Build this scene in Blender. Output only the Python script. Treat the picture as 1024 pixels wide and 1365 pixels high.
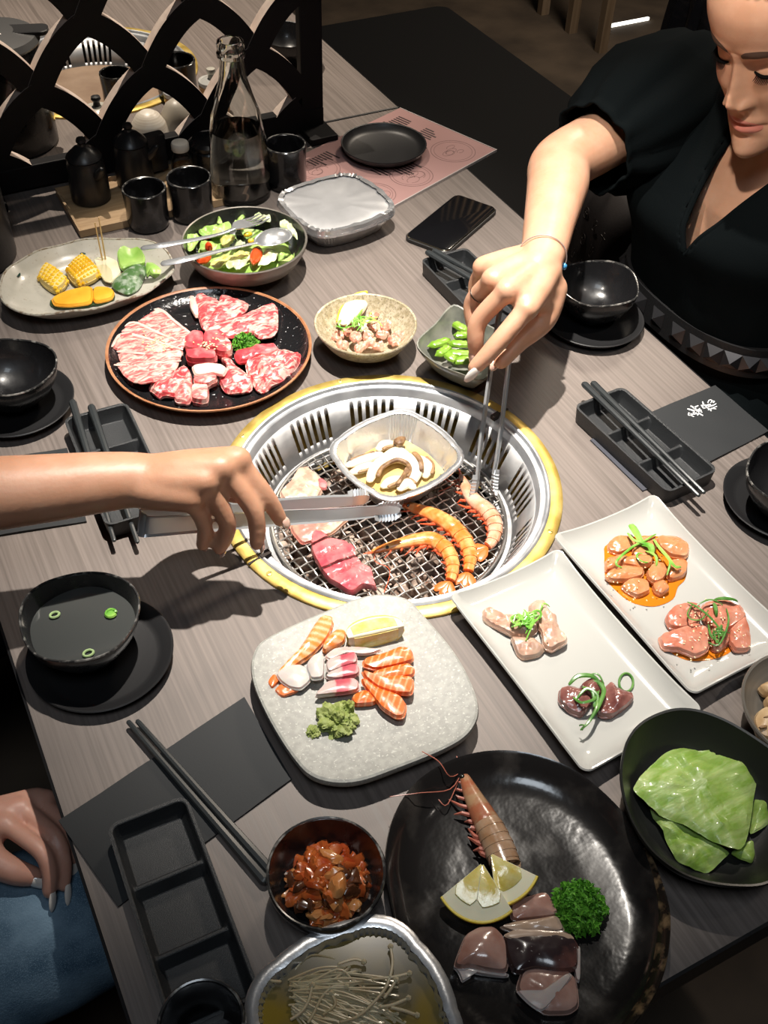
import bpy, bmesh, math, random
from mathutils import Vector, Matrix, noise as mnoise
for o in list(bpy.data.objects): bpy.data.objects.remove(o)
SC = bpy.context.scene
COL = SC.collection
PI = math.pi
TZ = 0.74                                   # height of the table top above the floor
R = random.Random(7)

# ---------------------------------------------------------------- camera
FPX = 1400.0
CAM = Vector((-0.4025, -0.7240, TZ + 0.8144))
def _camera_axes():
    p, r, yaw = 0.80282785, 0.03892914, math.radians(-28.68)
    f = Vector((0, math.cos(p), -math.sin(p))); x = Vector((1, 0, 0)); u = x.cross(f)
    x2 = x * math.cos(r) + u * math.sin(r); u2 = u * math.cos(r) - x * math.sin(r)
    m = Matrix.Rotation(yaw, 3, 'Z')
    return m @ x2, m @ u2, m @ f
CX, CU, CF = _camera_axes()
cd = bpy.data.cameras.new('camera'); co = bpy.data.objects.new('camera', cd); COL.objects.link(co)
cd.sensor_fit = 'VERTICAL'; cd.sensor_height = 36.0; cd.lens = 36.0 * FPX / 1365.0
cd.clip_start = 0.02
co.matrix_world = Matrix(((CX.x, CU.x, -CF.x, CAM.x), (CX.y, CU.y, -CF.y, CAM.y), (CX.z, CU.z, -CF.z, CAM.z), (0, 0, 0, 1)))
SC.camera = co
def ray(px, py): return CX * ((px - 512) / FPX) - CU * ((py - 682.5) / FPX) + CF
def at(px, py, h=0.0):
    """point on the horizontal plane h above the table top"""
    d = ray(px, py); return CAM + d * ((TZ + h - CAM.z) / d.z)
def deep(px, py, dep): return CAM + ray(px, py) * dep

# ---------------------------------------------------------------- world, lights, exposure
w = bpy.data.worlds.new('world'); SC.world = w; w.use_nodes = True
w.node_tree.nodes['Background'].inputs[0].default_value = (0.75, 0.85, 1.0, 1)
w.node_tree.nodes['Background'].inputs[1].default_value = 0.022
SC.view_settings.view_transform = 'Standard'; SC.view_settings.look = 'None'
SC.view_settings.gamma = 1; SC.view_settings.use_curve_mapping = False
SC.view_settings.exposure = 0.0
SC.cycles.use_denoising = True
SC.cycles.max_bounces = 10; SC.cycles.transparent_max_bounces = 12
SC.cycles.caustics_reflective = False; SC.cycles.caustics_refractive = False
SC.cycles.sample_clamp_indirect = 4
def light(name, kind, loc, target, energy, color, **kw):
    l = bpy.data.lights.new(name, kind); o = bpy.data.objects.new(name, l); COL.objects.link(o)
    o.location = loc; d = Vector(target) - Vector(loc)
    o.rotation_euler = d.to_track_quat('-Z', 'Y').to_euler()
    l.energy = energy; l.color = color
    for k, v in kw.items(): setattr(l, k, v)
    return o
LAMP = Vector((0.10, 0.22, TZ + 1.70))       # spot lamp over the grill
light('grill_spot', 'SPOT', LAMP, (0.06, 0.10, TZ), 330.0, (1.0, 0.93, 0.84), spot_size=math.radians(44), spot_blend=1.0, shadow_soft_size=0.016)
light('far_table_spot', 'SPOT', (0.10, 1.35, TZ + 1.70), (0.02, 1.15, TZ), 150.0, (1.0, 0.88, 0.74), spot_size=math.radians(50), spot_blend=0.9, shadow_soft_size=0.012)
light('near_cool_fill', 'AREA', (-0.5, -0.9, 2.62), (-0.1, -0.4, TZ), 6.5, (0.82, 0.91, 1.0), size=0.5)  # soft cool ambient fill added over the near end, not a fixture
light('aisle_fill', 'AREA', (1.75, 1.5, 2.62), (1.6, 1.5, 0), 34.0, (1.0, 0.86, 0.7), size=0.4)  # added warm fill that lifts the aisle floor, no lamp known there

light('face_fill_spot', 'SPOT', (-0.50, -0.40, TZ + 1.60), (0.55, 0.12, TZ + .3), 95.0, (1.0, 0.90, 0.78), spot_size=math.radians(19), spot_blend=0.6, shadow_soft_size=0.03)  # added narrow fill aimed at the woman's face, no such lamp known
light('bag_fill_spot', 'SPOT', (1.05, 1.25, 2.6), (.72, .50, .62), 60.0, (1.0, 0.90, 0.80), spot_size=math.radians(22), spot_blend=0.9, shadow_soft_size=0.03)  # added fill so the handbag on the bench reads, not a real downlight
light('near_right_spot', 'SPOT', (0.85, -0.75, TZ + 1.75), (0.55, -0.10, TZ + .1), 24.0, (1.0, 0.90, 0.80), spot_size=math.radians(46), spot_blend=0.9, shadow_soft_size=0.02)

# ---------------------------------------------------------------- materials
MATS = {}
def _ramp(nt, stops):
    n = nt.nodes.new('ShaderNodeValToRGB'); e = n.color_ramp.elements
    while len(e) < len(stops): e.new(0.5)
    for i, (p, c) in enumerate(stops):
        e[i].position = p; e[i].color = (c[0], c[1], c[2], 1)
    return n
def mat(name, col, rough=0.5, metal=0.0, col2=None, scale=30.0, stretch=(1, 1, 1), lo=0.35, hi=0.65, detail=3.0, distort=0.0,
        bump=0.0, bscale=None, spec=None, coat=0.0, trans=0.0, ior=None, sss=0.0, sssc=(1, .4, .25), emit=None, estr=0.0, speck=None, speckscale=200.0, speckth=0.62, rough2=None, alpha=None, bstretch=None):
    if name in MATS: return MATS[name]
    m = bpy.data.materials.new(name); m.use_nodes = True; nt = m.node_tree
    b = nt.nodes['Principled BSDF']; L = nt.links.new
    b.inputs['Base Color'].default_value = (*col, 1); b.inputs['Roughness'].default_value = rough; b.inputs['Metallic'].default_value = metal
    if spec is not None: b.inputs['Specular IOR Level'].default_value = spec
    if coat: b.inputs['Coat Weight'].default_value = coat; b.inputs['Coat Roughness'].default_value = 0.08
    if trans: b.inputs['Transmission Weight'].default_value = trans
    if ior: b.inputs['IOR'].default_value = ior
    if alpha is not None: b.inputs['Alpha'].default_value = alpha
    if sss:
        b.inputs['Subsurface Weight'].default_value = sss; b.inputs['Subsurface Radius'].default_value = sssc; b.inputs['Subsurface Scale'].default_value = 0.004
    if emit: b.inputs['Emission Color'].default_value = (*emit, 1); b.inputs['Emission Strength'].default_value = estr
    tc = mp = None
    if col2 or bump or speck or rough2 is not None:
        tc = nt.nodes.new('ShaderNodeTexCoord'); mp = nt.nodes.new('ShaderNodeMapping'); mp.inputs['Scale'].default_value = stretch
        L(tc.outputs['Object'], mp.inputs['Vector'])
    out = None
    if col2 or rough2 is not None:
        n = nt.nodes.new('ShaderNodeTexNoise'); n.inputs['Scale'].default_value = scale; n.inputs['Detail'].default_value = detail; n.inputs['Distortion'].default_value = distort
        L(mp.outputs[0], n.inputs['Vector'])
        if col2:
            cr = _ramp(nt, [(lo, col), (hi, col2)]); L(n.outputs['Fac'], cr.inputs[0]); out = cr.outputs[0]
        if rough2 is not None:
            rr = _ramp(nt, [(lo, (rough,) * 3), (hi, (rough2,) * 3)]); L(n.outputs['Fac'], rr.inputs[0]); L(rr.outputs[0], b.inputs['Roughness'])
    if speck:
        n = nt.nodes.new('ShaderNodeTexNoise'); n.inputs['Scale'].default_value = speckscale; n.inputs['Detail'].default_value = 2
        L(tc.outputs['Object'], n.inputs['Vector'])
        cr = _ramp(nt, [(speckth, (0, 0, 0)), (speckth + .06, (1, 1, 1))]); L(n.outputs['Fac'], cr.inputs[0])
        mx = nt.nodes.new('ShaderNodeMixRGB'); L(cr.outputs[0], mx.inputs[0])
        if out: L(out, mx.inputs[1])
        else: mx.inputs[1].default_value = (*col, 1)
        mx.inputs[2].default_value = (*speck, 1); out = mx.outputs[0]
    if out: L(out, b.inputs['Base Color'])
    if bump:
        n = nt.nodes.new('ShaderNodeTexNoise'); n.inputs['Scale'].default_value = bscale or scale; n.inputs['Detail'].default_value = 3
        if bstretch:
            m2 = nt.nodes.new('ShaderNodeMapping'); m2.inputs['Scale'].default_value = bstretch; L(tc.outputs['Object'], m2.inputs['Vector']); L(m2.outputs[0], n.inputs['Vector'])
        else: L(mp.outputs[0], n.inputs['Vector'])
        bp = nt.nodes.new('ShaderNodeBump'); bp.inputs['Strength'].default_value = bump; bp.inputs['Distance'].default_value = 0.002
        L(n.outputs['Fac'], bp.inputs['Height']); L(bp.outputs[0], b.inputs['Normal'])
    MATS[name] = m; return m
def stripes(name, col, col2, period, direction, rough=0.3, lo=0.55, hi=0.75, distort=1.5, dscale=8.0, coat=0.2, sss=0.2, bump=0.0):
    """banded flesh: wave texture along a direction (object space)"""
    if name in MATS: return MATS[name]
    m = bpy.data.materials.new(name); m.use_nodes = True; nt = m.node_tree; L = nt.links.new; b = nt.nodes['Principled BSDF']
    tc = nt.nodes.new('ShaderNodeTexCoord'); mp = nt.nodes.new('ShaderNodeMapping')
    mp.inputs['Rotation'].default_value = (0, 0, -math.atan2(direction[1], direction[0])); L(tc.outputs['Object'], mp.inputs['Vector'])
    wv = nt.nodes.new('ShaderNodeTexWave'); wv.bands_direction = 'X'; wv.inputs['Scale'].default_value = 0.314 / period; wv.inputs['Distortion'].default_value = distort
    wv.inputs['Detail'].default_value = 2; wv.inputs['Detail Scale'].default_value = dscale
    L(mp.outputs[0], wv.inputs['Vector'])
    cr = _ramp(nt, [(lo, col), (hi, col2)]); L(wv.outputs['Fac'], cr.inputs[0]); L(cr.outputs[0], b.inputs['Base Color'])
    b.inputs['Roughness'].default_value = rough; b.inputs['Coat Weight'].default_value = coat; b.inputs['Coat Roughness'].default_value = .1
    if sss: b.inputs['Subsurface Weight'].default_value = sss; b.inputs['Subsurface Radius'].default_value = (1, .35, .2); b.inputs['Subsurface Scale'].default_value = 0.004
    MATS[name] = m; return m

M_WOOD = mat('table_laminate', (0.122, 0.101, 0.089), 0.48, col2=(0.212, 0.176, 0.157), scale=3.0, stretch=(105, 1.6, 8), lo=.28, hi=.72, detail=6, bump=.08, bscale=5, bstretch=(60, 2, 8), rough2=.6)
M_EDGE = mat('black_edge_band', (0.012, 0.012, 0.013), 0.35)
M_FLOOR = mat('floor_brown', (0.055, 0.040, 0.028), 0.8, col2=(0.11, 0.08, 0.055), scale=5, detail=6, bump=.1, bscale=60)
M_WALL = mat('wall_dark_paint', (0.05, 0.045, 0.04), 0.85, col2=(0.065, 0.06, 0.052), scale=4, bump=.1, bscale=90)
M_VINYL = mat('black_vinyl', (0.006, 0.006, 0.0065), 0.75, spec=.2, bump=.25, bscale=350)
M_BLACKP = mat('black_painted_wood', (0.006, 0.0055, 0.006), 0.6, spec=.2, bump=.06, bscale=90)
M_RAWWOOD = mat('raw_cut_wood', (0.50, 0.40, 0.34), 0.7, col2=(0.6, 0.5, 0.43), scale=60)
M_SLATW = mat('slat_wood', (0.24, 0.165, 0.10), 0.55, col2=(0.32, 0.23, 0.15), scale=4, stretch=(20, 20, 1))
M_BRASS = mat('worn_brass', (0.62, 0.43, 0.10), 0.40, .7, col2=(0.80, 0.60, 0.20), scale=40, bump=.12, bscale=110, rough2=.5)
M_STEEL = mat('brushed_steel', (0.52, 0.54, 0.57), 0.34, .75, col2=(0.62, 0.64, 0.66), scale=40, rough2=.5)
M_STEELB = mat('bright_steel', (0.66, 0.68, 0.70), 0.24, .75)
M_GALV = mat('slotted_steel', (0.40, 0.40, 0.405), 0.42, .65, col2=(0.48, 0.48, 0.48), scale=60, rough2=.55)
M_SOOT = mat('sooty_pan', (0.03, 0.022, 0.018), 0.9)
M_ROCK = mat('lava_rock_brown', (0.16, 0.095, 0.065), 0.85, col2=(0.56, 0.44, 0.36), scale=55, detail=4, bump=.6, bscale=150)
M_WIRE = mat('net_wire', (0.62, 0.60, 0.57), 0.3, 1.0)
M_FOIL = mat('aluminium_foil', (0.84, 0.85, 0.87), 0.27, .85, bump=.10, bscale=130)
M_FOILIN = mat('crinkled_foil', (0.88, 0.88, 0.88), 0.30, .75, bump=.15, bscale=260)
M_GLOSSBLK = mat('black_glazed_stoneware', (0.010, 0.010, 0.011), 0.20, coat=.3, bump=.18, bscale=55, rough2=.36, scale=40)
M_CUPBLK = mat('black_mottled_cup', (0.009, 0.009, 0.010), 0.2, coat=.3, col2=(0.05, 0.05, 0.055), scale=50, lo=.5, hi=.8, bump=.15, bscale=60)
M_MATTBLK = mat('black_matt_plastic', (0.014, 0.014, 0.015), 0.42, bump=.03, bscale=300)
M_TRAYBLK = mat('grey_black_cast_tray', (0.022, 0.024, 0.026), 0.45, bump=.35, bscale=1300)
M_CHOP = mat('dark_grey_chopstick', (0.030, 0.034, 0.036), 0.33)
M_PAPERBLK = mat('black_paper', (0.017, 0.019, 0.021), 0.75, bump=.05, bscale=500)
M_STONE = mat('grey_stone_glaze', (0.29, 0.29, 0.268), 0.5, col2=(0.36, 0.36, 0.33), scale=160, lo=.4, hi=.65, bump=.15, bscale=300, speck=(0.5, 0.5, 0.46), speckscale=420, speckth=.62)
M_PORC = mat('white_porcelain', (0.465, 0.465, 0.44), 0.12, coat=.5)
M_CREAM = mat('cream_glaze', (0.40, 0.385, 0.33), 0.3, col2=(0.48, 0.46, 0.40), scale=30, speck=(0.38, 0.34, 0.28), speckscale=260, speckth=.64, coat=.3)
M_TANBOWL = mat('speckled_tan_glaze', (0.34, 0.29, 0.18), 0.35, col2=(0.50, 0.44, 0.32), scale=180, lo=.4, hi=.6, speck=(0.16, 0.12, 0.08), speckscale=500, speckth=.6, coat=.25)
M_GREYBOWL = mat('grey_green_glaze', (0.10, 0.105, 0.095), 0.32, col2=(0.26, 0.26, 0.22), scale=35, detail=5, coat=.3, bump=.25, bscale=50)
M_PEWTER = mat('pewter_glaze', (0.17, 0.155, 0.135), 0.36, .3, col2=(0.24, 0.22, 0.19), scale=4, stretch=(1, 1, 30))
M_SPECKPLATE = mat('black_speckled_glaze', (0.010, 0.010, 0.011), 0.18, coat=.6, speck=(0.5, 0.5, 0.5), speckscale=230, speckth=.68, bump=.4, bscale=200)
M_TERRA = mat('terracotta_rim', (0.30, 0.12, 0.05), 0.4, col2=(0.42, 0.2, 0.1), scale=60)
M_RUSTPLATE = mat('black_plate_mottled_glaze', (0.012, 0.011, 0.011), 0.18, coat=.5, col2=(0.045, 0.04, 0.036), scale=22, lo=.52, hi=.75, detail=6, bump=.3, bscale=45, rough2=.36)
M_RUST = mat('rusty_speckled_rim', (0.018, 0.014, 0.011), 0.25, coat=.4, col2=(0.24, 0.16, 0.085), scale=90, lo=.50, hi=.68, detail=5, bump=.35, bscale=80)

# ---------------------------------------------------------------- mesh builder
def sm(pts, n=4, closed=True):
    """Catmull-Rom through points"""
    pts = [Vector(p) for p in pts]; out = []; N = len(pts)
    for i in range(N if closed else N - 1):
        if closed: a, b, c, d = pts[i - 1], pts[i], pts[(i + 1) % N], pts[(i + 2) % N]
        else: a, b, c, d = pts[max(i - 1, 0)], pts[i], pts[i + 1], pts[min(i + 2, N - 1)]
        for k in range(n):
            t = k / n
            out.append(0.5 * ((2 * b) + (c - a) * t + (2 * a - 5 * b + 4 * c - d) * t * t + (3 * b - a - 3 * c + d) * t ** 3))
    if not closed: out.append(pts[-1].copy())
    return out
def sm2(pts, n=5, k=2):
    """closed outline with fairly crisp corners"""
    pts = [Vector(p) for p in pts]; N = len(pts); out = []
    for i in range(N):
        for j in range(n): out.append(pts[i].lerp(pts[(i + 1) % N], j / n))
    for _ in range(k): out = [(out[i - 1] + out[i] * 2 + out[(i + 1) % len(out)]) / 4 for i in range(len(out))]
    return out
def lerpr(rs, n, closed=False):
    """resample a radius list like sm(.., closed=False)"""
    out = []
    for i in range(len(rs) - 1):
        for k in range(n): out.append(rs[i] + (rs[i + 1] - rs[i]) * k / n)
    out.append(rs[-1]); return out
class MB:
    def __init__(s): s.v = []; s.f = []; s.m = []; s.mi = 0
    def add(s, vs, fs):
        o = len(s.v); s.v += [Vector(p) for p in vs]
        for f in fs: s.f.append([i + o for i in f]); s.m.append(s.mi)
    def box(s, x0, x1, y0, y1, z0, z1, M=None):
        vs = [Vector((x, y, z)) for z in (z0, z1) for y in (y0, y1) for x in (x0, x1)]
        if M: vs = [M @ p for p in vs]
        s.add(vs, [(0, 2, 3, 1), (4, 5, 7, 6), (0, 1, 5, 4), (2, 6, 7, 3), (0, 4, 6, 2), (1, 3, 7, 5)])
    def loft(s, rings, cap0=True, cap1=True, closed=True):
        n = len(rings[0]); vs = [p for r in rings for p in r]; fs = []
        for i in range(len(rings) - 1):
            for k in range(n if closed else n - 1):
                a = i * n + k; b = i * n + (k + 1) % n; fs.append((a, b, b + n, a + n))
        if cap0: fs.append(tuple(range(n - 1, -1, -1)))
        if cap1: fs.append(tuple((len(rings) - 1) * n + k for k in range(n)))
        s.add(vs, fs)
    def lathe(s, prof, seg=48, c=(0, 0, 0), rf=None, zf=None, cap0=False, cap1=False):
        c = Vector(c); rings = []
        for r, z in prof:
            ring = []
            for k in range(seg):
                t = 2 * PI * k / seg; rr = r * (rf(t, z) if rf else 1); zz = z + (zf(t, r, z) if zf else 0)
                ring.append(c + Vector((rr * math.cos(t), rr * math.sin(t), zz)))
            rings.append(ring)
        s.loft(rings, cap0, cap1)
    def tube(s, pts, rad, seg=8, flat=1.0, up=None, caps=True, round_ends=True):
        pts = [Vector(p) for p in pts]; n = len(pts)
        rads = [rad] * n if isinstance(rad, (int, float)) else list(rad)
        tang = []
        for i in range(n):
            d = pts[min(i + 1, n - 1)] - pts[max(i - 1, 0)]
            tang.append(d.normalized() if d.length > 1e-9 else Vector((0, 0, 1)))
        u = Vector(up) if up else (Vector((0, 0, 1)) if abs(tang[0].z) < .9 else Vector((1, 0, 0)))
        rings = []
        def ring(p, t, r, u):
            a = t.cross(u).normalized(); b = a.cross(t).normalized()
            return [p + a * (r * math.cos(2 * PI * k / seg)) + b * (r * flat * math.sin(2 * PI * k / seg)) for k in range(seg)], b
        if round_ends and caps:
            for q in (80, 55, 30):
                a = math.radians(q); rg, _ = ring(pts[0] - tang[0] * rads[0] * math.sin(a) * min(1, 1), tang[0], rads[0] * math.cos(a), u); rings.append(rg)
        for i in range(n):
            rg, b = ring(pts[i], tang[i], rads[i], u); u = b; rings.append(rg)
        if round_ends and caps:
            for q in (30, 55, 80):
                a = math.radians(q); rg, _ = ring(pts[-1] + tang[-1] * rads[-1] * math.sin(a), tang[-1], rads[-1] * math.cos(a), u); rings.append(rg)
        s.loft([r[::-1] for r in rings], caps, caps)
    def pad(s, outline, th=0.004, dome=0.0, ripple=0.0, rscale=60.0, seed=0, rings=(0.12, .25, .38, .5, .62, .73, .83, .91, .975, 1.0), under=0.0, edge=0.5, zf=None):
        """thin slab with rounded edge and rippled top over a closed outline (list of Vectors)"""
        o = [Vector(p) for p in outline]; n = len(o); c = sum(o, Vector()) / n
        so = Vector((seed * 3.7, seed * 1.3, seed * 2.1))
        def lift(p, k):
            z = dome * (1 - k * k)
            if ripple: z += ripple * (mnoise.noise(p * rscale + so) + .5 * mnoise.noise(p * rscale * 2.9 + so))
            if zf: z += zf(p, k)
            return z
        top = []; bot = []
        for k in rings:
            e = th * (1.0 if k < .96 else edge)
            top.append([c + (p - c) * k + Vector((0, 0, lift(c + (p - c) * k, k) + e)) for p in o])
        for k in (1.0, .97, .85, .5):
            z0 = 0 if k < .99 else th * (1 - edge) * .3
            bot.append([c + (p - c) * k + Vector((0, 0, lift(c + (p - c) * k, k) * (1 - under) + z0)) for p in o])
        s.loft(top + bot, True, True)
        # fan caps replace the n-gons
    def ico(s, c, r, sub=2, nz=0.0, ns=20.0, sc=(1, 1, 1), M=None, seed=0):
        vs, fs = ICO(sub); c = Vector(c); out = []
        so = Vector((seed * 5.1, seed * 2.3, seed * 7.7))
        for p in vs:
            q = Vector((p.x * sc[0], p.y * sc[1], p.z * sc[2])) * r
            if nz: q *= 1 + nz * mnoise.noise(p * ns * .1 + so)
            if M: q = M @ q
            out.append(c + q)
        s.add(out, fs)
    def ribbon(s, pts, wid, th=0.0008, up=(0, 0, 1)):
        """flat strip of thickness th along pts"""
        pts = [Vector(p) for p in pts]; n = len(pts); rings = []
        wd = [wid] * n if isinstance(wid, (int, float)) else wid; up = Vector(up)
        for i in range(n):
            t = (pts[min(i + 1, n - 1)] - pts[max(i - 1, 0)]).normalized(); a = t.cross(up).normalized(); b = a.cross(t)
            h = a * wd[i] / 2; k = b * th / 2
            rings.append([pts[i] - h - k, pts[i] + h - k, pts[i] + h + k, pts[i] - h + k])
        s.loft(rings, True, True)
    def build(s, name, mats, parent=None, org=None, smooth=35, world=True):
        """one mesh object; verts are in world space (world=True) or in the parent's space"""
        me = bpy.data.meshes.new(name)
        off = Vector((0, 0, 0))
        if world:
            if parent is not None: off = WORLD_ORG.get(parent.name, Vector((0, 0, 0)))
            elif org is not None: off = Vector(org)
            elif s.v:
                xs = [p.x for p in s.v]; ys = [p.y for p in s.v]; zs = [p.z for p in s.v]
                off = Vector(((min(xs) + max(xs)) / 2, (min(ys) + max(ys)) / 2, min(zs)))
        me.from_pydata([tuple(p - off) for p in s.v], [], s.f)
        ms = mats if isinstance(mats, (list, tuple)) else [mats]
        for m in ms: me.materials.append(m)
        if len(ms) > 1: me.polygons.foreach_set('material_index', s.m)
        if smooth:
            me.shade_smooth(); me.set_sharp_from_angle(angle=math.radians(smooth))
        me.update(); me.validate()
        o = bpy.data.objects.new(name, me); COL.objects.link(o)
        if parent is not None: o.parent = parent
        else: o.location = off
        WORLD_ORG[o.name] = off
        return o
WORLD_ORG = {}
_ICO = {}
def ICO(sub):
    if sub not in _ICO:
        bm = bmesh.new(); bmesh.ops.create_icosphere(bm, subdivisions=sub, radius=1)
        _ICO[sub] = ([v.co.copy() for v in bm.verts], [[v.index for v in f.verts] for f in bm.faces]); bm.free()
    return _ICO[sub]
def thing(name, label, cat, loc, group=None):
    o = bpy.data.objects.new(name, None); COL.objects.link(o); o.location = loc; o.empty_display_size = .02
    o['label'] = label; o['category'] = cat
    if group: o['group'] = group
    WORLD_ORG[o.name] = Vector(loc)
    return o
def tag(o, label, cat, group=None, kind=None):
    o['label'] = label; o['category'] = cat
    if group: o['group'] = group
    if kind: o['kind'] = kind
    return o
def struct(o): o['kind'] = 'structure'; return o
def stuff(o): o['kind'] = 'stuff'; return o
def rrect(cx, cy, a, b, r, rot, z, n=5, bulge=0.0):
    """rounded rectangle ring, half sizes a,b; bulge bows the sides outwards"""
    out = []; r = max(r, 1e-4); m = Matrix.Rotation(rot, 3, 'Z')
    for q, (sx, sy) in enumerate(((1, 1), (-1, 1), (-1, -1), (1, -1))):
        for k in range(n + 1):
            t = (q + k / n) * PI / 2
            out.append((sx * (a - r) + r * math.cos(t), sy * (b - r) + r * math.sin(t)))
        # points along the straight side that follows
        e = out[-1]; q2 = (q + 1) % 4; t = q2 * PI / 2
        s2 = ((1, 1), (-1, 1), (-1, -1), (1, -1))[q2]; nx = (s2[0] * (a - r) + r * math.cos(t), s2[1] * (b - r) + r * math.sin(t))
        for k in range(1, 8):
            f = k / 8; x = e[0] + (nx[0] - e[0]) * f; y = e[1] + (nx[1] - e[1]) * f
            bl = bulge * 4 * f * (1 - f)
            if q % 2 == 0: y += bl * (1 if y > 0 else -1)
            else: x += bl * (1 if x > 0 else -1)
            out.append((x, y))
    return [Vector((cx, cy, 0)) + m @ Vector((x, y, 0)) + Vector((0, 0, z)) for x, y in out]
def outl(pix, h, n=4):
    """smooth closed outline through photo points laid on the plane h above the table"""
    return sm([at(x, y, h) for x, y in pix], n)
def outlc(pix, h, s, ox, oy, n=4): return outl([(ox + x / s, oy + y / s) for x, y in pix], h, n)

# ---------------------------------------------------------------- room
mb = MB(); mb.box(-3, 3.6, -3, 4.6, -0.05, 0); struct(mb.build('floor', M_FLOOR, smooth=0, org=(0, 0, 0)))
mb = MB(); mb.box(-3, 3.6, -3, 4.6, 2.7, 2.75); struct(mb.build('ceiling', M_WALL, smooth=0))
for nm, bx in (('wall_far', (-3, 3.6, 4.6, 4.65)), ('wall_near', (-3, 3.6, -3.05, -3)), ('wall_left', (-3.05, -3, -3, 4.6)), ('wall_right', (3.6, 3.65, -3, 4.6))):
    mb = MB(); mb.box(*bx, 0, 2.7); struct(mb.build(nm, M_WALL, smooth=0))

# ---------------------------------------------------------------- dining tables with a round cut-out for the grill
HOLE = 0.1885
def dining_table(label, y0, y1, yc):
    t = thing('dining_table', label, 'table', (0, yc, 0))
    x0, x1 = -0.427, 0.436; N = 96; mb = MB(); zt, zb = TZ, TZ - 0.036
    ring = [(HOLE * math.cos(2 * PI * k / N), yc + HOLE * math.sin(2 * PI * k / N)) for k in range(N)]
    outer = []
    for k in range(N):
        dx, dy = math.cos(2 * PI * k / N), math.sin(2 * PI * k / N); c = []
        if dx > 1e-9: c.append(x1 / dx)
        if dx < -1e-9: c.append(x0 / dx)
        if dy > 1e-9: c.append((y1 - yc) / dy)
        if dy < -1e-9: c.append((y0 - yc) / dy)
        q = min(c); outer.append((dx * q, yc + dy * q))
    for X, Yc in ((x0, y0), (x0, y1), (x1, y0), (x1, y1)):          # snap the nearest ray to each corner
        k = min(range(N), key=lambda i: (outer[i][0] - X) ** 2 + (outer[i][1] - Yc) ** 2); outer[k] = (X, Yc)
    def rg(l, z): return [Vector((a, b, z)) for a, b in l]
    mb.loft([rg(ring, zb), rg(ring, zt), rg(outer, zt)], False, False)
    mb.loft([rg(outer, zt - .006), rg(outer, zb), rg(ring, zb)], False, False)
    mb.build('tabletop', M_WOOD, t, smooth=20)
    e = MB()
    def ob(d, z): return [Vector((x + (d if x > 0 else -d) * (abs(x - (x1 if x > 0 else x0)) < 1e-4), y + (d if y > yc else -d) * (abs(y - (y1 if y > yc else y0)) < 1e-4), z)) for x, y in outer]
    e.loft([ob(0, zt + .0001), ob(.0025, zt - .0006), ob(.0025, zb), ob(0, zb)], False, False)
    e.build('edge_band', M_EDGE, t, smooth=0)
    for yy in (y0 + (.22 if y0 < 0 else .085), y1 - .22):
        p = MB(); p.box(-.05, .05, yy - .05, yy + .05, .03, zb); p.build('table_post', M_EDGE, t, smooth=0)
        p = MB(); p.box(-.28, .28, yy - .06, yy + .06, 0, .03); p.build('table_foot', M_EDGE, t, smooth=0)
    return t
dining_table('grey-brown wood-grain dining table with the lit grill in its middle', -0.566, 0.812, 0.0)
dining_table('wood-grain table behind the black lattice screen, with its own grill', 0.819, 1.95, 1.166)

# benches
def bench(label, x0, x1, y0, y1, H=.45):
    t = thing('bench', label, 'bench', ((x0 + x1) / 2, (y0 + y1) / 2, 0)); m = MB()
    c = ((x0 + x1) / 2, (y0 + y1) / 2); a, b = (x1 - x0) / 2, (y1 - y0) / 2
    m.loft([rrect(*c, a - d, b - d, .03, 0, z) for d, z in ((.02, H - .09), (0, H - .075), (0, H - .015), (.004, H - .005), (.014, H))], True, True)
    m.build('seat', M_VINYL, t)
    m = MB(); m.box(x0 + .05, x1 - .05, y0 + .05, y1 - .05, 0, H - .09); m.build('bench_base', M_EDGE, t, smooth=0)
bench('long black upholstered bench along the woman\'s side of the table', 0.60, 1.186, -0.9, 1.935, .426)
bench('black upholstered bench on the left side, mostly hidden by the table', -1.13, -0.58, -0.95, 1.2, .402)

# slatted partition beside the aisle
t = thing('slatted_partition', 'brown wooden slat partition standing beside the far aisle', 'partition', (2.08, 2.9, 0))
m = MB(); m.box(2.03, 2.13, 2.2, 3.9, 2.3, 2.36); m.build('top_rail', M_SLATW, t, smooth=0)
for i in range(8):
    y = 2.30 + i * .19
    m = MB(); m.box(2.060, 2.095, y, y + .030, 0, 2.3); m.build('slat', M_SLATW, t, smooth=0)
m = MB(); m.box(2.205, 2.42, 2.480, 2.489, 0.0, 0.010)
tag(m.build('floor_light_strip', mat('lit_strip', (.9, .9, .85), .4, emit=(1, .95, .85), estr=3.0), smooth=0), 'thin white glowing light strip low on the dark floor by the slats', 'light')

# pendant lamp that lights the grill (above the frame)
t = thing('pendant_lamp', 'black can pendant lamp hanging over the grill', 'lamp', (LAMP.x, LAMP.y, LAMP.z + .02))
m = MB(); m.lathe([(.052, .0), (.055, .0), (.055, .14), (.02, .17), (.0, .172)], 32, (LAMP.x, LAMP.y, LAMP.z + .02)); m.lathe([(.052, .0), (.052, .12), (.0, .12)], 32, (LAMP.x, LAMP.y, LAMP.z + .02)); m.build('lamp_shade', M_EDGE, t)
m = MB(); m.tube([(LAMP.x, LAMP.y, LAMP.z + .19), (LAMP.x, LAMP.y, 2.7)], .003, 6); m.build('lamp_cord', M_EDGE, t)

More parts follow.
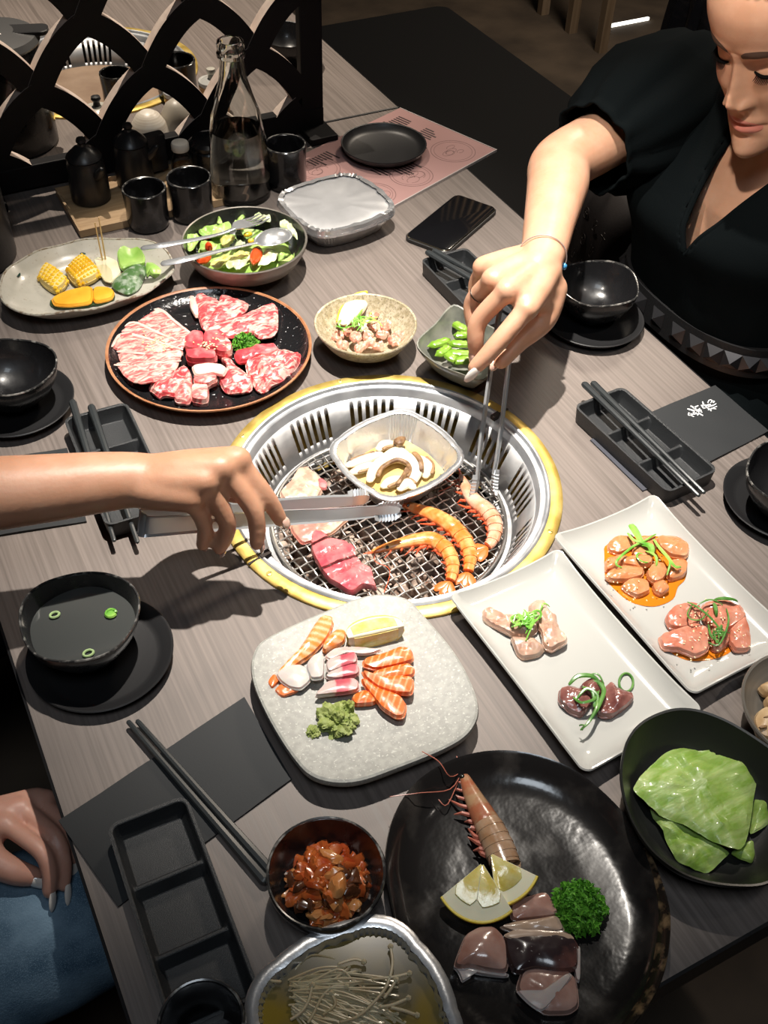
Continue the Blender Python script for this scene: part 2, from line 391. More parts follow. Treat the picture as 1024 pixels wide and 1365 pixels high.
# ---------------------------------------------------------------- grills
def grill(label, yc, full=True):
    c = Vector((0, yc, TZ))
    t = thing('tabletop_grill', label, 'grill', (0, yc, TZ - .13))
    m = MB(); m.lathe([(.1755, .0005), (.1765, .0046), (.180, .0052), (.188, .0044), (.190, .003), (.190, .0002), (.1755, .0002)], 128, c); m.build('brass_ring', M_BRASS, t)
    if full:
        for px, py in ((455, 511), (323, 581), (733, 708), (352, 770)):
            p = at(px, py, .005); p = Vector((p.x, p.y, 0)).normalized() * .1833 + Vector((0, yc, TZ + .0046)); p.z = TZ + .0046
            m = MB(); m.lathe([(.0032, 0), (.0032, .0007), (.0026, .0011), (0, .0011)], 16, p); sc = m.build('screw', M_BRASS, t)
            m = MB(); m.box(-.0026, .0026, -.0003, .0003, .0009, .0013, Matrix.Translation(p) @ Matrix.Rotation(R.random() * 3, 4, 'Z')); m.build('screw_slot', M_SOOT, sc, smooth=0)
        for px, py in ((673, 547), (338, 748)):
            p = at(px, py, .005); a = math.atan2(p.y, p.x); M4 = Matrix.Translation(c) @ Matrix.Rotation(a, 4, 'Z')
            m = MB(); m.box(.1757, .1903, -.0012, .0012, .0030, .00535, M4); m.build('ring_seam', M_SOOT, t, smooth=0)
            m = MB(); m.box(.1640, .1757, -.0035, .0035, .0018, .0072, M4); m.build('rim_catch', M_SOOT, t, smooth=0)
    m = MB(); m.lathe([(.1766, -.004), (.1766, .0052), (.1748, .0066), (.1728, .0060), (.1712, .0022), (.1690, .0015), (.1655, .0022), (.1640, .0005), (.1628, -.005), (.1612, -.0078)], 128, c); m.build('steel_rim', M_STEEL, t)
    # conical wall with slots
    m = MB(); top = (.1615, -.0075); bot = (.1415, -.056)
    def pt(th, f): r = top[0] + (bot[0] - top[0]) * f; z = top[1] + (bot[1] - top[1]) * f; return Vector((r * math.cos(th), yc + r * math.sin(th), TZ + z))
    cols = []                                                     # (theta0, theta1, slot_top, slot_bottom)
    G = 12
    for g in range(G):
        a0 = 2 * PI * g / G; span = 2 * PI / G; ns = 6; pitch = math.radians(3.6); sw = math.radians(1.95)
        a = a0
        for k in range(ns):
            s0 = a0 + pitch * k + math.radians(.9)
            cols.append((a, s0, None)); q = sw / 4
            for j, tt in enumerate((.235, .20, .20, .235)): cols.append((s0 + q * j, s0 + q * (j + 1), tt))
            a = s0 + sw
        e = a0 + span; nn = 2
        for j in range(nn): cols.append((a + (e - a) * j / nn, a + (e - a) * (j + 1) / nn, None))
    for a, b, st in cols:
        if st is None: m.add([pt(a, 0), pt(b, 0), pt(b, 1), pt(a, 1)], [(0, 1, 2, 3)])
        else:
            m.add([pt(a, 0), pt(b, 0), pt(b, st), pt(a, st)], [(0, 1, 2, 3)])
            m.add([pt(a, .80), pt(b, .80), pt(b, 1), pt(a, 1)], [(0, 1, 2, 3)])
    bm = bmesh.new()
    o = m.build('slotted_wall', M_GALV, t, smooth=0)
    bm.from_mesh(o.data); bmesh.ops.remove_doubles(bm, verts=bm.verts, dist=1e-5); bm.to_mesh(o.data); bm.free(); o.data.shade_smooth(); o.data.set_sharp_from_angle(angle=math.radians(40))
    md = o.modifiers.new('thick', 'SOLIDIFY'); md.thickness = .0014; md.offset = 0
    m = MB(); m.lathe([(.1425, -.054), (.141, -.0565), (.128, -.0575), (.126, -.062)], 96, c); m.build('net_ledge', M_GALV, t)
    m = MB(); m.lathe([(.176, -.004), (.176, -.06), (.168, -.075), (.150, -.098)], 96, c); m.build('outer_sleeve', M_BRASS if full else M_SOOT, t)
    m = MB(); m.lathe([(.150, -.098), (.145, -.125), (0, -.126)], 96, c); m.build('drip_pan', M_SOOT, t)
    if not full:
        m = MB(); m.lathe([(.136, -.056), (.136, -.048), (.130, -.046), (.02, -.044), (0, -.044)], 64, c); m.build('cover_plate', mat('brown_iron_plate', (0.20, 0.13, 0.085), .6, col2=(0.27, 0.19, 0.13), scale=20), t)
    return t
grill('round brass-rimmed tabletop grill under the spotlight, with meat and prawns cooking', 0.0)
grill('brass-rimmed grill in the table behind the lattice screen', 1.166, False)
# lava rock bed
rocks = []
for k in range(6):
    m = MB(); m.ico((0, 0, 0), .0125, 2, .55, 14, (1, .9, .7), seed=k + 1); me = m.build('lava_rock', M_ROCK, smooth=0, org=(0, 0, 0)); rocks.append(me.data); bpy.data.objects.remove(me)
rr = random.Random(3); n = 0
for ring_r, cnt in ((0, 1), (.021, 6), (.042, 12), (.063, 18), (.084, 24), (.105, 30), (.124, 36)):
    for k in range(cnt):
        a = 2 * PI * k / cnt + ring_r * 9; o = bpy.data.objects.new('lava_rock', rr.choice(rocks)); COL.objects.link(o)
        o.location = (ring_r * math.cos(a) + rr.uniform(-.003, .003), ring_r * math.sin(a) + rr.uniform(-.003, .003), TZ - .0975 + rr.uniform(0, .010))
        o.rotation_euler = (rr.random() * 6, rr.random() * 6, rr.random() * 6); s = rr.uniform(.85, 1.25); o.scale = (s, s, s)
        tag(o, 'brown lava rock in the bed under the wire grill net', 'rock', 'lava rocks under the grill net')
m = MB(); m.lathe([(.136, -.1225), (.136, -.112), (0, -.109)], 48, (0, 0, TZ)); stuff(tag(m.build('ash_bed', M_ROCK, smooth=0), 'brown ash bed at the bottom of the grill beneath the rocks', 'ash'))
# woven wire net
NZ = TZ - .0525
t = thing('grill_net', 'round crimped wire net lying on the ledge of the lit grill', 'grill net', (0, 0, NZ))
m = MB(); m.lathe([(.1335 + .0024 * math.cos(a), .0024 * math.sin(a)) for a in [2 * PI * k / 8 for k in range(9)]], 96, (0, 0, NZ)); m.build('net_hoop', M_WIRE, t)
for d in range(2):
    m = MB(); sp = .0113; rot = Matrix.Rotation(math.radians(6 + 90 * d), 4, 'Z')
    for i in range(-12, 13):
        y = i * sp; L = .1335 ** 2 - y * y
        if L < 4e-4: continue
        L = math.sqrt(L); k0 = -int(L / (sp / 2)); pts = [Vector((-L, y, 0))]
        for k in range(k0, -k0 + 1):
            x = k * sp / 2; z = .0010 * (1 if (k // 2 + i + d) % 2 else -1) if k % 2 == 0 else 0
            pts.append(Vector((x, y, z)))
        pts.append(Vector((L, y, 0)))
        m.tube([rot @ p + Vector((0, 0, NZ)) for p in pts], .0010, 6, round_ends=False)
    stuff(m.build('net_wires', M_WIRE, t))

# ================================================================ crockery and table ware
def dish(mb, outline, prof, wob=None):
    """prof: (scale, height above table); outline: closed world ring"""
    n = len(outline); c = sum(outline, Vector()) / n; rings = []
    for s, z in prof:
        rings.append([Vector((c.x + (p.x - c.x) * s, c.y + (p.y - c.y) * s, TZ + z + (wob(p, s) if wob else 0))) for p in outline])
    mb.loft(rings, True, True)
def wobble(a, f, ph): return lambda t, z: 1 + a * math.sin(f * t + ph) + a * .6 * math.sin((f + 2) * t + ph * 2)

def rustic_bowl(label, cx, cy, seed, group=None, Rr=.0535, H=.05, z0=.006, mat_=None):
    t = thing('sauce_bowl', label, 'bowl', (cx, cy, TZ + z0), group); c = (cx, cy, TZ + z0)
    rf = wobble(.022, 3, seed); 
    def zf(t_, r, z): return .0022 * math.sin(3 * t_ + seed) * (z / H) if z > .02 else 0
    m = MB(); k = Rr / .0535
    m.lathe([(.0, .0), (.024 * k, .0), (.0255 * k, .002), (.0265 * k, .006), (.040 * k, .017), (.0495 * k, .033), (.0535 * k, H - .001), (.0530 * k, H + .0008), (.0515 * k, H), (.047 * k, .034), (.037 * k, .019), (.022 * k, .0095), (0, .008)], 72, c, rf, zf)
    m.build('bowl_body', mat_ or M_GLOSSBLK, t)
    return t
M_RIMWEAR = mat('worn_rim_glaze', (0.03, 0.03, 0.03), 0.22, coat=.4, col2=(0.30, 0.29, 0.27), scale=120, lo=.5, hi=.7)
def saucer(label, cx, cy, Rr=.067):
    m = MB(); k = Rr / .067
    m.lathe([(0, .0), (.040 * k, 0), (.042 * k, .001), (.058 * k, .0045), (.066 * k, .0125), (.067 * k, .0138), (.066 * k, .0146), (.0642 * k, .0142), (.056 * k, .0072), (.050 * k, .0052), (0, .0046)], 72, (cx, cy, TZ))
    return tag(m.build('saucer', M_MATTBLK, org=(cx, cy, TZ)), label, 'saucer')
def bowl_rim(parent, cx, cy, seed, Rr=.0535, H=.05, z0=.006):
    rf = wobble(.022, 3, seed); pts = []
    for k in range(73):
        a = 2 * PI * k / 72; r = Rr * .985 * rf(a, 0); pts.append(Vector((cx + r * math.cos(a), cy + r * math.sin(a), TZ + z0 + H + .0006 + .0022 * math.sin(3 * a + seed))))
    m = MB(); m.tube(pts, .0012, 6, caps=False); m.build('worn_rim', M_RIMWEAR, parent)
for lab, sl, cx, cy, sx, sy, sd in (
    ('empty black glazed bowl on a saucer by the woman in black', 'black saucer under the empty bowl by the woman in black', .383, .163, .376, .153, .4),
    ('empty black glazed bowl at the left edge, beside the meat plate', 'black saucer under the empty bowl at the left table edge', -.333, .309, -.336, .303, 2.2),
    ('black glazed bowl at the right edge, near the two white plates', 'black saucer at the right edge, beside the folded black napkin', .366, -.224, .374, -.215, 3.5)):
    saucer(sl, sx, sy); b = rustic_bowl(lab, cx, cy, sd); bowl_rim(b, cx, cy, sd)
# clear soup bowl
saucer('black saucer holding the bowl of clear soup at the left', -.352, -.092, .0675)
b = rustic_bowl('black glazed bowl filled with clear soup and spring onion rings', -.360, -.078, 1.1); bowl_rim(b, -.360, -.078, 1.1)
m = MB(); m.lathe([(0, .0402), (.0478, .0402)], 64, (-.360, -.078, TZ), wobble(.022, 3, 1.1))
M_SOUP = mat('clear_soup', (0.058, 0.062, 0.060), 0.06, spec=.6)
tag(m.build('clear_soup', M_SOUP, org=(-.36, -.078, TZ + .0402)), 'greyish clear soup filling the black bowl at the left', 'soup')
M_SCAL = mat('spring_onion_green', (0.10, 0.34, 0.03), 0.3, col2=(0.35, 0.62, 0.12), scale=60, coat=.3)
M_SCALP = mat('spring_onion_pale', (0.40, 0.55, 0.25), 0.3, coat=.3)
for lab, px, py, r, op in (('pale green onion ring floating at the left of the clear soup', 73, 820, .0042, 0), ('bright green onion piece floating at the right of the clear soup', 148, 818, .0045, 1), ('pale onion piece floating near the front rim of the clear soup', 118, 871, .0045, 0)):
    p = at(px, py, .0415); pts = [p + Vector((r * math.cos(a), r * (.75 + .2 * op) * math.sin(a), .0006)) for a in [2 * PI * k / 14 for k in range(15 - 2 * op)]]
    m = MB(); m.tube(pts, .0012 + .0005 * op, 6, caps=True); 
    if op: m.pad([q + Vector((0, 0, -.001)) for q in pts], .0016)
    tag(m.build('onion_ring', M_SCAL if op else M_SCALP), lab, 'spring onion')

# tea cups
def cup(label, cx, cy, r=.030, h=.06):
    m = MB(); t = thing('tea_cup', label, 'cup', (cx, cy, TZ))
    m.lathe([(0, .001), (r * .86, .001), (r * .93, .003), (r * .99, .012), (r * .97, h * .5), (r * 1.02, h - .002), (r * 1.02, h), (r * .97, h + .0012), (r * .92, h), (r * .89, h * .5), (r * .85, .008), (0, .006)], 48, (cx, cy, TZ), wobble(.008, 4, cx * 30))
    m.build('cup_body', M_CUPBLK, t)
    pts = [Vector((cx + r * .97 * math.cos(2 * PI * k / 48), cy + r * .97 * math.sin(2 * PI * k / 48), TZ + h + .0008)) for k in range(49)]
    m = MB(); m.tube(pts, .0011, 5, caps=False); m.build('worn_rim', M_RIMWEAR, t)
cup('black mottled tea cup, left one of the pair beside the water bottle', -.069, .627, .0305, .058)
cup('black mottled tea cup, right one of the pair, just left of the water bottle', -.003, .625, .0315, .061)
cup('black mottled tea cup standing right of the water bottle by the menu', .158, .651, .0305, .066)
p = at(268, 1364, .07); cup('black cup at the very bottom edge, partly over the empty tray', p.x, p.y, .029, .07)

# water bottle
M_GLASS = mat('clear_glass', (0.97, 0.99, 0.98), 0.02, trans=1.0, ior=1.45)
M_WATER = mat('water', (0.98, 1.0, 0.99), 0.0, trans=1.0, ior=1.33)
bx, by = .085, .654
t = thing('water_bottle', 'clear glass bottle half full of water beside the black cups', 'bottle', (bx, by, TZ))
m = MB(); out = [(0, .0), (.040, .0), (.0435, .003), (.0445, .010), (.0435, .05), (.0415, .085), (.0395, .105), (.0345, .130), (.0255, .157), (.0195, .178), (.0170, .196), (.0165, .2055), (.0196, .2075), (.0202, .2125), (.0185, .2155), (.0188, .2175), (.0192, .224), (.0180, .2285)]
inn = [(.0140, .2280), (.0135, .205), (.0142, .195), (.0165, .178), (.0225, .157), (.0315, .130), (.0365, .105), (.0385, .085), (.0405, .05), (.0415, .012), (.037, .0075), (0, .007)]
m.lathe(out + inn, 64, (bx, by, TZ)); m.build('bottle_glass', M_GLASS, t)
m = MB(); m.lathe([(0, .0074), (.0372, .0078), (.0418, .012), (.0408, .05), (.0388, .085), (.0368, .104), (.0367, .1042), (0, .1042)], 64, (bx, by, TZ)); m.build('water', M_WATER, t)

# menu with a black plate on it
A, B = at(545, 140), at(661, 202); u = (at(510, 285) - B); u.normalize(); v = (A - B).normalized(); n = Vector((-u.y, u.x, 0)); v = n if n.dot(v) > 0 else -n
mc = B + u * .1485 + v * .104
MU = Matrix((( -u.x, v.x, 0), (-u.y, v.y, 0), (0, 0, 1))).transposed().transposed()
def onmenu(a, b, z): return mc + u * a + v * b + Vector((0, 0, z))      # a along the long side away from B
M_PINK = mat('dusty_pink_cover', (0.40, 0.235, 0.22), 0.32, col2=(0.46, 0.275, 0.26), scale=6, coat=.25)
M_CLEAR = mat('clear_sleeve_edge', (0.55, 0.5, 0.48), 0.15, spec=.7)
M_INKG = mat('grey_brown_ink', (0.20, 0.11, 0.105), 0.5)
M_INKB = mat('dark_print_ink', (0.035, 0.02, 0.02), 0.5)
t = thing('menu', 'dusty pink printed menu lying under a black plate', 'menu', mc)
def bar(mb, a0, a1, b0, b1, z0, z1):
    q = [onmenu(a, b, z) for z in (z0, z1) for a, b in ((a0, b0), (a1, b0), (a1, b1), (a0, b1))]
    mb.add(q, [(3, 2, 1, 0), (4, 5, 6, 7), (0, 1, 5, 4), (1, 2, 6, 5), (2, 3, 7, 6), (3, 0, 4, 7)])
m = MB(); bar(m, -.1485, .1485, -.1045, .1045, .0002, .0032); m.build('cover', M_PINK, t, smooth=0)
m = MB(); bar(m, -.1495, .1495, -.1056, -.1040, .0, .0040); bar(m, -.1497, -.1482, -.1056, .105, .0, .0037); m.build('sleeve_edge', M_CLEAR, t, smooth=0)
# flat print: columns of short text lines and ramen bowl sketches
pr = random.Random(5)
m = MB()
for a0, b0, nl, dirn in ((-.125, .085, 6, 1), (-.125, .025, 9, 1), (-.02, -.03, 7, 1), (.05, .085, 8, 1), (.03, -.005, 3, 1)):
    for k in range(nl):
        L = pr.uniform(.018, .034); a = a0 + k * .0062; bar(m, a, a + .0034, b0 - L, b0, .0032, .00325)
stuff(m.build('printed_text', M_INKB, t, smooth=0))
m = MB()
for a0, b0 in ((-.130, .09), (-.130, .0302)): bar(m, a0 + (.056 if b0 < .08 else .038), a0 + (.0595 if b0 < .08 else .0415), b0 - .052, b0, .0032, .00325)
m.build('printed_heading', M_INKB, t, smooth=0)
m = MB()
def ringline(a, b, r, wd, sq=1.0, k0=0, k1=48):
    pts = [onmenu(a + r * math.cos(2 * PI * k / 48), b + r * sq * math.sin(2 * PI * k / 48), .0033) for k in range(k0, k1 + 1)]; m.ribbon(pts, wd, .0001)
for a, b, r in ((-.095, -.058, .036), (.012, -.062, .034), (.095, -.06, .033), (-.02, .06, .03), (.10, .055, .035)):
    ringline(a, b, r, .0011); ringline(a, b, r * .86, .0007)
    for k in range(5):
        ringline(a + pr.uniform(-.012, .012), b + pr.uniform(-.012, .012), pr.uniform(.006, .013), .0008, pr.uniform(.5, 1), 0, pr.randint(25, 48))
stuff(m.build('printed_bowl_sketch', M_INKG, t, smooth=0))
m = MB(); c = (.337, .676, TZ + .0034)
m.lathe([(0, 0), (.050, 0), (.053, .002), (.0655, .0105), (.0685, .0165), (.0680, .0178), (.0660, .0172), (.0610, .0095), (.053, .0058), (0, .0055)], 72, c)
tag(m.build('black_plate', M_MATTBLK, org=c), 'empty round black plate lying on the pink menu', 'plate')

# phone
a, b, c_, d = at(541, 318, .008), at(590, 335, .008), at(664, 280, .008), at(612, 252, .008)
ctr = (a + b + c_ + d) / 4; ax = ((c_ + d) / 2 - (a + b) / 2); rot = math.atan2(ax.y, ax.x)
t = thing('phone', 'black smartphone lying screen-up near the woman\'s tray', 'phone', (ctr.x, ctr.y, TZ))
m = MB(); m.loft([rrect(ctr.x, ctr.y, .0735 - e, .0358 - e, .0105 - e, rot, TZ + z, 8) for e, z in ((.0012, 0), (0, .0012), (0, .0064), (.0010, .0076))], True, True)
m.build('phone_frame', mat('phone_frame_gold', (0.55, 0.47, 0.34), 0.25, 1.0), t)
m = MB(); m.loft([rrect(ctr.x, ctr.y, .0735 - e, .0358 - e, .0105 - e, rot, TZ + z, 8) for e, z in ((.0012, .0074), (.0012, .0080), (.0018, .0082))], False, True)
m.build('screen', mat('phone_screen', (0.006, 0.006, 0.007), 0.06, coat=1.0), t)
m = MB(); m.loft([rrect(ctr.x, ctr.y, .0738 - e, .0361 - e, .0108 - e, rot, TZ + z, 8) for e, z in ((.0005, .0003), (-.0012, .001), (-.0012, .0055), (-.0002, .0062))], True, True)
m.build('phone_case', M_MATTBLK, t)

# three-compartment trays
def tray(label, corner, ex, Lx, ey, Ly, H=.022, group=None):
    """corner: world xy of the far-left rim corner; ex/ey unit vectors along width and length"""
    ex = Vector((ex[0], ex[1], 0)).normalized(); ey = Vector((ey[0], ey[1], 0)); ey = (ey - ex * ey.dot(ex)).normalized()
    c = Vector((corner[0], corner[1], TZ)) + ex * Lx / 2 + ey * Ly / 2
    t = thing('sauce_tray', label, 'tray', c, group); hx, hy = Lx / 2, Ly / 2
    rim = .0032; sl = .0055; dv = .0035
    xs = [(-hx, 1), (-hx + rim, 1), (-hx + rim + .002, .5), (-hx + rim + sl, 0), (0, 0), (hx - rim - sl, 0), (hx - rim - .002, .5), (hx - rim, 1), (hx, 1)]
    ys = [(-hy, 1), (-hy + rim, 1), (-hy + rim + .002, .5), (-hy + rim + sl, 0)]
    for k in (1, 2):
        y = -hy + 2 * hy * k / 3
        ys += [(y - dv / 2 - sl + .001, 0), (y - dv / 2, .72), (y + dv / 2, .72), (y + dv / 2 + sl - .001, 0)]
    ys += [(hy - rim - sl, 0), (hy - rim - .002, .5), (hy - rim, 1), (hy, 1)]
    fl = .0045; rc = .010
    def rnd(x, y):
        dx, dy = abs(x) - (hx - rc), abs(y) - (hy - rc)
        if dx > 0 and dy > 0:
            q = max(dx, dy) / math.hypot(dx, dy); x = math.copysign(hx - rc + dx * q, x); y = math.copysign(hy - rc + dy * q, y)
        return x, y
    def W(x, y, z): x, y = rnd(x, y); return c + ex * x + ey * y + Vector((0, 0, z))
    # refine the grid so that the corners round
    def refine(l, h):
        out = list(l)
        for q in (.0015, .0048, .0068, .0082): pass
        return out
    X, Y = refine(xs, hx), refine(ys, hy); vs = []; nx, ny = len(X), len(Y)
    for y, fy in Y:
        for x, fx in X: vs.append(W(x, y, fl + (H - fl) * max(fx, fy)))
    fs = [(j * nx + i, j * nx + i + 1, (j + 1) * nx + i + 1, (j + 1) * nx + i) for j in range(ny - 1) for i in range(nx - 1)]
    m = MB(); m.add(vs, fs)
    ring = [(x, -hy) for x, _ in X] + [(hx, y) for y, _ in Y[1:]] + [(x, hy) for x, _ in X[::-1][1:]] + [(-hx, y) for y, _ in Y[::-1][1:-1]]
    m.loft([[W(x * s, y * (1 - (1 - s) * hx / hy), z) for x, y in ring] for s, z in ((.93, 0), (.955, .002), (.995, H - .004), (1, H - .0004))], True, False)
    # merge skins and soften
    o = m.build('tray_body', M_TRAYBLK, t, smooth=50)
    md = o.modifiers.new('soft', 'BEVEL'); md.width = .0009; md.segments = 2; md.limit_method = 'ANGLE'; md.angle_limit = math.radians(30)
    return t
tray('dark grey three-part tray with chopsticks, half under the reaching woman\'s hand', (.2275, .3535), (1, .01), .074, (0, -1), .170)
tray('dark grey three-part tray with chopsticks beside the folded napkin with white writing', (.244, .006), (1, .06), .0745, (0, -1), .166)
tray('dark grey three-part tray lying under the tong-holding arm at the left', (-.2965, .236), (1, -.03), .0735, (-.10, -1), .184)
tray('empty black three-part tray in the near left corner', (-.3985, -.2690), (1, -.03), .0675, (-.06, -1), .176)

# chopsticks
def chopstick(label, tip, butt, r0=.0024, r1=.0045, group=None):
    a, b = Vector(tip), Vector(butt); m = MB()
    m.tube([a, a.lerp(b, .25), a.lerp(b, .6), b], [r0, r0 * 1.15, (r0 + r1) / 2, r1], 8, flat=.85)
    return tag(m.build('chopstick', M_CHOP), label, 'chopstick', group)
HT = TZ + .0255
def onrim(px, py, h=.0262): p = at(px, py, h); return p
chopstick('dark grey chopstick on the right tray, the one nearer the grill', onrim(931, 660), onrim(780, 513))
chopstick('dark grey chopstick on the right tray, the one nearer the napkin', onrim(938, 656), onrim(792, 512))
chopstick('dark chopstick under the tong-holding arm, the longer left one', onrim(152, 720, .016), onrim(97, 537, .0285))
chopstick('dark chopstick under the tong-holding arm, the right one', onrim(183, 722, .0145), onrim(122, 543, .0275))
chopstick('dark chopstick above the near napkin, the left of the pair', at(172, 963, .0085), at(352, 1172, .0065))
chopstick('dark chopstick above the near napkin, the right of the pair', at(184, 962, .0085), at(366, 1166, .0065))
tb = onrim(571, 337, .0285); chopstick('dark chopstick on the tray by the phone, the left one', onrim(700, 415, .0255), tb)
tb = onrim(580, 335, .0285); chopstick('dark chopstick on the tray by the phone, the right one', onrim(708, 405, .0255), tb)

# napkins and paper sleeve
def napkin(label, pix, th=.0016, h=0.0):
    q = [at(x, y, h) for x, y in pix]; t = thing('napkin', label, 'napkin', sum(q, Vector()) / 4 - Vector((0, 0, 0)))
    m = MB(); N = 10; rings = []
    for zz in (0, 1): pass
    top = []; bot = []
    def S(i, j):
        u_, v_ = i / N, j / N; p = q[0].lerp(q[1], u_).lerp(q[3].lerp(q[2], u_), v_); return p
    vs = []; fs = []
    for lay in (0, 1):
        for j in range(N + 1):
            for i in range(N + 1):
                p = S(i, j); e = .0012 * (mnoise.noise(p * 28) + .6) ; vs.append(p + Vector((0, 0, .0003 + (th + e if lay else 0))))
    K = (N + 1) ** 2
    for j in range(N):
        for i in range(N):
            a = j * (N + 1) + i; fs.append((a + K, a + K + 1, a + K + N + 2, a + K + N + 1)); fs.append((a, a + N + 1, a + N + 2, a + 1))
    for i in range(N):
        for a, b in ((i, i + 1), (N * (N + 1) + i + 1, N * (N + 1) + i), ((i + 1) * (N + 1), i * (N + 1)), (i * (N + 1) + N, (i + 1) * (N + 1) + N)): fs.append((a, b, b + K, a + K))
    m.add(vs, fs); m.build('napkin_paper', M_PAPERBLK, t)
    return t
napkin('black paper napkin under the near chopsticks and tray', ((326, 931), (389, 1040), (158, 1210), (79, 1096)))
nk = napkin('folded black napkin with white brush writing, by the woman\'s leg', ((953, 515), (1024, 577), (945, 618), (868, 551)))
napkin('black paper napkin under the tong-holding arm, by the left table edge', ((90, 599), (116, 697), (-30, 720), (-50, 622)))
# brush writing: strokes traced in napkin space, printed flat
M_WHITEINK = mat('white_print_ink', (0.78, 0.79, 0.80), 0.6)
ks = 14.63
strokes = [([(240, 365), (330, 390), (420, 420)], 46), ([(300, 305), (370, 345), (430, 395)], 42), ([(455, 300), (400, 330), (370, 370)], 34), ([(260, 440), (300, 480), (255, 490)], 40),
           ([(255, 470), (330, 470), (400, 460)], 46), ([(300, 490), (350, 510), (375, 520)], 26), ([(350, 440), (430, 400), (490, 360)], 36), ([(400, 470), (470, 410), (520, 390)], 36), ([(420, 420), (450, 470), (430, 490)], 30),
           ([(440, 430), (500, 470), (550, 500)], 36), ([(480, 400), (520, 430), (525, 440)], 24),
           ([(540, 225), (550, 265), (560, 300)], 32), ([(505, 300), (550, 300), (600, 290)], 40), ([(520, 310), (560, 350), (590, 345)], 34), ([(590, 320), (640, 290), (700, 280)], 40), ([(640, 250), (660, 205), (700, 190), (720, 215), (690, 250)], 26),
           ([(730, 210), (765, 220), (740, 250)], 30), ([(640, 330), (700, 310), (760, 290), (805, 260)], 30), ([(600, 330), (660, 360), (730, 350), (820, 315)], 30), ([(640, 385), (700, 370), (760, 350)], 26), ([(680, 350), (700, 400), (715, 400)], 26), ([(720, 350), (770, 365), (805, 365)], 22)]
m = MB()
for pts, wd in strokes:
    P3 = sm([at(900 + x / ks, 520 + y / ks, .0032) for x, y in pts], 4, False); n_ = len(P3)
    m.ribbon(P3, [wd / ks * .00088 * (.65 + .35 * math.sin(PI * (k + .6) / n_)) for k in range(n_)], .00015)
m.build('brush_writing', M_WHITEINK, nk, smooth=0)
a, b = at(787, 586, .002), at(857, 654, .002); d = (b - a).normalized(); nrm = Vector((-d.y, d.x, 0))
m = MB(); q = [a, b, b + nrm * .016, a + nrm * .016]; m.add([p + Vector((0, 0, -.0018)) for p in q] + q, [(0, 1, 2, 3), (7, 6, 5, 4), (1, 0, 4, 5), (2, 1, 5, 6), (3, 2, 6, 7), (0, 3, 7, 4)])
tag(m.build('chopstick_sleeve', mat('blue_grey_paper', (0.055, 0.058, 0.075), 0.6), smooth=0), 'slim blue-grey paper sleeve sticking out beside the right tray', 'paper sleeve')

# ---------------------------------------------------------------- serving dishes
# round meat plate
pc = (-.0985, .2965, TZ)
t = thing('meat_plate', 'round black speckled plate with terracotta rim holding raw beef', 'plate', pc)
m = MB(); m.lathe([(0, .002), (.085, .002), (.088, .0), (.092, .0), (.095, .003), (.112, .009), (.1245, .0175), (.1260, .0195)], 96, pc); m.build('plate_underside', M_TERRA, t)
m = MB(); m.lathe([(.1260, .0195), (.1258, .0209), (.1240, .0211), (.1222, .0197)], 96, pc); m.build('terracotta_rim', M_TERRA, t)
m = MB(); m.lathe([(.1222, .0197), (.118, .0145), (.108, .0095), (.098, .0075), (0, .0065)], 96, pc); m.build('glazed_face', M_SPECKPLATE, t)
# tan bowl
bc = (.0835, .230, TZ); t = thing('tan_bowl', 'speckled tan bowl of pink marinated slices in front of the phone', 'bowl', bc)
m = MB(); m.lathe([(0, .0), (.026, .0), (.028, .003), (.034, .0065), (.052, .020), (.0615, .034), (.0640, .0405), (.0632, .0418), (.0612, .041), (.0565, .032), (.044, .0175), (.030, .0105), (0, .009)], 80, bc, wobble(.007, 3, .8)); m.build('bowl_body', M_TANBOWL, t)
# kimchi bowl
bc = (-.2595, -.3925, TZ); t = thing('kimchi_bowl', 'small round black bowl of kimchi between the tray and the big black plate', 'bowl', bc)
m = MB(); m.lathe([(0, .001), (.026, .001), (.029, .004), (.040, .018), (.0455, .036), (.0462, .043), (.0455, .0444), (.0437, .0435), (.0415, .034), (.036, .020), (.024, .011), (0, .010)], 72, bc, wobble(.008, 3, 2.)); m.build('bowl_body', M_GLOSSBLK, t)
pts = [Vector((bc[0] + .0447 * math.cos(2 * PI * k / 60), bc[1] + .0447 * math.sin(2 * PI * k / 60), TZ + .0442)) for k in range(61)]
m = MB(); m.tube(pts, .0011, 5, caps=False); m.build('worn_rim', M_RIMWEAR, t)
# salad bowl
sc_ = (.0140, .4565, TZ); t = thing('salad_bowl', 'pewter-coloured bowl of mixed salad behind the meat plate', 'bowl', sc_)
m = MB(); m.lathe([(0, .001), (.035, .001), (.038, .003), (.052, .010), (.072, .024), (.0825, .043), (.0842, .0505), (.0832, .0518), (.0812, .0508), (.078, .040), (.066, .024), (.045, .013), (0, .011)], 88, sc_); m.build('bowl_body', M_PEWTER, t)
m = MB(); m.lathe([(.0813, .0512), (.078, .0405), (.066, .0245), (.045, .0135), (0, .0115)], 88, sc_); m.build('dark_inner_glaze', M_GLOSSBLK, t)
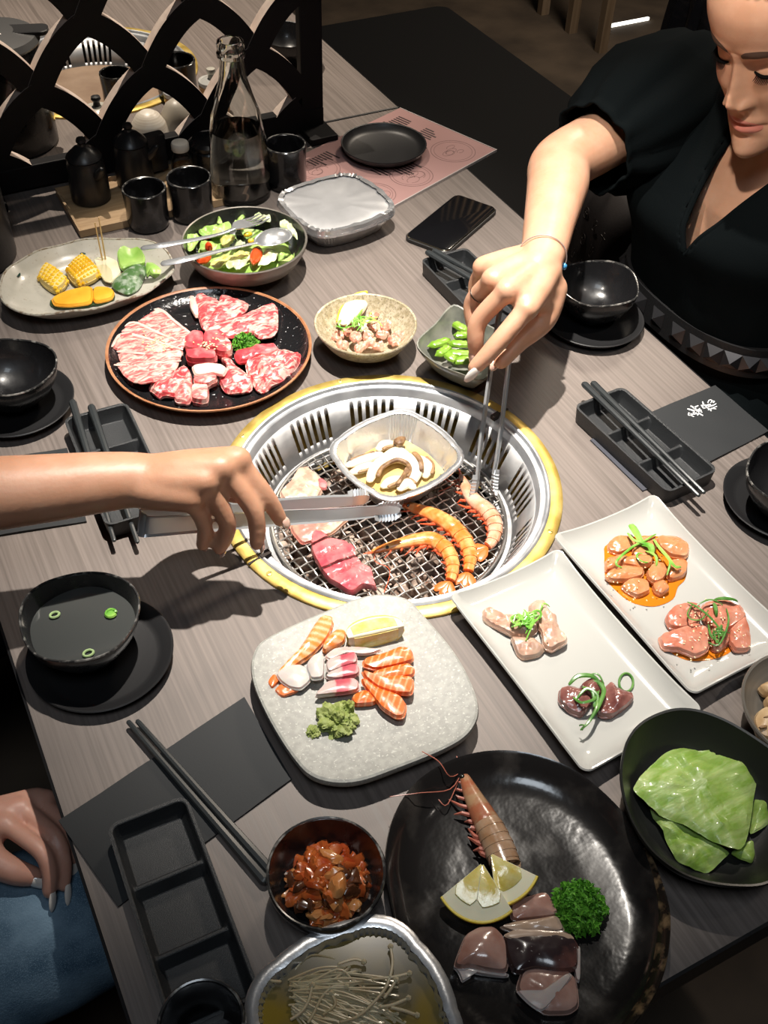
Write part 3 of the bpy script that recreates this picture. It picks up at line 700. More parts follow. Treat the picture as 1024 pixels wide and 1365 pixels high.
# grilled vegetable plate (oval, cream)
ol = outlc([(0, 300), (60, 195), (200, 120), (380, 62), (600, 38), (800, 42), (930, 90), (990, 180), (960, 260), (820, 350), (600, 420), (380, 462), (200, 470), (80, 440), (10, 385)], .028, 4.267, 0, 310)
t = thing('vegetable_plate', 'oval cream glazed plate of corn, pumpkin, onion and green pepper', 'plate', sum(ol, Vector()) / len(ol) - Vector((0, 0, .028)))
def wz(p, s): return .0016 * math.sin(p.x * 90 + p.y * 40) * (s > .9)
m = MB(); dish(m, ol, [(.55, .0), (.60, .0015), (.80, .010), (.97, .0255), (1.0, .0285), (.993, .0300), (.97, .0288), (.88, .018), (.75, .0105), (.60, .008), (.3, .007)], wz); m.build('plate_body', M_CREAM, t)
m = MB(); n_ = len(ol); cc = sum(ol, Vector()) / n_; pts = [Vector((cc.x + (p.x - cc.x) * .992, cc.y + (p.y - cc.y) * .992, TZ + .0292 + wz(p, 1))) for p in ol + ol[:1]]
m.tube(pts, .0016, 6, caps=False); m.build('brown_flecked_rim', mat('brown_flecked_rim', (0.42, 0.40, 0.34), .35, col2=(0.22, 0.17, 0.12), scale=140, lo=.5, hi=.6), t)
M_BLUEG = mat('blue_green_glaze', (0.012, 0.045, 0.035), 0.2, coat=.5)
for q in ([(60, 235), (95, 200), (118, 240), (90, 252)], [(0, 300), (25, 275), (38, 330), (20, 365), (2, 345)], [(15, 262), (45, 258), (40, 275)], [(455, 118), (475, 113), (488, 122), (465, 130)]):
    p3 = outlc(q, 0, 4.267, 0, 310, 3)
    hh = .0195 if q[0][0] < 300 else .0195
    p3 = outlc(q, hh, 4.267, 0, 310, 3); 
    m = MB(); m.pad(p3, .0006, rings=(.5, 1.0)); m.build('painted_leaf', M_BLUEG, t)
# sashimi stone plate
ol = sm([at(336 + 0, 905, .027), at(338, 870, .027), at(360, 848, .027), at(440, 812, .027), at(495, 793, .027), at(540, 797, .027), at(565, 820, .027), at(610, 875, .027), at(636, 930, .027), at(634, 965, .027), at(605, 993, .027), at(530, 1025, .027), at(470, 1044, .027), at(420, 1038, .027), at(390, 1010, .027), at(356, 955, .027)], 6)
cc = sum(ol, Vector()) / len(ol); t = thing('stone_plate', 'rounded square grey stone plate of sashimi in front of the grill', 'plate', (cc.x, cc.y, TZ))
def sag(p, s): return 0
m = MB(); dish(m, ol, [(.70, .0), (.74, .001), (.93, .012), (.99, .020), (1.0, .0245), (.992, .0275), (.97, .0285), (.90, .0268), (.7, .0235), (.3, .0225)]); m.build('plate_body', M_STONE, t)
# two white rectangular plates
def white_plate(label, pix, h=.020, H=.021):
    q = [at(x, y, h) for x, y in pix]; c = sum(q, Vector()) / 4
    t = thing('white_plate', label, 'plate', (c.x, c.y, TZ))
    ax = ((q[1] - q[0]) + (q[2] - q[3])) / 2; ay = ((q[3] - q[0]) + (q[2] - q[1])) / 2
    a, b = ax.length / 2, ay.length / 2; rot = math.atan2(ax.y, ax.x)
    def ring(e, z, up=0):
        rg = rrect(c.x, c.y, a - e, b - e, max(.0085 - e * .25, .004), rot, TZ + z, 6, -.0022)
        out = []
        for p in rg:
            d = Vector((p.x - c.x, p.y - c.y)); f = min(1, abs(d.dot(Vector((math.cos(rot), math.sin(rot))))) / a * abs(d.dot(Vector((-math.sin(rot), math.cos(rot))))) / b)
            out.append(p + Vector((0, 0, up * .0045 * f ** 3)))
        return out
    m = MB(); m.loft([ring(.022, 0), (ring(.020, .001)), ring(.008, .010, .5), ring(.0012, .0178, 1), ring(0, .0190, 1), ring(.0008, .0206, 1), ring(.0024, .0204, 1), ring(.007, .0158, .7), ring(.015, .0115, .2), ring(.022, .0098), ring(.035, .0092)], True, True)
    m.build('plate_body', M_PORC, t); return t
white_plate('white rectangular plate nearest the grill, holding chicken and dark meat', ((598, 797), (741, 733), (943, 950), (777, 1033)))
white_plate('white rectangular plate at the right, holding two orange marinated meats', ((741, 716), (869, 659), (1072, 858), (915, 930)))
# big black plate
ol = sm([at(x, y, .026) for x, y in ((513, 1140), (526, 1085), (560, 1038), (620, 1007), (690, 1002), (760, 1024), (820, 1072), (862, 1130), (887, 1190), (894, 1235), (886, 1295), (862, 1345), (815, 1395), (740, 1430), (665, 1420), (600, 1370), (556, 1310), (528, 1240), (516, 1185))], 5)
cc = sum(ol, Vector()) / len(ol); t = thing('black_plate', 'large round black glazed plate of squid, prawn and lemon with a brown-speckled rim', 'plate', (cc.x, cc.y, TZ))
m = MB(); dish(m, ol, [(.62, .0), (.66, .0015), (.85, .010), (.97, .022), (1.0, .0265), (.993, .0285), (.972, .0272), (.92, .0185), (.84, .0120), (.74, .0090), (.5, .0078)]); m.build('plate_body', M_RUSTPLATE, t)
n_ = len(ol); m = MB(); i0, i1 = int(n_ * 7 / 19), int(n_ * 13 / 19)
rg = []
for k in range(i0, i1):
    p = ol[k]; f = math.sin(PI * (k - i0) / (i1 - 1 - i0)); row = []
    for s, z in ((1.0005, .0269), (.9945, .0290), (.971, .0278), (.971 - .05 * f, .0278 - .0090 * f)): row.append(Vector((cc.x + (p.x - cc.x) * s, cc.y + (p.y - cc.y) * s, TZ + z)))
    rg.append(row)
m.loft(rg, False, False, closed=False); m.build('rust_speckled_rim', M_RUST, t)
# lettuce bowl
ol = sm([at(x, y, .045) for x, y in ((827, 1022), (836, 985), (857, 962), (892, 949), (925, 950), (962, 963), (1000, 985), (1045, 1018), (1085, 1060), (1092, 1110), (1065, 1155), (1024, 1180), (985, 1183), (940, 1176), (903, 1161), (868, 1133), (843, 1096), (830, 1058))], 5)
cc = sum(ol, Vector()) / len(ol); t = thing('lettuce_bowl', 'matt black egg-shaped bowl of lettuce leaves at the right', 'bowl', (cc.x, cc.y, TZ))
M_BOWLMATT = mat('matt_black_bowl', (0.016, 0.017, 0.016), 0.36, bump=.05, bscale=200)
def tilt(p, s): return .004 * s * math.sin((p.x - cc.x) * 20)
m = MB(); dish(m, ol, [(.50, .0), (.56, .002), (.78, .016), (.94, .036), (1.0, .046), (.995, .0485), (.97, .0478), (.93, .041), (.78, .021), (.62, .011), (.4, .008)], tilt); m.build('bowl_body', M_BOWLMATT, t)
# mushroom bowl at the right edge
p = at(990, 943, .035); mc2 = Vector((p.x, p.y, TZ)) + Vector((.89, -.455, 0)) * .062
t = thing('mushroom_bowl', 'grey-brown bowl of mushroom slices at the right edge, beyond the lettuce', 'bowl', mc2)
m = MB(); m.lathe([(0, .001), (.030, .001), (.033, .004), (.050, .018), (.060, .031), (.0620, .0365), (.0612, .0378), (.0592, .037), (.054, .027), (.040, .0155), (0, .012)], 72, mc2); m.build('bowl_body', M_PEWTER, t)
# edamame dish: square with pulled-up corners
ol = sm([at(555, 459, .042), at(580, 432, .045), at(605, 407, .052), at(634, 425, .045), at(668, 447, .045), at(660, 480, .045), at(645, 508, .046), at(612, 499, .042), at(578, 484, .040)], 5)
cc = sum(ol, Vector()) / len(ol); t = thing('edamame_dish', 'grey-green square dish of green edamame pods under the woman\'s hand', 'bowl', (cc.x, cc.y, TZ))
def wz2(p, s): return (p.z - TZ - .044) * s * s
m = MB(); dish(m, ol, [(.36, .0), (.42, .003), (.68, .016), (.92, .036), (1.0, .0435), (.995, .0458), (.965, .0452), (.90, .036), (.66, .0185), (.45, .010), (.25, .008)], wz2); m.build('bowl_body', M_GREYBOWL, t)

# ---------------------------------------------------------------- foil containers
def foil_tray(label, cx, cy, a, b, rot, z0, H, mats, lip=.007, ncrimp=46, taper=.80, rc=.030, bulge=.004):
    t = thing('foil_tray', label, 'foil container', (cx, cy, TZ + z0)); nn = 22
    base = rrect(cx, cy, a, b, rc, rot, 0, nn, bulge); N = len(base); c = Vector((cx, cy, 0))
    def ring(s, z, cr=0.0, off=0.0):
        out = []
        for k, p in enumerate(base):
            d = p - c; u_ = d.normalized(); w_ = cr * (1 if k % 2 else -1) + cr * .8 * mnoise.noise(Vector((k * .37, z * 300, cx * 10)))
            out.append(c + d * s + u_ * (off + w_) + Vector((0, 0, TZ + z0 + z)))
        return out
    m = MB()
    m.loft([ring(taper - .02, .0004), ring(taper, .001, .0004), ring(taper + (1 - taper) * .5, H * .5, .0012), ring(.995, H - .0005, .0011)], True, False)
    m.loft([ring(.993, H - .0005, .0011), ring(taper + (1 - taper) * .5 - .004, H * .5, .0012), ring(taper - .006, .0016, .0005), ring(taper - .03, .0012)], False, True)
    m.build('foil_pan', mats, t, smooth=60)
    m = MB()
    m.loft([ring(.993, H, .0003), ring(1.0, H + .0008, .0004, lip * .25), ring(1, H + .0010, .0002, lip * .75), ring(1, H - .0002, .0001, lip), ring(1, H - .0022, .0001, lip * .95), ring(1, H - .0012, .0003, lip * .6), ring(.995, H - .001, .0003)], False, False)
    m.build('rolled_rim', M_FOIL, t, smooth=60)
    return t, ring
M_LID = mat('lid_foil_paper', (0.55, 0.56, 0.58), 0.42, .75, col2=(0.66, 0.67, 0.69), scale=20, bump=.15, bscale=35)
f1, ring1 = foil_tray('closed foil container with a silver lid, standing on the menu edge', .178, .517, .068, .064, .12, .0005, .030, M_FOILIN, .005)
m = MB()
def lidring(s, z): return [p + Vector((0, 0, .0012 * mnoise.noise(p * 60) + z)) for p in ring1(s, .030)]
m.loft([lidring(1.015, .0022), lidring(.97, .0034), lidring(.7, .004), lidring(.3, .0045)], False, True)
m.build('lid', M_LID, f1)
# crimped edge over the lid
m = MB(); rr_ = ring1(1.0, .030); K = len(rr_); r0 = []; r1 = []; r2 = []
for k, p in enumerate(rr_):
    u_ = (p - Vector((.178, .517, p.z))).normalized(); z = .0042 * (mnoise.noise(Vector((k * .63, 1, 3))) + .5)
    r0.append(p + u_ * .0052 + Vector((0, 0, -.003))); r1.append(p + u_ * .0030 + Vector((0, 0, .0045 + z))); r2.append(p - u_ * (.0040 + .004 * mnoise.noise(Vector((k * .71, 7, 2)))) + Vector((0, 0, .0052 + z * .4)))
m.loft([r0, r1, r2], False, False); m.build('crimped_edge', M_FOIL, f1, smooth=60)
f2, ring2 = foil_tray('open foil tray of sizzling mushroom slices on the lit grill net', .0385, .0570, .0590, .0565, .22, NZ - TZ + .0018, .036, M_FOILIN, .0075, rc=.026, taper=.80)
p0 = at(447, 1330, .035)
f3, ring3 = foil_tray('open foil tray of pale thin mushrooms in broth at the bottom edge', p0.x + .005, p0.y - .020, .060, .056, .02, .0005, .036, M_FOILIN, .0095, rc=.032, taper=.84)

# ---------------------------------------------------------------- condiments by the screen
M_WTRAY = mat('pale_wood_tray', (0.36, 0.235, 0.125), 0.5, col2=(0.46, 0.32, 0.185), scale=6, stretch=(3, 40, 10))
q = [Vector(p) for p in ((-.170, .764, TZ), (-.168, .630, TZ), (-.015, .606, TZ), (-.015, .756, TZ))]
q = [Vector((-.1700, .752, TZ)), Vector((-.168, .628, TZ)), Vector((-.100, .616, TZ)), Vector((.060, .66, TZ)), Vector((.060, .764, TZ))]
t = thing('wooden_tray', 'pale wooden tray under the black condiment pots', 'tray', (-.06, .69, TZ))
m = MB(); qq = [Vector((-.168, .629, 0)), Vector((-.098, .617, 0)), Vector((.040, .672, 0)), Vector((.040, .764, 0)), Vector((-.170, .764, 0))]
qq = [Vector((-.168, .632, 0)), Vector((.050, .632, 0)), Vector((.050, .764, 0)), Vector((-.168, .764, 0))]
cc = sum(qq, Vector()) / 4
def sq(s, z): return [cc + (p - cc) * s + Vector((0, 0, TZ + z)) for p in qq]
m.loft([sq(.97, 0), sq(1, .001), sq(1, .012), sq(.97, .012), sq(.95, .006)], True, True); m.build('tray_board', M_WTRAY, t, smooth=0)
def pot(label, cx, cy, z0=.006, k=1.0, spout=0.0):
    t = thing('condiment_pot', label, 'pot', (cx, cy, TZ + z0)); c = (cx, cy, TZ + z0)
    m = MB(); m.lathe([(0, 0), (.026 * k, 0), (.0285 * k, .003), (.0285 * k, .030), (.0265 * k, .058), (.0245 * k, .064), (.021 * k, .064), (.02 * k, .060)], 40, c); m.build('pot_body', M_BLACKMATTPOT, t)
    m = MB(); m.lathe([(.0245 * k, .0645), (.0262 * k, .066), (.024 * k, .070), (.013 * k, .080), (.006 * k, .083), (.0055 * k, .086), (.0075 * k, .0895), (.006 * k, .094), (0, .0955)], 40, c); m.build('pot_lid', M_BLACKMATTPOT, t)
    d = Vector((math.cos(spout), math.sin(spout), 0)); b = Vector(c)
    m = MB(); m.tube([b + d * .024 * k + Vector((0, 0, .046)), b + d * .033 * k + Vector((0, 0, .052)), b + d * .039 * k + Vector((0, 0, .060))], [.008, .006, .004], 10, caps=True); m.build('spout', M_BLACKMATTPOT, t)
M_BLACKMATTPOT = mat('matt_black_ceramic', (0.016, 0.016, 0.017), 0.33, bump=.04, bscale=100)
pot('matt black lidded pot with a spout, the left one on the wooden tray', -.125, .722, .0065, 1.0, -1.2)
pot('matt black lidded pot, the right one on the wooden tray behind the cups', -.052, .738, .0065, .98, -.5)
# shaker
t = thing('spice_shaker', 'small glass spice shaker with a white cap behind the cups', 'shaker', (.016, .715, TZ + .0065)); c = (.016, .715, TZ + .0065)
m = MB(); m.lathe([(0, 0), (.0145, 0), (.0165, .002), (.0165, .034), (.014, .042), (.0115, .046), (.0115, .052), (.0095, .052), (.0098, .046), (.0125, .041), (.0148, .033), (.0148, .003), (0, .0025)], 32, c); m.build('glass_jar', M_GLASS, t)
m = MB(); m.lathe([(.0, .0505), (.0100, .0505), (.0128, .0508), (.0132, .053), (.0132, .060), (.0118, .0625), (0, .063)], 32, c); m.build('white_cap', mat('white_plastic_cap', (.72, .68, .6), .4), t)
m = MB(); m.lathe([(0, .003), (.0143, .0035), (.0143, .026), (0, .028)], 24, c); m.build('spice_filling', mat('chilli_flakes', (.42, .12, .02), .7, col2=(.75, .42, .12), scale=300), t)
m = MB(); m.loft([rrect(-.012, .757, .017 - e, .009 - e, .004, .1, TZ + z) for e, z in ((.001, .012), (0, .013), (0, .066), (.001, .068))], True, True)
tag(m.build('black_box', M_MATTBLK), 'small black upright box just left of the spice shaker', 'box')
t = thing('lidded_jar', 'dark round lidded jar just behind the water bottle', 'jar', (.068, .735, TZ)); c = (.068, .735, TZ)
m = MB(); m.lathe([(0, 0), (.027, 0), (.030, .004), (.030, .040), (.027, .044)], 40, c); m.build('jar_body', M_GLOSSBLK, t)
m = MB(); m.lathe([(.027, .0445), (.0315, .046), (.0315, .051), (.026, .0555), (.024, .055), (0, .056)], 40, c); m.build('jar_lid', M_GLOSSBLK, t)
# canister at the far left
t = thing('black_canister', 'tall matt black canister at the left edge, behind the vegetable plate', 'canister', (-.336, .655, TZ)); c = (-.336, .655, TZ)
m = MB(); m.lathe([(0, 0), (.078, 0), (.081, .003), (.080, .10), (.079, .17), (.074, .175), (0, .177)], 56, c); m.build('canister_body', M_BLACKMATTPOT, t)
m = MB(); m.lathe([(0, .1772), (.074, .1772), (.076, .180), (.070, .186), (.012, .190), (.010, .200), (0, .202)], 56, c); m.build('canister_lid', M_BLACKMATTPOT, t)

# ---------------------------------------------------------------- lattice screen between the two tables
YD = .800; DT = .020
t = thing('lattice_screen', 'black wooden fish-scale lattice screen standing across the table', 'screen', (0, YD, TZ))
def hbar(name, x0, x1, z0, z1, y0=YD - DT / 2, y1=YD + DT / 2):
    m = MB(); m.box(x0, x1, y0, y1, TZ + z0, TZ + z1); o = m.build(name, M_BLACKP, t, smooth=0); md = o.modifiers.new('b', 'BEVEL'); md.width = .002; md.segments = 2; return o
hbar('bottom_rail', -.285, .285, .004, .040); hbar('top_rail', -.285, .285, .272, .296)
hbar('side_post', .247, .285, .004, .296, YD - .0085, YD + .0085); hbar('side_post', -.285, -.247, .004, .296, YD - .0085, YD + .0085)
for x in (-.266, .266): hbar('screen_foot', x - .024, x + .024, 0.0002, .012, YD - .055, YD + .011)
RL = .0825; RZ = .0865; x_n, z_n = .007, .141; wb = .0172
for row in range(-2, 3):
    zc = z_n + row * RZ
    for k in range(-3, 5):
        xn = x_n + 2 * RL * k + (RL if row % 2 else 0)
        for sx in (-1, 1):                                       # from each node one arm falls away to either side
            pts = []
            for i in range(13):
                f = i / 12; bl = .085 * 4 * f * (1 - f) * math.hypot(RL, RZ) * (.8 + .4 * (1 - f)); pts.append((xn + sx * (RL * f + bl * RZ / math.hypot(RL, RZ)), zc - RZ * f + bl * RL / math.hypot(RL, RZ)))
            pts = [p for p in pts if -.25 < p[0] < .25 and .022 < p[1] < .285]
            if len(pts) < 3: continue
            mo = MB(); rings = []; e_ = .0005 * sx + .0002 * (row % 2)
            for i, (x, z) in enumerate(pts):
                a_, b_ = pts[max(i - 1, 0)], pts[min(i + 1, len(pts) - 1)]; dx, dz = b_[0] - a_[0], b_[1] - a_[1]; l_ = math.hypot(dx, dz); nx, nz = -dz / l_, dx / l_
                rings.append([Vector((x + q * nx * wb, yy, TZ + z + q * nz * wb)) for q, yy in ((-1, YD - DT / 2 + e_), (1, YD - DT / 2 + e_), (1, YD + DT / 2 + e_), (-1, YD + DT / 2 + e_))])
            for A_, B_ in zip(rings, rings[1:]):
                mo.mi = 0; mo.add([A_[0], A_[1], B_[1], B_[0]], [(0, 1, 2, 3)]); mo.add([A_[2], A_[3], B_[3], B_[2]], [(0, 1, 2, 3)])
                mo.mi = 1; mo.add([A_[1], A_[2], B_[2], B_[1]], [(0, 1, 2, 3)]); mo.add([A_[3], A_[0], B_[0], B_[3]], [(0, 1, 2, 3)]); mo.mi = 0
            mo.add(rings[0], [(0, 1, 2, 3)]); mo.add(rings[-1], [(3, 2, 1, 0)])
            mo.build('lattice_arm', [M_BLACKP, M_RAWWOOD], t, smooth=0)

# things on the far table, seen through the lattice
t = thing('rice_pot', 'tall black pot with a grey lid and lid tab behind the lattice, far left', 'pot', (-.185, .955, TZ)); c = (-.185, .955, TZ)
m = MB(); m.lathe([(0, 0), (.066, 0), (.070, .004), (.070, .15), (.068, .155), (0, .156)], 56, c); m.build('pot_body', M_GLOSSBLK, t)
m = MB(); m.lathe([(0, .1565), (.071, .1565), (.073, .160), (.068, .168), (.030, .174), (0, .175)], 56, c); m.build('pot_lid', mat('grey_lid', (.12, .12, .12), .35, .5), t)
m = MB(); b = Vector(c) + Vector((.052, -.008, .166)); m.loft([rrect(b.x, b.y, .034 - e, .016 - e, .010, -.3, b.z + z) for e, z in ((.001, 0), (0, .001), (0, .006), (.001, .007))], True, True); m.build('lid_tab', M_MATTBLK, t)
m = MB(); m.loft([rrect(c[0] + .0, c[1] - .02, .014 - e, .007 - e, .002, .2, TZ + .1735 + z) for e, z in ((0, 0), (0, .002), (.001, .0026))], True, True); m.build('white_label', mat('white_label', (.8, .8, .76), .6), t)
M_CERAM = mat('striped_ceramic', (0.50, 0.43, 0.34), 0.4, col2=(0.72, 0.68, 0.60), scale=5, stretch=(.5, .5, 60))
def dome_lid(name, label, px, py, r=.032, h=.04, knob=None, m1=None, body=None):
    p = at(px, py, 0); t = thing(name, label, 'jar', p)
    if body:
        m = MB(); m.lathe([(0, 0), (r * .9, 0), (r * .97, .004), (r, body), (r * .8, body + .002)], 40, p); m.build('jar_body', mat('amber_ceramic', (.50, .23, .06), .35, col2=(.72, .42, .16), scale=5, stretch=(.5, .5, 50)), t)
    b = body or 0
    m = MB(); m.lathe([(r * .95, b + .0005), (r * 1.03, b + .004), (r, b + .008), (r * .88, b + h * .55), (r * .6, b + h * .85), (r * .3, b + h * .98), (0, b + h)], 48, p); m.build('jar_lid', m1 or M_CERAM, t)
    if knob:
        m = MB(); m.lathe([(.006, b + h - .001), (.005, b + h + .006), (.008, b + h + .011), (.007, b + h + .015), (0, b + h + .0165)], 24, p); m.build('lid_knob', knob, t)
dome_lid('spice_jar', 'striped dome-shaped ceramic jar seen through the lattice, middle', 201, 184, .031, .046)
dome_lid('spice_jar', 'grey cone-shaped ceramic jar just right of the striped dome jar', 238, 172, .028, .050, None, mat('grey_cone_ceramic', (.34, .31, .26), .4, col2=(.42, .38, .32), scale=12))
dome_lid('spice_jar', 'white flat-lidded jar with a black knob behind the lattice', 135, 174, .026, .014, M_MATTBLK, M_CREAM, .028)
dome_lid('spice_jar', 'amber jar with a white lid, right of the lattice crossing', 286, 148, .022, .012, M_CREAM, M_PORC, .045)
dome_lid('spice_jar', 'small grey jar with a round knob behind the lattice', 236, 143, .020, .014, M_CREAM, M_STEEL, .02)
p = at(160, 140); cup('dark cup behind the lattice, left of its middle crossing', p.x, p.y, .026, .055)
p = at(238, 128); cup('dark metal-rimmed cup behind the lattice, beside the far grill', p.x, p.y, .034, .062)
p = at(384, 88); b = rustic_bowl('dark bowl on the far table, beyond the lattice\'s right post', p.x, p.y, 4.1)

# ================================================================ food
M_BEEF = mat('marbled_beef', (0.54, 0.060, 0.070), 0.36, col2=(0.78, 0.46, 0.40), scale=75, stretch=(1, 2.4, 1), lo=.46, hi=.60, detail=5, distort=1.2, coat=.10, sss=.15, bump=.12, bscale=120)
M_BEEF2 = mat('fatty_marbled_beef', (0.60, 0.11, 0.11), 0.36, col2=(0.80, 0.50, 0.43), scale=62, stretch=(1, 2.6, 1), lo=.42, hi=.60, detail=5, distort=1.4, coat=.10, sss=.15, bump=.12, bscale=120)
M_BEEFRED = mat('lean_red_beef', (0.52, 0.055, 0.07), 0.3, col2=(0.74, 0.27, 0.26), scale=60, lo=.46, hi=.66, detail=5, coat=.12, sss=.15, bump=.15, bscale=120)
M_FAT = mat('beef_fat', (0.82, 0.56, 0.48), 0.35, col2=(0.76, 0.34, 0.31), scale=40, lo=.5, hi=.7, coat=.25, sss=.2)
M_COOKED = mat('searing_beef', (0.48, 0.25, 0.18), 0.38, col2=(0.62, 0.43, 0.32), scale=90, lo=.4, hi=.6, detail=5, coat=.35, bump=.4, bscale=220)
M_HALF = mat('half_cooked_beef', (0.56, 0.18, 0.14), 0.36, col2=(0.64, 0.38, 0.26), scale=45, lo=.42, hi=.62, coat=.3, bump=.25, bscale=160)
M_GRILLRED = mat('raw_beef_on_grill', (0.62, 0.055, 0.08), 0.22, col2=(0.74, 0.20, 0.20), scale=50, coat=.6, bump=.3, bscale=160, stretch=(1, 1, 1))
M_PARSLEY = mat('parsley_green', (0.06, 0.23, 0.015), 0.5, col2=(0.17, 0.46, 0.05), scale=120)
M_STEM = mat('parsley_stem', (0.25, 0.45, 0.10), 0.45)
M_SESAME = mat('sesame_seed', (0.80, 0.65, 0.38), 0.5)
def slice_(name, label, cat, pix, h, s, ox, oy, material, th=.0035, dome=.001, ripple=.0022, rscale=70, group=None, seed=None, parent=None, zf=None, n=4, under=.3):
    m = MB(); m.pad(sm2([at(ox + x / s, oy + y / s, h) for x, y in pix], 5), th, dome, ripple, rscale, seed if seed is not None else R.randint(0, 999), zf=zf, under=under)
    o = m.build(name, material, parent)
    return o if parent is not None else tag(o, label, cat, group)
# ---- round meat plate
S, OX, OY = 3.657, 140, 380
BS = [
 ('marbled beef slice nearest the plate\'s left rim top, fat edge to the right', [(140, 145), (160, 125), (250, 115), (290, 130), (330, 170), (440, 250), (390, 290), (300, 260), (150, 190)], .0105, M_BEEF2),
 ('marbled beef slice second from the top in the left fan', [(65, 215), (140, 178), (260, 230), (400, 285), (385, 320), (300, 330), (150, 270), (75, 240)], .0115, M_BEEF2),
 ('marbled beef slice reaching farthest left in the fan', [(30, 297), (75, 235), (180, 250), (380, 312), (382, 350), (280, 375), (120, 340), (35, 312)], .0125, M_BEEF2),
 ('narrow marbled beef slice fourth from the top in the left fan', [(58, 322), (150, 328), (372, 345), (370, 375), (300, 400), (78, 392)], .0135, M_BEEF2),
 ('marbled beef slice at the bottom of the left fan', [(45, 385), (150, 385), (370, 365), (350, 415), (280, 470), (190, 492), (120, 477)], .0145, M_BEEF2)]
FE = [[(160, 127), (250, 117), (290, 132), (335, 172), (436, 250)], [(70, 217), (140, 182), (262, 234), (395, 286)], [(35, 299), (80, 240), (180, 253), (376, 314)], [(62, 324), (150, 331), (368, 348)], [(48, 389), (150, 389), (366, 369)]]
for i, (lab, pix, h, mm) in enumerate(BS):
    o = slice_('beef_slice', lab, 'beef', pix, .0085 + .0026 * i, S, OX, OY, mm, .0036, .0010, .0026, 75, 'marbled beef slices fanned on the round plate', i)
    P3 = sm([at(OX + x / S, OY + y / S, .0085 + .0026 * i + .0042) for x, y in FE[i]], 5, False); n_ = len(P3)
    m = MB(); m.tube(P3, [.0022 * (.5 + .5 * math.sin(PI * (k + 1) / (n_ + 1))) * (1 + .35 * mnoise.noise(P3[k] * 150)) for k in range(n_)], 7, flat=.45); fe = m.build('fat_edge', M_FAT); fe.parent = o; fe.location = WORLD_ORG[fe.name] - WORLD_ORG[o.name]
b = slice_('beef_slice', 'thin beef slice standing at the back of the round plate with a white fat strip', 'beef', [(440, 60), (470, 48), (590, 100), (575, 130), (520, 200), (480, 240), (450, 150)], .011, S, OX, OY, M_BEEF, .005, .004, .004, 60, None, 21)
slice_('fat_strip', '', '', [(412, 56), (438, 60), (466, 158), (440, 166), (415, 120)], .012, S, OX, OY, M_FAT, .0045, .002, .002, 60, None, 22, b)
slice_('beef_slice', 'folded beef slice at the back of the round plate, upper right', 'beef', [(572, 50), (640, 75), (705, 90), (690, 150), (560, 195), (480, 235), (500, 190), (545, 125)], .014, S, OX, OY, M_BEEF, .005, .004, .004, 60, None, 23)
slice_('beef_slice', 'long striped beef slice pointing right behind the parsley', 'beef', [(475, 240), (560, 195), (690, 155), (822, 90), (845, 120), (845, 245), (760, 275), (700, 235), (600, 272)], .017, S, OX, OY, M_BEEF, .005, .003, .003, 70, None, 24)
slice_('beef_slice', 'crumpled beef slice at the front left of the round plate', 'beef', [(205, 502), (300, 452), (390, 415), (420, 440), (400, 500), (340, 560), (250, 562)], .010, S, OX, OY, M_BEEF, .008, .006, .006, 80, None, 25)
slice_('beef_slice', 'crumpled pale beef slice front left, beside the cubes', 'beef', [(340, 560), (380, 470), (425, 445), (432, 540), (418, 592), (345, 590)], .011, S, OX, OY, M_BEEF2, .008, .006, .006, 80, None, 26)
slice_('beef_slice', 'folded beef slice front centre, curling from the pale fat strip', 'beef', [(560, 362), (600, 365), (650, 410), (722, 470), (722, 520), (640, 542), (575, 522), (550, 470), (600, 430)], .011, S, OX, OY, M_BEEF, .007, .005, .005, 70, None, 27)
slice_('beef_slice', 'large ruffled beef slice at the plate\'s right, in front of the parsley', 'beef', [(680, 400), (730, 350), (850, 335), (960, 345), (950, 400), (850, 490), (760, 542), (705, 480)], .011, S, OX, OY, M_BEEF, .008, .006, .007, 75, None, 28)
slice_('beef_slice', 'rolled dark red beef slice between the parsley and the ruffled slice', 'beef', [(622, 352), (720, 318), (825, 300), (862, 338), (740, 372), (655, 396)], .017, S, OX, OY, M_BEEFRED, .007, .005, .003, 70, None, 29)
CB = [('red beef cube at the back left of the cubes', [(390, 290), (430, 255), (490, 260), (485, 345), (440, 350), (395, 340)], M_BEEFRED, .012, .012), ('red beef cube at the back, with sesame on top', [(480, 260), (560, 252), (595, 275), (560, 350), (485, 348)], M_BEEFRED, .013, .013),
      ('red beef cube right of the others, by the parsley', [(535, 310), (590, 285), (625, 320), (620, 370), (545, 365)], M_BEEF, .013, .013), ('dark red beef cube in the middle of the round plate', [(395, 355), (470, 345), (550, 360), (550, 400), (440, 405), (400, 390)], M_BEEFRED, .012, .014),
      ('pale fatty beef strip lying over the cubes', [(420, 405), (470, 388), (570, 390), (602, 420), (580, 452), (520, 436), (440, 455)], M_FAT, .023, .004), ('marbled beef cube below the pale fat strip', [(432, 460), (550, 455), (550, 490), (500, 515), (435, 505)], M_BEEF2, .013, .010),
      ('marbled beef cube nearest the front rim', [(425, 515), (510, 512), (508, 592), (470, 597), (425, 590)], M_BEEF2, .009, .012)]
for i, (lab, pix, mm, h, th) in enumerate(CB): slice_('beef_cube', lab, 'beef', pix, h, S, OX, OY, mm, th, .001, .0015, 60, None, 40 + i, n=5)
def sprinkle(m, pts, r=.0011):
    for p in pts: m.ico(p, r, 1, sc=(1.5, .9, .6), M=Matrix.Rotation(R.random() * 6, 3, 'Z'))
m = MB(); sprinkle(m, [at(OX + R.gauss(265, 40) / S, OY + R.gauss(290, 25) / S, .0195) for _ in range(55)] + [at(OX + R.gauss(500, 40) / S, OY + R.gauss(285, 18) / S, .0275) for _ in range(35)])
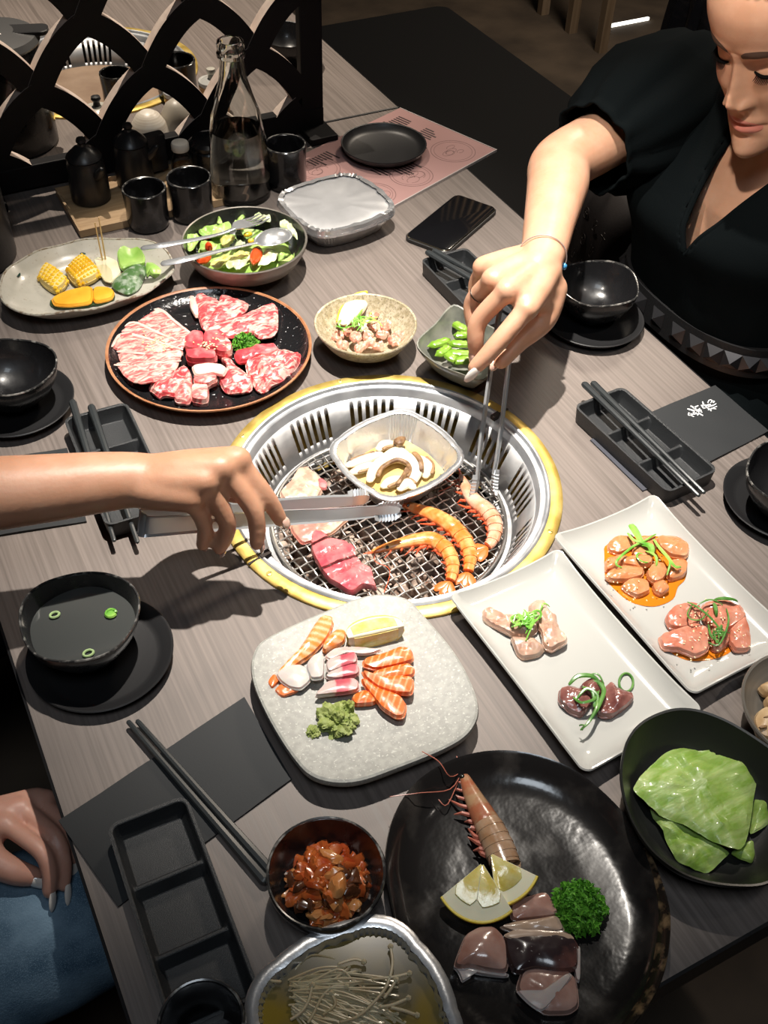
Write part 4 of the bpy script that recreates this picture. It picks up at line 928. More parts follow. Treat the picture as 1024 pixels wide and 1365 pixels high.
stuff(tag(m.build('sesame_seeds', M_SESAME), 'sesame seeds sprinkled over the raw beef on the round plate', 'sesame'))
def sprig(label, c, r, flat, n, seed, stem=True):
    q = random.Random(seed); c = Vector(c); t = thing('parsley_sprig', label, 'parsley', c)
    m = MB(); st = MB()
    for _ in range(n):
        d = Vector((q.gauss(0, 1), q.gauss(0, 1), q.gauss(.25, .8))).normalized(); k = q.random() ** .4
        p = c + Vector((d.x * r * k, d.y * r * k, max(0.001, (d.z * k + .35) * r * flat)))
        rot = Matrix.Rotation(q.random() * 6, 3, 'Z') @ Matrix.Rotation(q.uniform(-1.1, 1.1), 3, 'X'); w_ = r * q.uniform(.13, .24)
        vs = [p]; N = 7
        for j in range(N):
            a = -1.9 + 3.8 * j / (N - 1); rr2 = w_ * (1 if j % 2 == 0 else .62)
            vs.append(p + rot @ Vector((rr2 * math.cos(a), rr2 * math.sin(a), w_ * .45 * (1 if j % 2 else -.5))))
        m.add(vs, [(0, j, j + 1) for j in range(1, N)])
        if q.random() < .12: st.tube([c + Vector((0, 0, .001)), c.lerp(p, .5) + Vector((0, 0, .002)), p], [.0012 * r / .02, .001 * r / .02, .0005], 5)
    stuff(m.build('leaves', M_PARSLEY, t, smooth=0))
    stuff(st.build('stems', M_STEM, t))
sprig('small bright parsley sprig on the round meat plate', at(140 + 685 / S, 380 + 300 / S, .016), .0165, .7, 330, 1)
sprig('large curly parsley sprig on the big black plate', at(560 + 785 / 3.738, 1000 + 800 / 3.738, .009), .021, .75, 620, 2)

# ---- vegetables on the oval plate
S, OX, OY = 4.267, 0, 310
M_CORN = mat('corn_kernel', (0.80, 0.47, 0.015), 0.3, col2=(0.90, 0.62, 0.06), scale=60, coat=.3, sss=.15)
M_COB = mat('corn_cob', (0.72, 0.55, 0.20), 0.6)
def corn(label, q4, h, nu, nv, bulge):
    q = [at(OX + x / S, OY + y / S, h) for x, y in q4]; c = sum(q, Vector()) / 4; t = thing('corn_piece', label, 'corn', c)
    m = MB(); m.pad(sm([c + (p - c) * .93 for p in q], 5), .010, .004); m.build('cob', M_COB, t)
    m = MB(); su = (q[1] - q[0]).length / nu; sv = (q[3] - q[0]).length / nv
    for j in range(nv):
        for i in range(nu):
            u_, v_ = (i + .5) / nu, (j + .5) / nv; p = q[0].lerp(q[1], u_).lerp(q[3].lerp(q[2], u_), v_)
            z = .012 + bulge * (1 - (2 * v_ - 1) ** 2) - .002 * (2 * u_ - 1) ** 2
            ang = math.atan2((q[1] - q[0]).y, (q[1] - q[0]).x)
            m.ico(p + Vector((R.uniform(-.0003, .0003), R.uniform(-.0003, .0003), z - .004)), 1, 1, sc=(su * .55, sv * .56, .0048), M=Matrix.Rotation(ang, 3, 'Z'))
        # side kernels
    for j in range(nv):
        for i in range(nu):
            if j not in (0, nv - 1): continue
            u_, v_ = (i + .5) / nu, (j + .5) / nv; p = q[0].lerp(q[1], u_).lerp(q[3].lerp(q[2], u_), v_ + (-.08 if j == 0 else .08)); m.ico(p + Vector((0, 0, .0045)), 1, 1, sc=(su * .55, sv * .5, .0045), M=Matrix.Rotation(ang, 3, 'Z'))
    stuff(m.build('kernels', M_CORN, t))
corn('yellow corn piece on the oval plate, the left and nearer one', [(222, 285), (268, 200), (392, 290), (325, 362)], .0085, 5, 6, .004)
corn('yellow corn piece on the oval plate, the right one leaning up', [(380, 240), (472, 148), (580, 255), (448, 322)], .0095, 7, 7, .005)
M_PUMP = mat('pumpkin_orange', (0.78, 0.32, 0.01), 0.45, col2=(0.86, 0.42, 0.03), scale=40, bump=.1, bscale=200, coat=.15)
M_RIND = mat('dark_green_rind', (0.03, 0.07, 0.02), 0.5)
pk = [(290, 387), (380, 345), (500, 318), (530, 322), (530, 414), (400, 430), (310, 426)]; pk2 = [(531, 322), (600, 322), (635, 332), (656, 352), (640, 390), (531, 413)]
for lab, k in (('orange pumpkin slice on the oval plate, the larger left half', pk), ('orange pumpkin slice on the oval plate, the smaller right half', pk2)):
    o = slice_('pumpkin_slice', lab, 'pumpkin', k, .0125, S, OX, OY, M_PUMP, .005, .0006, .0004, 60, n=3)
    m = MB(); m.pad([p + Vector((-.0008, -.0012, 0)) for p in outlc(k, .0095, S, OX, OY, 3)], .0028); rd = m.build('pumpkin_rind', M_RIND); rd.parent = o; rd.location = WORLD_ORG[rd.name] - WORLD_ORG[o.name]
M_ONION = mat('onion_pale', (0.66, 0.62, 0.42), 0.3, col2=(0.74, 0.72, 0.55), scale=30, coat=.4, sss=.3)
M_ONION2 = mat('onion_inner', (0.60, 0.54, 0.34), 0.3, coat=.4, sss=.3)
o = slice_('onion_slice', 'pale round onion slice skewered by two toothpicks', 'onion', [(530, 165), (600, 148), (680, 180), (705, 240), (650, 300), (590, 285), (550, 215)], .0085, S, OX, OY, M_ONION, .006, .001, .0003, 40)
i_ = slice_('onion_core', '', '', [(550, 190), (600, 178), (640, 215), (640, 290), (595, 280), (560, 225)], .0142, S, OX, OY, M_ONION2, .0012, .0005, .0002, 40, parent=o)
M_PICK = mat('bamboo_pick', (0.62, 0.44, 0.22), 0.5)
for lab, dx, top in (('bamboo toothpick standing in the onion slice, the left one', -.001, .062), ('bamboo toothpick standing in the onion slice, the taller right one', .003, .068)):
    p = at(138.5, 351, .010); m = MB(); m.tube([p + Vector((dx, 0, .001)), p + Vector((dx * 1.6, dx * .3, top))], [.0011, .0010], 6); tag(m.build('toothpick', M_PICK), lab, 'toothpick')
M_PEP = mat('green_pepper_skin', (0.06, 0.20, 0.02), 0.25, col2=(0.15, 0.36, 0.05), scale=30, coat=.5)
M_PEPIN = mat('green_pepper_flesh', (0.22, 0.42, 0.07), 0.35, col2=(0.36, 0.55, 0.14), scale=30, coat=.3)
M_PEPDK = mat('green_pepper_glare', (0.06, 0.14, 0.04), 0.35, col2=(0.30, 0.36, 0.28), scale=120, lo=.45, hi=.65, detail=5)  # pale blotches put the glare on the skin into its colour
def cupz(dep, c): return lambda p, k: dep * k * k
o = slice_('pepper_piece', 'curved green pepper piece at the back, hollow side up', 'pepper', [(670, 150), (692, 110), (742, 98), (800, 115), (832, 172), (828, 205), (760, 215), (692, 245)], .012, S, OX, OY, M_PEPIN, .0045, 0, .001, 40, zf=cupz(.007, 0))
o = slice_('pepper_piece', 'green pepper piece in front, skin side up with pale painted glare', 'pepper', [(630, 305), (700, 240), (790, 178), (826, 182), (836, 235), (795, 330), (730, 364), (660, 338)], .010, S, OX, OY, M_PEPDK, .0045, .009, .001, 40)
o = slice_('pepper_piece', 'small curled green pepper piece at the right of the oval plate', 'pepper', [(832, 182), (880, 190), (930, 228), (918, 255), (880, 266), (850, 240), (836, 262), (828, 212)], .011, S, OX, OY, M_PEPIN, .0045, .004, .002, 60)

# ---- salad with fork and spoon
S, OX, OY = 4.267, 180, 260
M_LETT = mat('lettuce_green', (0.26, 0.46, 0.08), 0.4, col2=(0.50, 0.64, 0.22), scale=35, detail=5, coat=.25, sss=.15, bump=.2, bscale=80)
M_LETTP = mat('lettuce_pale', (0.58, 0.66, 0.34), 0.38, col2=(0.72, 0.76, 0.52), scale=30, coat=.3, sss=.2, bump=.15, bscale=70)
M_LETTY = mat('yellow_lettuce', (0.66, 0.58, 0.16), 0.38, col2=(0.60, 0.62, 0.24), scale=30, coat=.3, sss=.2)
M_SEAW = mat('seaweed_black', (0.010, 0.014, 0.010), 0.25, coat=.4)
M_TOM = mat('tomato_red', (0.66, 0.055, 0.015), 0.16, col2=(0.74, 0.10, 0.02), scale=20, coat=.6, sss=.1)
m = MB(); cS = Vector(sc_); m.lathe([(0, .026), (.045, .024), (.064, .0235), (.066, .025)], 48, cS, None, lambda t_, r, z: .004 * mnoise.noise(Vector((r * 60 * math.cos(t_), r * 60 * math.sin(t_), 1))))
stuff(tag(m.build('salad_bed', M_LETT), 'bed of shredded green leaves under the salad in the pewter bowl', 'salad'))
SL = [('large flat green lettuce piece at the back left of the salad', [(360, 170), (550, 165), (545, 200), (470, 235), (365, 240)], .038, M_LETT), ('frilly lettuce piece at the salad\'s left rim', [(295, 240), (350, 215), (375, 240), (340, 310), (300, 330)], .040, M_LETT),
      ('upright lettuce piece behind the fork head', [(552, 182), (600, 110), (632, 130), (590, 172)], .044, M_LETT), ('small pointed lettuce piece at the salad\'s back', [(460, 162), (480, 120), (502, 165)], .042, M_LETT),
      ('whitish lettuce piece at the salad\'s back rim', [(660, 125), (700, 95), (770, 130), (775, 155), (670, 138)], .042, M_LETTP), ('pale lettuce piece at the salad\'s right rim', [(820, 152), (880, 135), (912, 200), (930, 262), (880, 222), (830, 192)], .044, M_LETTP),
      ('crinkled lettuce piece under the fork handle', [(375, 250), (480, 290), (440, 325), (365, 312)], .034, M_LETT), ('yellow leaf in the middle of the salad', [(480, 250), (560, 230), (575, 262), (500, 305)], .034, M_LETTY),
      ('yellow-green leaf along the spoon handle', [(430, 385), (520, 350), (600, 330), (655, 320), (640, 352), (500, 412), (430, 412)], .035, M_LETTY), ('white lettuce rib left of the tomato', [(510, 378), (600, 372), (662, 345), (622, 402), (590, 422), (520, 416)], .037, M_LETTP),
      ('broad pale lettuce piece right of the tomato', [(730, 330), (780, 298), (822, 330), (800, 380), (690, 407), (720, 362)], .037, M_LETTP), ('small green leaf below the spoon bowl', [(815, 335), (885, 335), (862, 355), (815, 378)], .035, M_LETT),
      ('green leaf between the egg-yellow leaf and seaweed', [(570, 260), (600, 262), (640, 290), (560, 302)], .034, M_LETTP)]
for i, (lab, pix, h, mm) in enumerate(SL): slice_('salad_leaf', lab, 'salad leaf', pix, h, S, OX, OY, mm, .0015, .002, .006, 90, None, 60 + i)
for i, (lab, pix, h) in enumerate([('black seaweed strip under the fork head in the salad', [(565, 215), (600, 198), (625, 250), (692, 280), (620, 292), (580, 252)], .036), ('black seaweed strip at the salad\'s left, by the tomato', [(535, 300), (570, 250), (582, 262), (555, 305)], .037), ('black seaweed shred at the left rim of the salad', [(340, 295), (352, 290), (362, 325), (348, 328)], .039)]):
    slice_('seaweed', lab, 'seaweed', pix, h, S, OX, OY, M_SEAW, .0014, .001, .003, 90, None, 80 + i)
for i, (lab, pix, h) in enumerate([('bright red tomato half in the front of the salad', [(650, 372), (668, 322), (705, 308), (732, 335), (712, 382), (670, 407)], .034), ('red tomato piece at the salad\'s front left', [(348, 378), (400, 345), (442, 360), (412, 392), (360, 402)], .033), ('red tomato piece peeking out under the fork handle', [(395, 310), (420, 290), (446, 308), (425, 324)], .036)]):
    slice_('tomato_piece', lab, 'tomato', pix, h, S, OX, OY, M_TOM, .006, .0055, .0005, 40, None, 90 + i)
for lab, x, y, sx in (('yellow corn kernel in the salad beside the spoon neck', 660, 262, .0045), ('large pale yellow bean in the salad above the corn kernel', 642, 224, .0065)):
    m = MB(); m.ico(at(OX + x / S, OY + y / S, .045), 1, 2, sc=(sx, .004, .0035)); tag(m.build('corn_kernel', M_CORN), lab, 'corn')
def cutlery(name, label, pts, hs, wid, th, extra):
    P3 = sm([at(OX + x / S, OY + y / S, h) for (x, y), h in zip(pts, hs)], 5, False); t = thing(name, label, name, P3[0])
    m = MB(); n_ = len(P3); W_ = lerpr(wid, 5); m.tube(P3, [w_ / 2 for w_ in W_], 10, flat=th); m.build('handle', M_STEELB, t); extra(t, P3); return t
def forkhead(t, P3):
    d = (P3[-1] - P3[-2]).normalized(); n_ = Vector((-d.y, d.x, 0)).normalized(); b = P3[-1]
    m = MB(); rings = []
    for s, w_, z in ((-.004, .004, 0), (.006, .011, .0008), (.016, .0122, .0005), (.026, .0118, -.001)):
        c = b + d * s + Vector((0, 0, z)); rings.append([c - n_ * w_ + Vector((0, 0, -.0008)), c + n_ * w_ + Vector((0, 0, -.0008)), c + n_ * w_ + Vector((0, 0, .0008)), c - n_ * w_ + Vector((0, 0, .0008))])
    m.loft(rings, True, True); m.build('fork_head', M_STEELB, t)
    for k in range(4):
        o_ = n_ * (-.0095 + .00635 * k); m = MB(); m.tube([b + d * .024 + o_ + Vector((0, 0, -.001)), b + d * .040 + o_ + Vector((0, 0, -.0025)), b + d * .056 + o_ * .95 + Vector((0, 0, -.001))], [.0017, .0015, .0008], 6); m.build('tine', M_STEELB, t)
cutlery('fork', 'steel fork lying across the salad bowl, behind the spoon', [(55, 300), (160, 285), (330, 255), (480, 222), (575, 185)], [.063, .066, .064, .060, .0565], [.011, .012, .009, .0065, .006], .35, forkhead)
def spoonhead(t, P3):
    d = (P3[-1] - P3[-2]).normalized(); d = Vector((d.x, d.y, 0)).normalized(); n_ = Vector((-d.y, d.x, 0)); c = P3[-1] + d * .026 + Vector((0, 0, .0005))
    m = MB(); rg = []
    for k, z in ((1.0, 0), (.94, .0012), (.8, -.0022), (.5, -.0062), (.2, -.0078)): rg.append([c + d * (.0275 * k * math.cos(a)) + n_ * (.0195 * k * math.sin(a) * (1 + .12 * math.cos(a))) + Vector((0, 0, -z - .0)) for a in [2 * PI * j / 28 for j in range(28)]])
    # spoon lies bowl-down: the back bulges upward
    m.loft(rg, False, True); o = m.build('spoon_bowl', M_STEELB, t); md = o.modifiers.new('s', 'SOLIDIFY'); md.thickness = .001
def cutlery_spoon(): return cutlery('spoon', 'steel spoon lying bowl-down on the salad, in front of the fork', [(170, 388), (300, 362), (450, 325), (600, 292), (690, 272)], [.060, .063, .060, .055, .052], [.012, .013, .009, .006, .0058], .38, spoonhead)
cutlery_spoon()

# ---- sashimi
S, OX, OY = 4.267, 340, 800
M_SALMON = stripes('salmon', (0.80, 0.15, 0.02), (0.88, 0.40, 0.20), .0058, (.72, -.7), .30, .80, .99, 2.6, 40, .4, .25)
M_TUNA = mat('red_fish_flesh', (0.46, 0.06, 0.09), 0.26, col2=(0.60, 0.16, 0.18), scale=45, coat=.4, sss=.2)
M_PALEF = mat('pale_fish_flesh', (0.50, 0.36, 0.33), 0.26, col2=(0.58, 0.50, 0.46), scale=60, coat=.5, sss=.3)
def gradient_fish():
    m = bpy.data.materials.new('pale_to_red_fish'); m.use_nodes = True; nt = m.node_tree; L = nt.links.new; b = nt.nodes['Principled BSDF']
    tc = nt.nodes.new('ShaderNodeTexCoord'); n1 = nt.nodes.new('ShaderNodeTexNoise'); n1.inputs['Scale'].default_value = 90; L(tc.outputs['Object'], n1.inputs['Vector'])
    d = nt.nodes.new('ShaderNodeVectorMath'); d.operation = 'DOT_PRODUCT'; d.inputs[1].default_value = (.89 * 22, -.455 * 22, 0); L(tc.outputs['Object'], d.inputs[0])
    a = nt.nodes.new('ShaderNodeMath'); a.operation = 'MULTIPLY_ADD'; L(n1.outputs['Fac'], a.inputs[0]); a.inputs[1].default_value = .16; L(d.outputs['Value'], a.inputs[2])
    c = nt.nodes.new('ShaderNodeMath'); c.operation = 'ADD'; L(a.outputs[0], c.inputs[0]); c.inputs[1].default_value = .42
    r = _ramp(nt, [(.30, (.52, .42, .39)), (.46, (.56, .36, .34)), (.50, (.44, .07, .10)), (.74, (.50, .10, .12)), (.80, (.60, .36, .34))]); L(c.outputs[0], r.inputs[0]); L(r.outputs[0], b.inputs['Base Color'])
    b.inputs['Roughness'].default_value = .28; b.inputs['Subsurface Weight'].default_value = .2; b.inputs['Subsurface Radius'].default_value = (1, .35, .2); b.inputs['Subsurface Scale'].default_value = .004; b.inputs['Coat Weight'].default_value = .3
    return m
M_GRADF = gradient_fish()
M_SQUIDW = mat('white_squid', (0.56, 0.51, 0.48), 0.24, col2=(0.62, 0.58, 0.55), scale=30, coat=.3, sss=.4)
M_EBI = stripes('cooked_prawn_sashimi', (0.82, 0.24, 0.04), (0.88, 0.52, 0.34), .0075, (.6, .8), .3, .5, .95, 5, 60, .4, .25)
M_EBITAIL = mat('orange_prawn_tail', (0.74, 0.16, 0.03), 0.3, coat=.4)
M_WASABI = mat('wasabi_paste', (0.20, 0.26, 0.055), 0.6, col2=(0.30, 0.345, 0.11), scale=120, bump=.5, bscale=260)
e1 = slice_('sashimi_prawn', 'long orange cooked prawn at the left of the sashimi', 'prawn', [(112, 440), (215, 352), (285, 250), (345, 150), (392, 96), (440, 106), (452, 142), (420, 222), (330, 330), (232, 392), (150, 460)], .0245, S, OX, OY, M_EBI, .006, .004, .001, 90)
slice_('tail', '', '', [(72, 472), (108, 425), (150, 455), (105, 503), (92, 506)], .0248, S, OX, OY, M_EBITAIL, .003, .001, .0006, 90, parent=e1)
e2 = slice_('sashimi_prawn', 'orange cooked prawn behind the squid, half hidden by the lemon', 'prawn', [(378, 292), (436, 205), (480, 180), (522, 192), (508, 262), (440, 284), (395, 312)], .0245, S, OX, OY, M_EBI, .006, .004, .001, 90)
slice_('tail', '', '', [(110, 517), (150, 482), (252, 512), (240, 528), (162, 556), (140, 548)], .0248, S, OX, OY, M_EBITAIL, .003, .001, .0008, 90, parent=e2)
slice_('squid_slice', 'white squid slice at the left front of the sashimi', 'squid', [(115, 430), (180, 382), (270, 376), (312, 420), (322, 470), (262, 522), (200, 512), (148, 480)], .0275, S, OX, OY, M_SQUIDW, .004, .003, .0006, 60)
slice_('squid_slice', 'white squid slice standing beside the red fish', 'squid', [(290, 382), (330, 330), (385, 302), (397, 360), (392, 460), (320, 466), (302, 420)], .0315, S, OX, OY, M_SQUIDW, .005, .003, .0006, 60)
slice_('squid_slice', 'thin translucent slice lying behind the red fish', 'squid', [(390, 332), (440, 286), (520, 273), (622, 281), (740, 290), (640, 320), (500, 312), (420, 352)], .0265, S, OX, OY, M_PALEF, .0035, .001, .0006, 60)
for i, (lab, pix, rd) in enumerate([('pale and red fish slice at the back of its row of three', [(400, 362), (480, 332), (575, 308), (588, 370), (520, 388), (410, 432)], [(490, 337), (574, 311), (584, 366), (520, 381)]),
        ('pale and red fish slice in the middle of its row of three', [(388, 452), (460, 402), (555, 380), (592, 382), (597, 442), (450, 466)], [(472, 407), (555, 384), (560, 440), (456, 461)]),
        ('pale and red fish slice nearest the wasabi', [(330, 562), (400, 482), (460, 470), (580, 456), (600, 522), (520, 542), (420, 552)], [(441, 477), (540, 462), (547, 516), (440, 529)])]):
    o = slice_('fish_slice', lab, 'fish', pix, .031 - .0015 * i, S, OX, OY, M_GRADF, .0055, .0015, .0006, 60, None, 110 + i)
for i, (lab, pix, h) in enumerate([('salmon slice at the back of the sashimi, under the lemon', [(610, 352), (760, 312), (830, 282), (888, 290), (905, 340), (900, 362), (800, 387), (680, 412), (610, 392)], .0265), ('salmon slice second from the back', [(650, 432), (780, 396), (880, 376), (910, 402), (905, 446), (770, 458), (690, 472)], .0285),
        ('broad salmon slice third from the back', [(600, 412), (700, 456), (830, 446), (900, 456), (906, 500), (896, 552), (800, 546), (700, 512), (620, 452)], .0305), ('salmon slice in front, twisting toward the viewer', [(600, 452), (700, 516), (830, 561), (866, 612), (852, 682), (800, 686), (720, 632), (670, 562), (610, 492)], .028),
        ('small salmon slice tucked behind the wasabi', [(548, 562), (620, 526), (682, 562), (692, 602), (560, 613)], .0245)]):
    slice_('salmon_slice', lab, 'salmon', pix, h, S, OX, OY, M_SALMON, .006, .002, .0008, 60, None, 130 + i)
def paste(m, c, r, seed, sq=.75):
    vs, fs = ICO(5); so = Vector((seed * 9.1, seed * 3.3, 1)); out = []
    for p in vs:
        d = 1 + .42 * mnoise.noise(p * 1.6 + so) + .26 * mnoise.noise(p * 4.2 + so) + .13 * mnoise.noise(p * 11 + so) + .06 * mnoise.noise(p * 26 + so); q = p * r * d; q.z = max(q.z * sq, -.15 * r); out.append(Vector(c) + q)
    m.add(out, fs)
m = MB(); paste(m, at(OX + 468 / S, OY + 688 / S, .0255), .0150, 1, .8); m.ico(at(OX + 530 / S, OY + 612 / S, .030), .0055, 3, .5, 22, (1, 1, 1.3)); tag(m.build('wasabi_mound', M_WASABI), 'larger lumpy mound of green wasabi on the stone plate', 'wasabi')
m = MB(); paste(m, at(OX + 330 / S, OY + 750 / S, .0242), .0062, 5); tag(m.build('wasabi_mound', M_WASABI), 'tiny lump of green wasabi left of the larger mound', 'wasabi')

# lemon
M_LRIND = mat('lemon_rind', (0.80, 0.58, 0.03), 0.4, col2=(0.86, 0.68, 0.10), scale=60, bump=.25, bscale=220, coat=.2)
M_LPITH = mat('lemon_pith', (0.80, 0.76, 0.55), 0.5, sss=.2)
M_LPULP = mat('lemon_pulp', (0.74, 0.58, 0.14), 0.18, col2=(0.84, 0.72, 0.34), scale=90, stretch=(1, 1, 1), coat=.6, sss=.3, bump=.25, bscale=180)
def lemon_slice(label, apex, udir, norm, rad, half, th, segs, sc2=1.0):
    """sector of a lemon cut across: apex at the core, peel along the arc; norm faces the viewer"""
    apex = Vector(apex); n_ = Vector(norm).normalized(); u_ = Vector(udir); u_ = (u_ - n_ * u_.dot(n_)).normalized(); v_ = n_.cross(u_)
    t = thing('lemon_wedge', label, 'lemon', apex)
    def P(r, a, d): return apex + u_ * (r * math.cos(a)) + v_ * (r * math.sin(a) * sc2) + n_ * d
    N = 20; A = [-half + 2 * half * k / N for k in range(N + 1)]
    def solid(mb, r0, r1, al, d0, d1, bul=0.0):
        rings = []
        for a in al: rings.append([P(r0, a, d0), P(r1, a, d0), P(r1 + bul, a, (d0 + d1) / 2), P(r1, a, d1), P((r0 + r1) / 2, a, d1 + bul * .5), P(r0, a, d1)])
        mb.loft(rings, True, True)
    m = MB(); solid(m, rad * .965, rad * 1.01, A, -th, th * .45, .0008); m.build('rind', M_LRIND, t, smooth=50)
    m = MB(); solid(m, rad * .04, rad * .964, A, -th, th * .42); m.build('pith', M_LPITH, t, smooth=50)
    for k in range(segs):
        a0 = -half + 2 * half * (k + .02) / segs; a1 = -half + 2 * half * (k + .98) / segs; n2 = 10
        m = MB(); rings = []
        for j in range(n2 + 1):
            a = a0 + (a1 - a0) * j / n2; q = min(j, n2 - j) / (n2 / 2); r1 = rad * (.64 + .12 * min(1, q * 2.5)); r0 = rad * .04
            rings.append([P(r0, (a0 + a1) / 2 + (a - (a0 + a1) / 2) * .9, th * .40), P(r1, a, th * .40), P(r1 - .001, a, th * .62), P(r0 + .001, (a0 + a1) / 2 + (a - (a0 + a1) / 2) * .9, th * .58)])
        m.loft(rings, True, True); m.build('pulp_segment', M_LPULP, t, smooth=50)
    return t
def toward(p, zup=.5): d = (CAM - Vector(p)).normalized(); return (d + Vector((0, 0, zup))).normalized()
ap = at(643, 1150, .037); bt = at(632, 1228, .013)
lemon_slice('lemon wedge in front on the black plate, peel toward the viewer', ap, bt - ap, toward(ap, .1), .044, .80, .006, 2, .88)
ap = at(655, 1152, .034); bt = at(688, 1205, .012)
lemon_slice('lemon wedge behind the other one, leaning right on the black plate', ap + Vector((.004, .008, 0)), bt - ap, toward(ap, .5), .040, .52, .005, 1)
def lemon_boat(label, a, b, up, r, seed=0):
    """lengthwise wedge lying on its peel: two cut faces with pulp"""
    a, b = Vector(a), Vector(b); ax = (b - a); L = ax.length; ax.normalize(); up = Vector(up); up = (up - ax * up.dot(ax)).normalized(); sd = ax.cross(up); c = (a + b) / 2
    t = thing('lemon_wedge', label, 'lemon', c); N = 18; half = .72
    def P(f, ang, k): w_ = math.sqrt(max(0, 1 - (2 * f - 1) ** 2)) ** .8; return c + ax * ((f - .5) * L) + (-up * math.cos(ang) + sd * math.sin(ang)) * (r * w_ * k) + up * r * .55
    m = MB(); rg = []
    for i in range(N + 1):
        f = .01 + .98 * i / N; rg.append([P(f, -half + 2 * half * j / 8, 1) for j in range(9)] + [P(f, half, .93)] + [P(f, half - 2 * half * j / 8, .93) for j in range(1, 9)])
    m.loft(rg, True, True); m.build('rind', M_LRIND, t)
    for s_ in (-1, 1):
        m = MB(); rg = []
        for i in range(N + 1):
            f = .02 + .96 * i / N; rg.append([P(f, s_ * half * .99, .97), P(f, s_ * half * .90, .9), P(f, s_ * .05, .04), P(f, s_ * half * .97, .06)])
        m.loft(rg, True, True); m.build('pith', M_LPITH, t)
        m = MB(); rg = []
        for i in range(N + 1):
            f = .12 + .76 * i / N; q = P(f, s_ * half * 1.04, .75) - P(f, s_ * half * .8, .75); o_ = q.normalized() * .0007
            rg.append([P(f, s_ * half, .78) + o_, P(f, s_ * half, .12) + o_, P(f, s_ * half * .9, .12), P(f, s_ * half * .9, .78)])
        m.loft(rg, True, True); m.build('pulp_segment', M_LPULP, t)
a_, b_ = at(OX + 512 / S, OY + 222 / S, .030), at(OX + 838 / S, OY + 150 / S, .030)
lemon_boat('lemon wedge lying at the back of the sashimi on the stone plate', a_, b_, Vector((-.25, -.5, .8)), .024)

# ---- prawns
M_PRAWN = mat('grilled_prawn_shell', (0.78, 0.20, 0.03), 0.30, col2=(0.84, 0.46, 0.17), scale=85, lo=.40, hi=.66, detail=4, coat=.5, sss=.15, bump=.25, bscale=160)
M_PRAWNR = mat('prawn_red_legs', (0.70, 0.11, 0.04), 0.35, coat=.3)
M_PRAWNP = mat('pinkish_prawn_shell', (0.66, 0.26, 0.13), 0.28, col2=(0.78, 0.50, 0.36), scale=60, detail=5, coat=.5, bump=.35, bscale=200)
M_PRAWNRAW = mat('raw_prawn_shell', (0.30, 0.17, 0.09), 0.22, col2=(0.42, 0.29, 0.20), scale=50, detail=4, coat=.6, sss=.2, bump=.15, bscale=160)
M_PRAWNRAWH = mat('raw_prawn_head', (0.30, 0.10, 0.05), 0.26, col2=(0.33, 0.20, 0.11), scale=70, lo=.42, hi=.58, detail=5, coat=.4, bump=.2, bscale=120)
M_RAWLEG = mat('raw_prawn_legs', (0.42, 0.13, 0.09), 0.3, coat=.4)
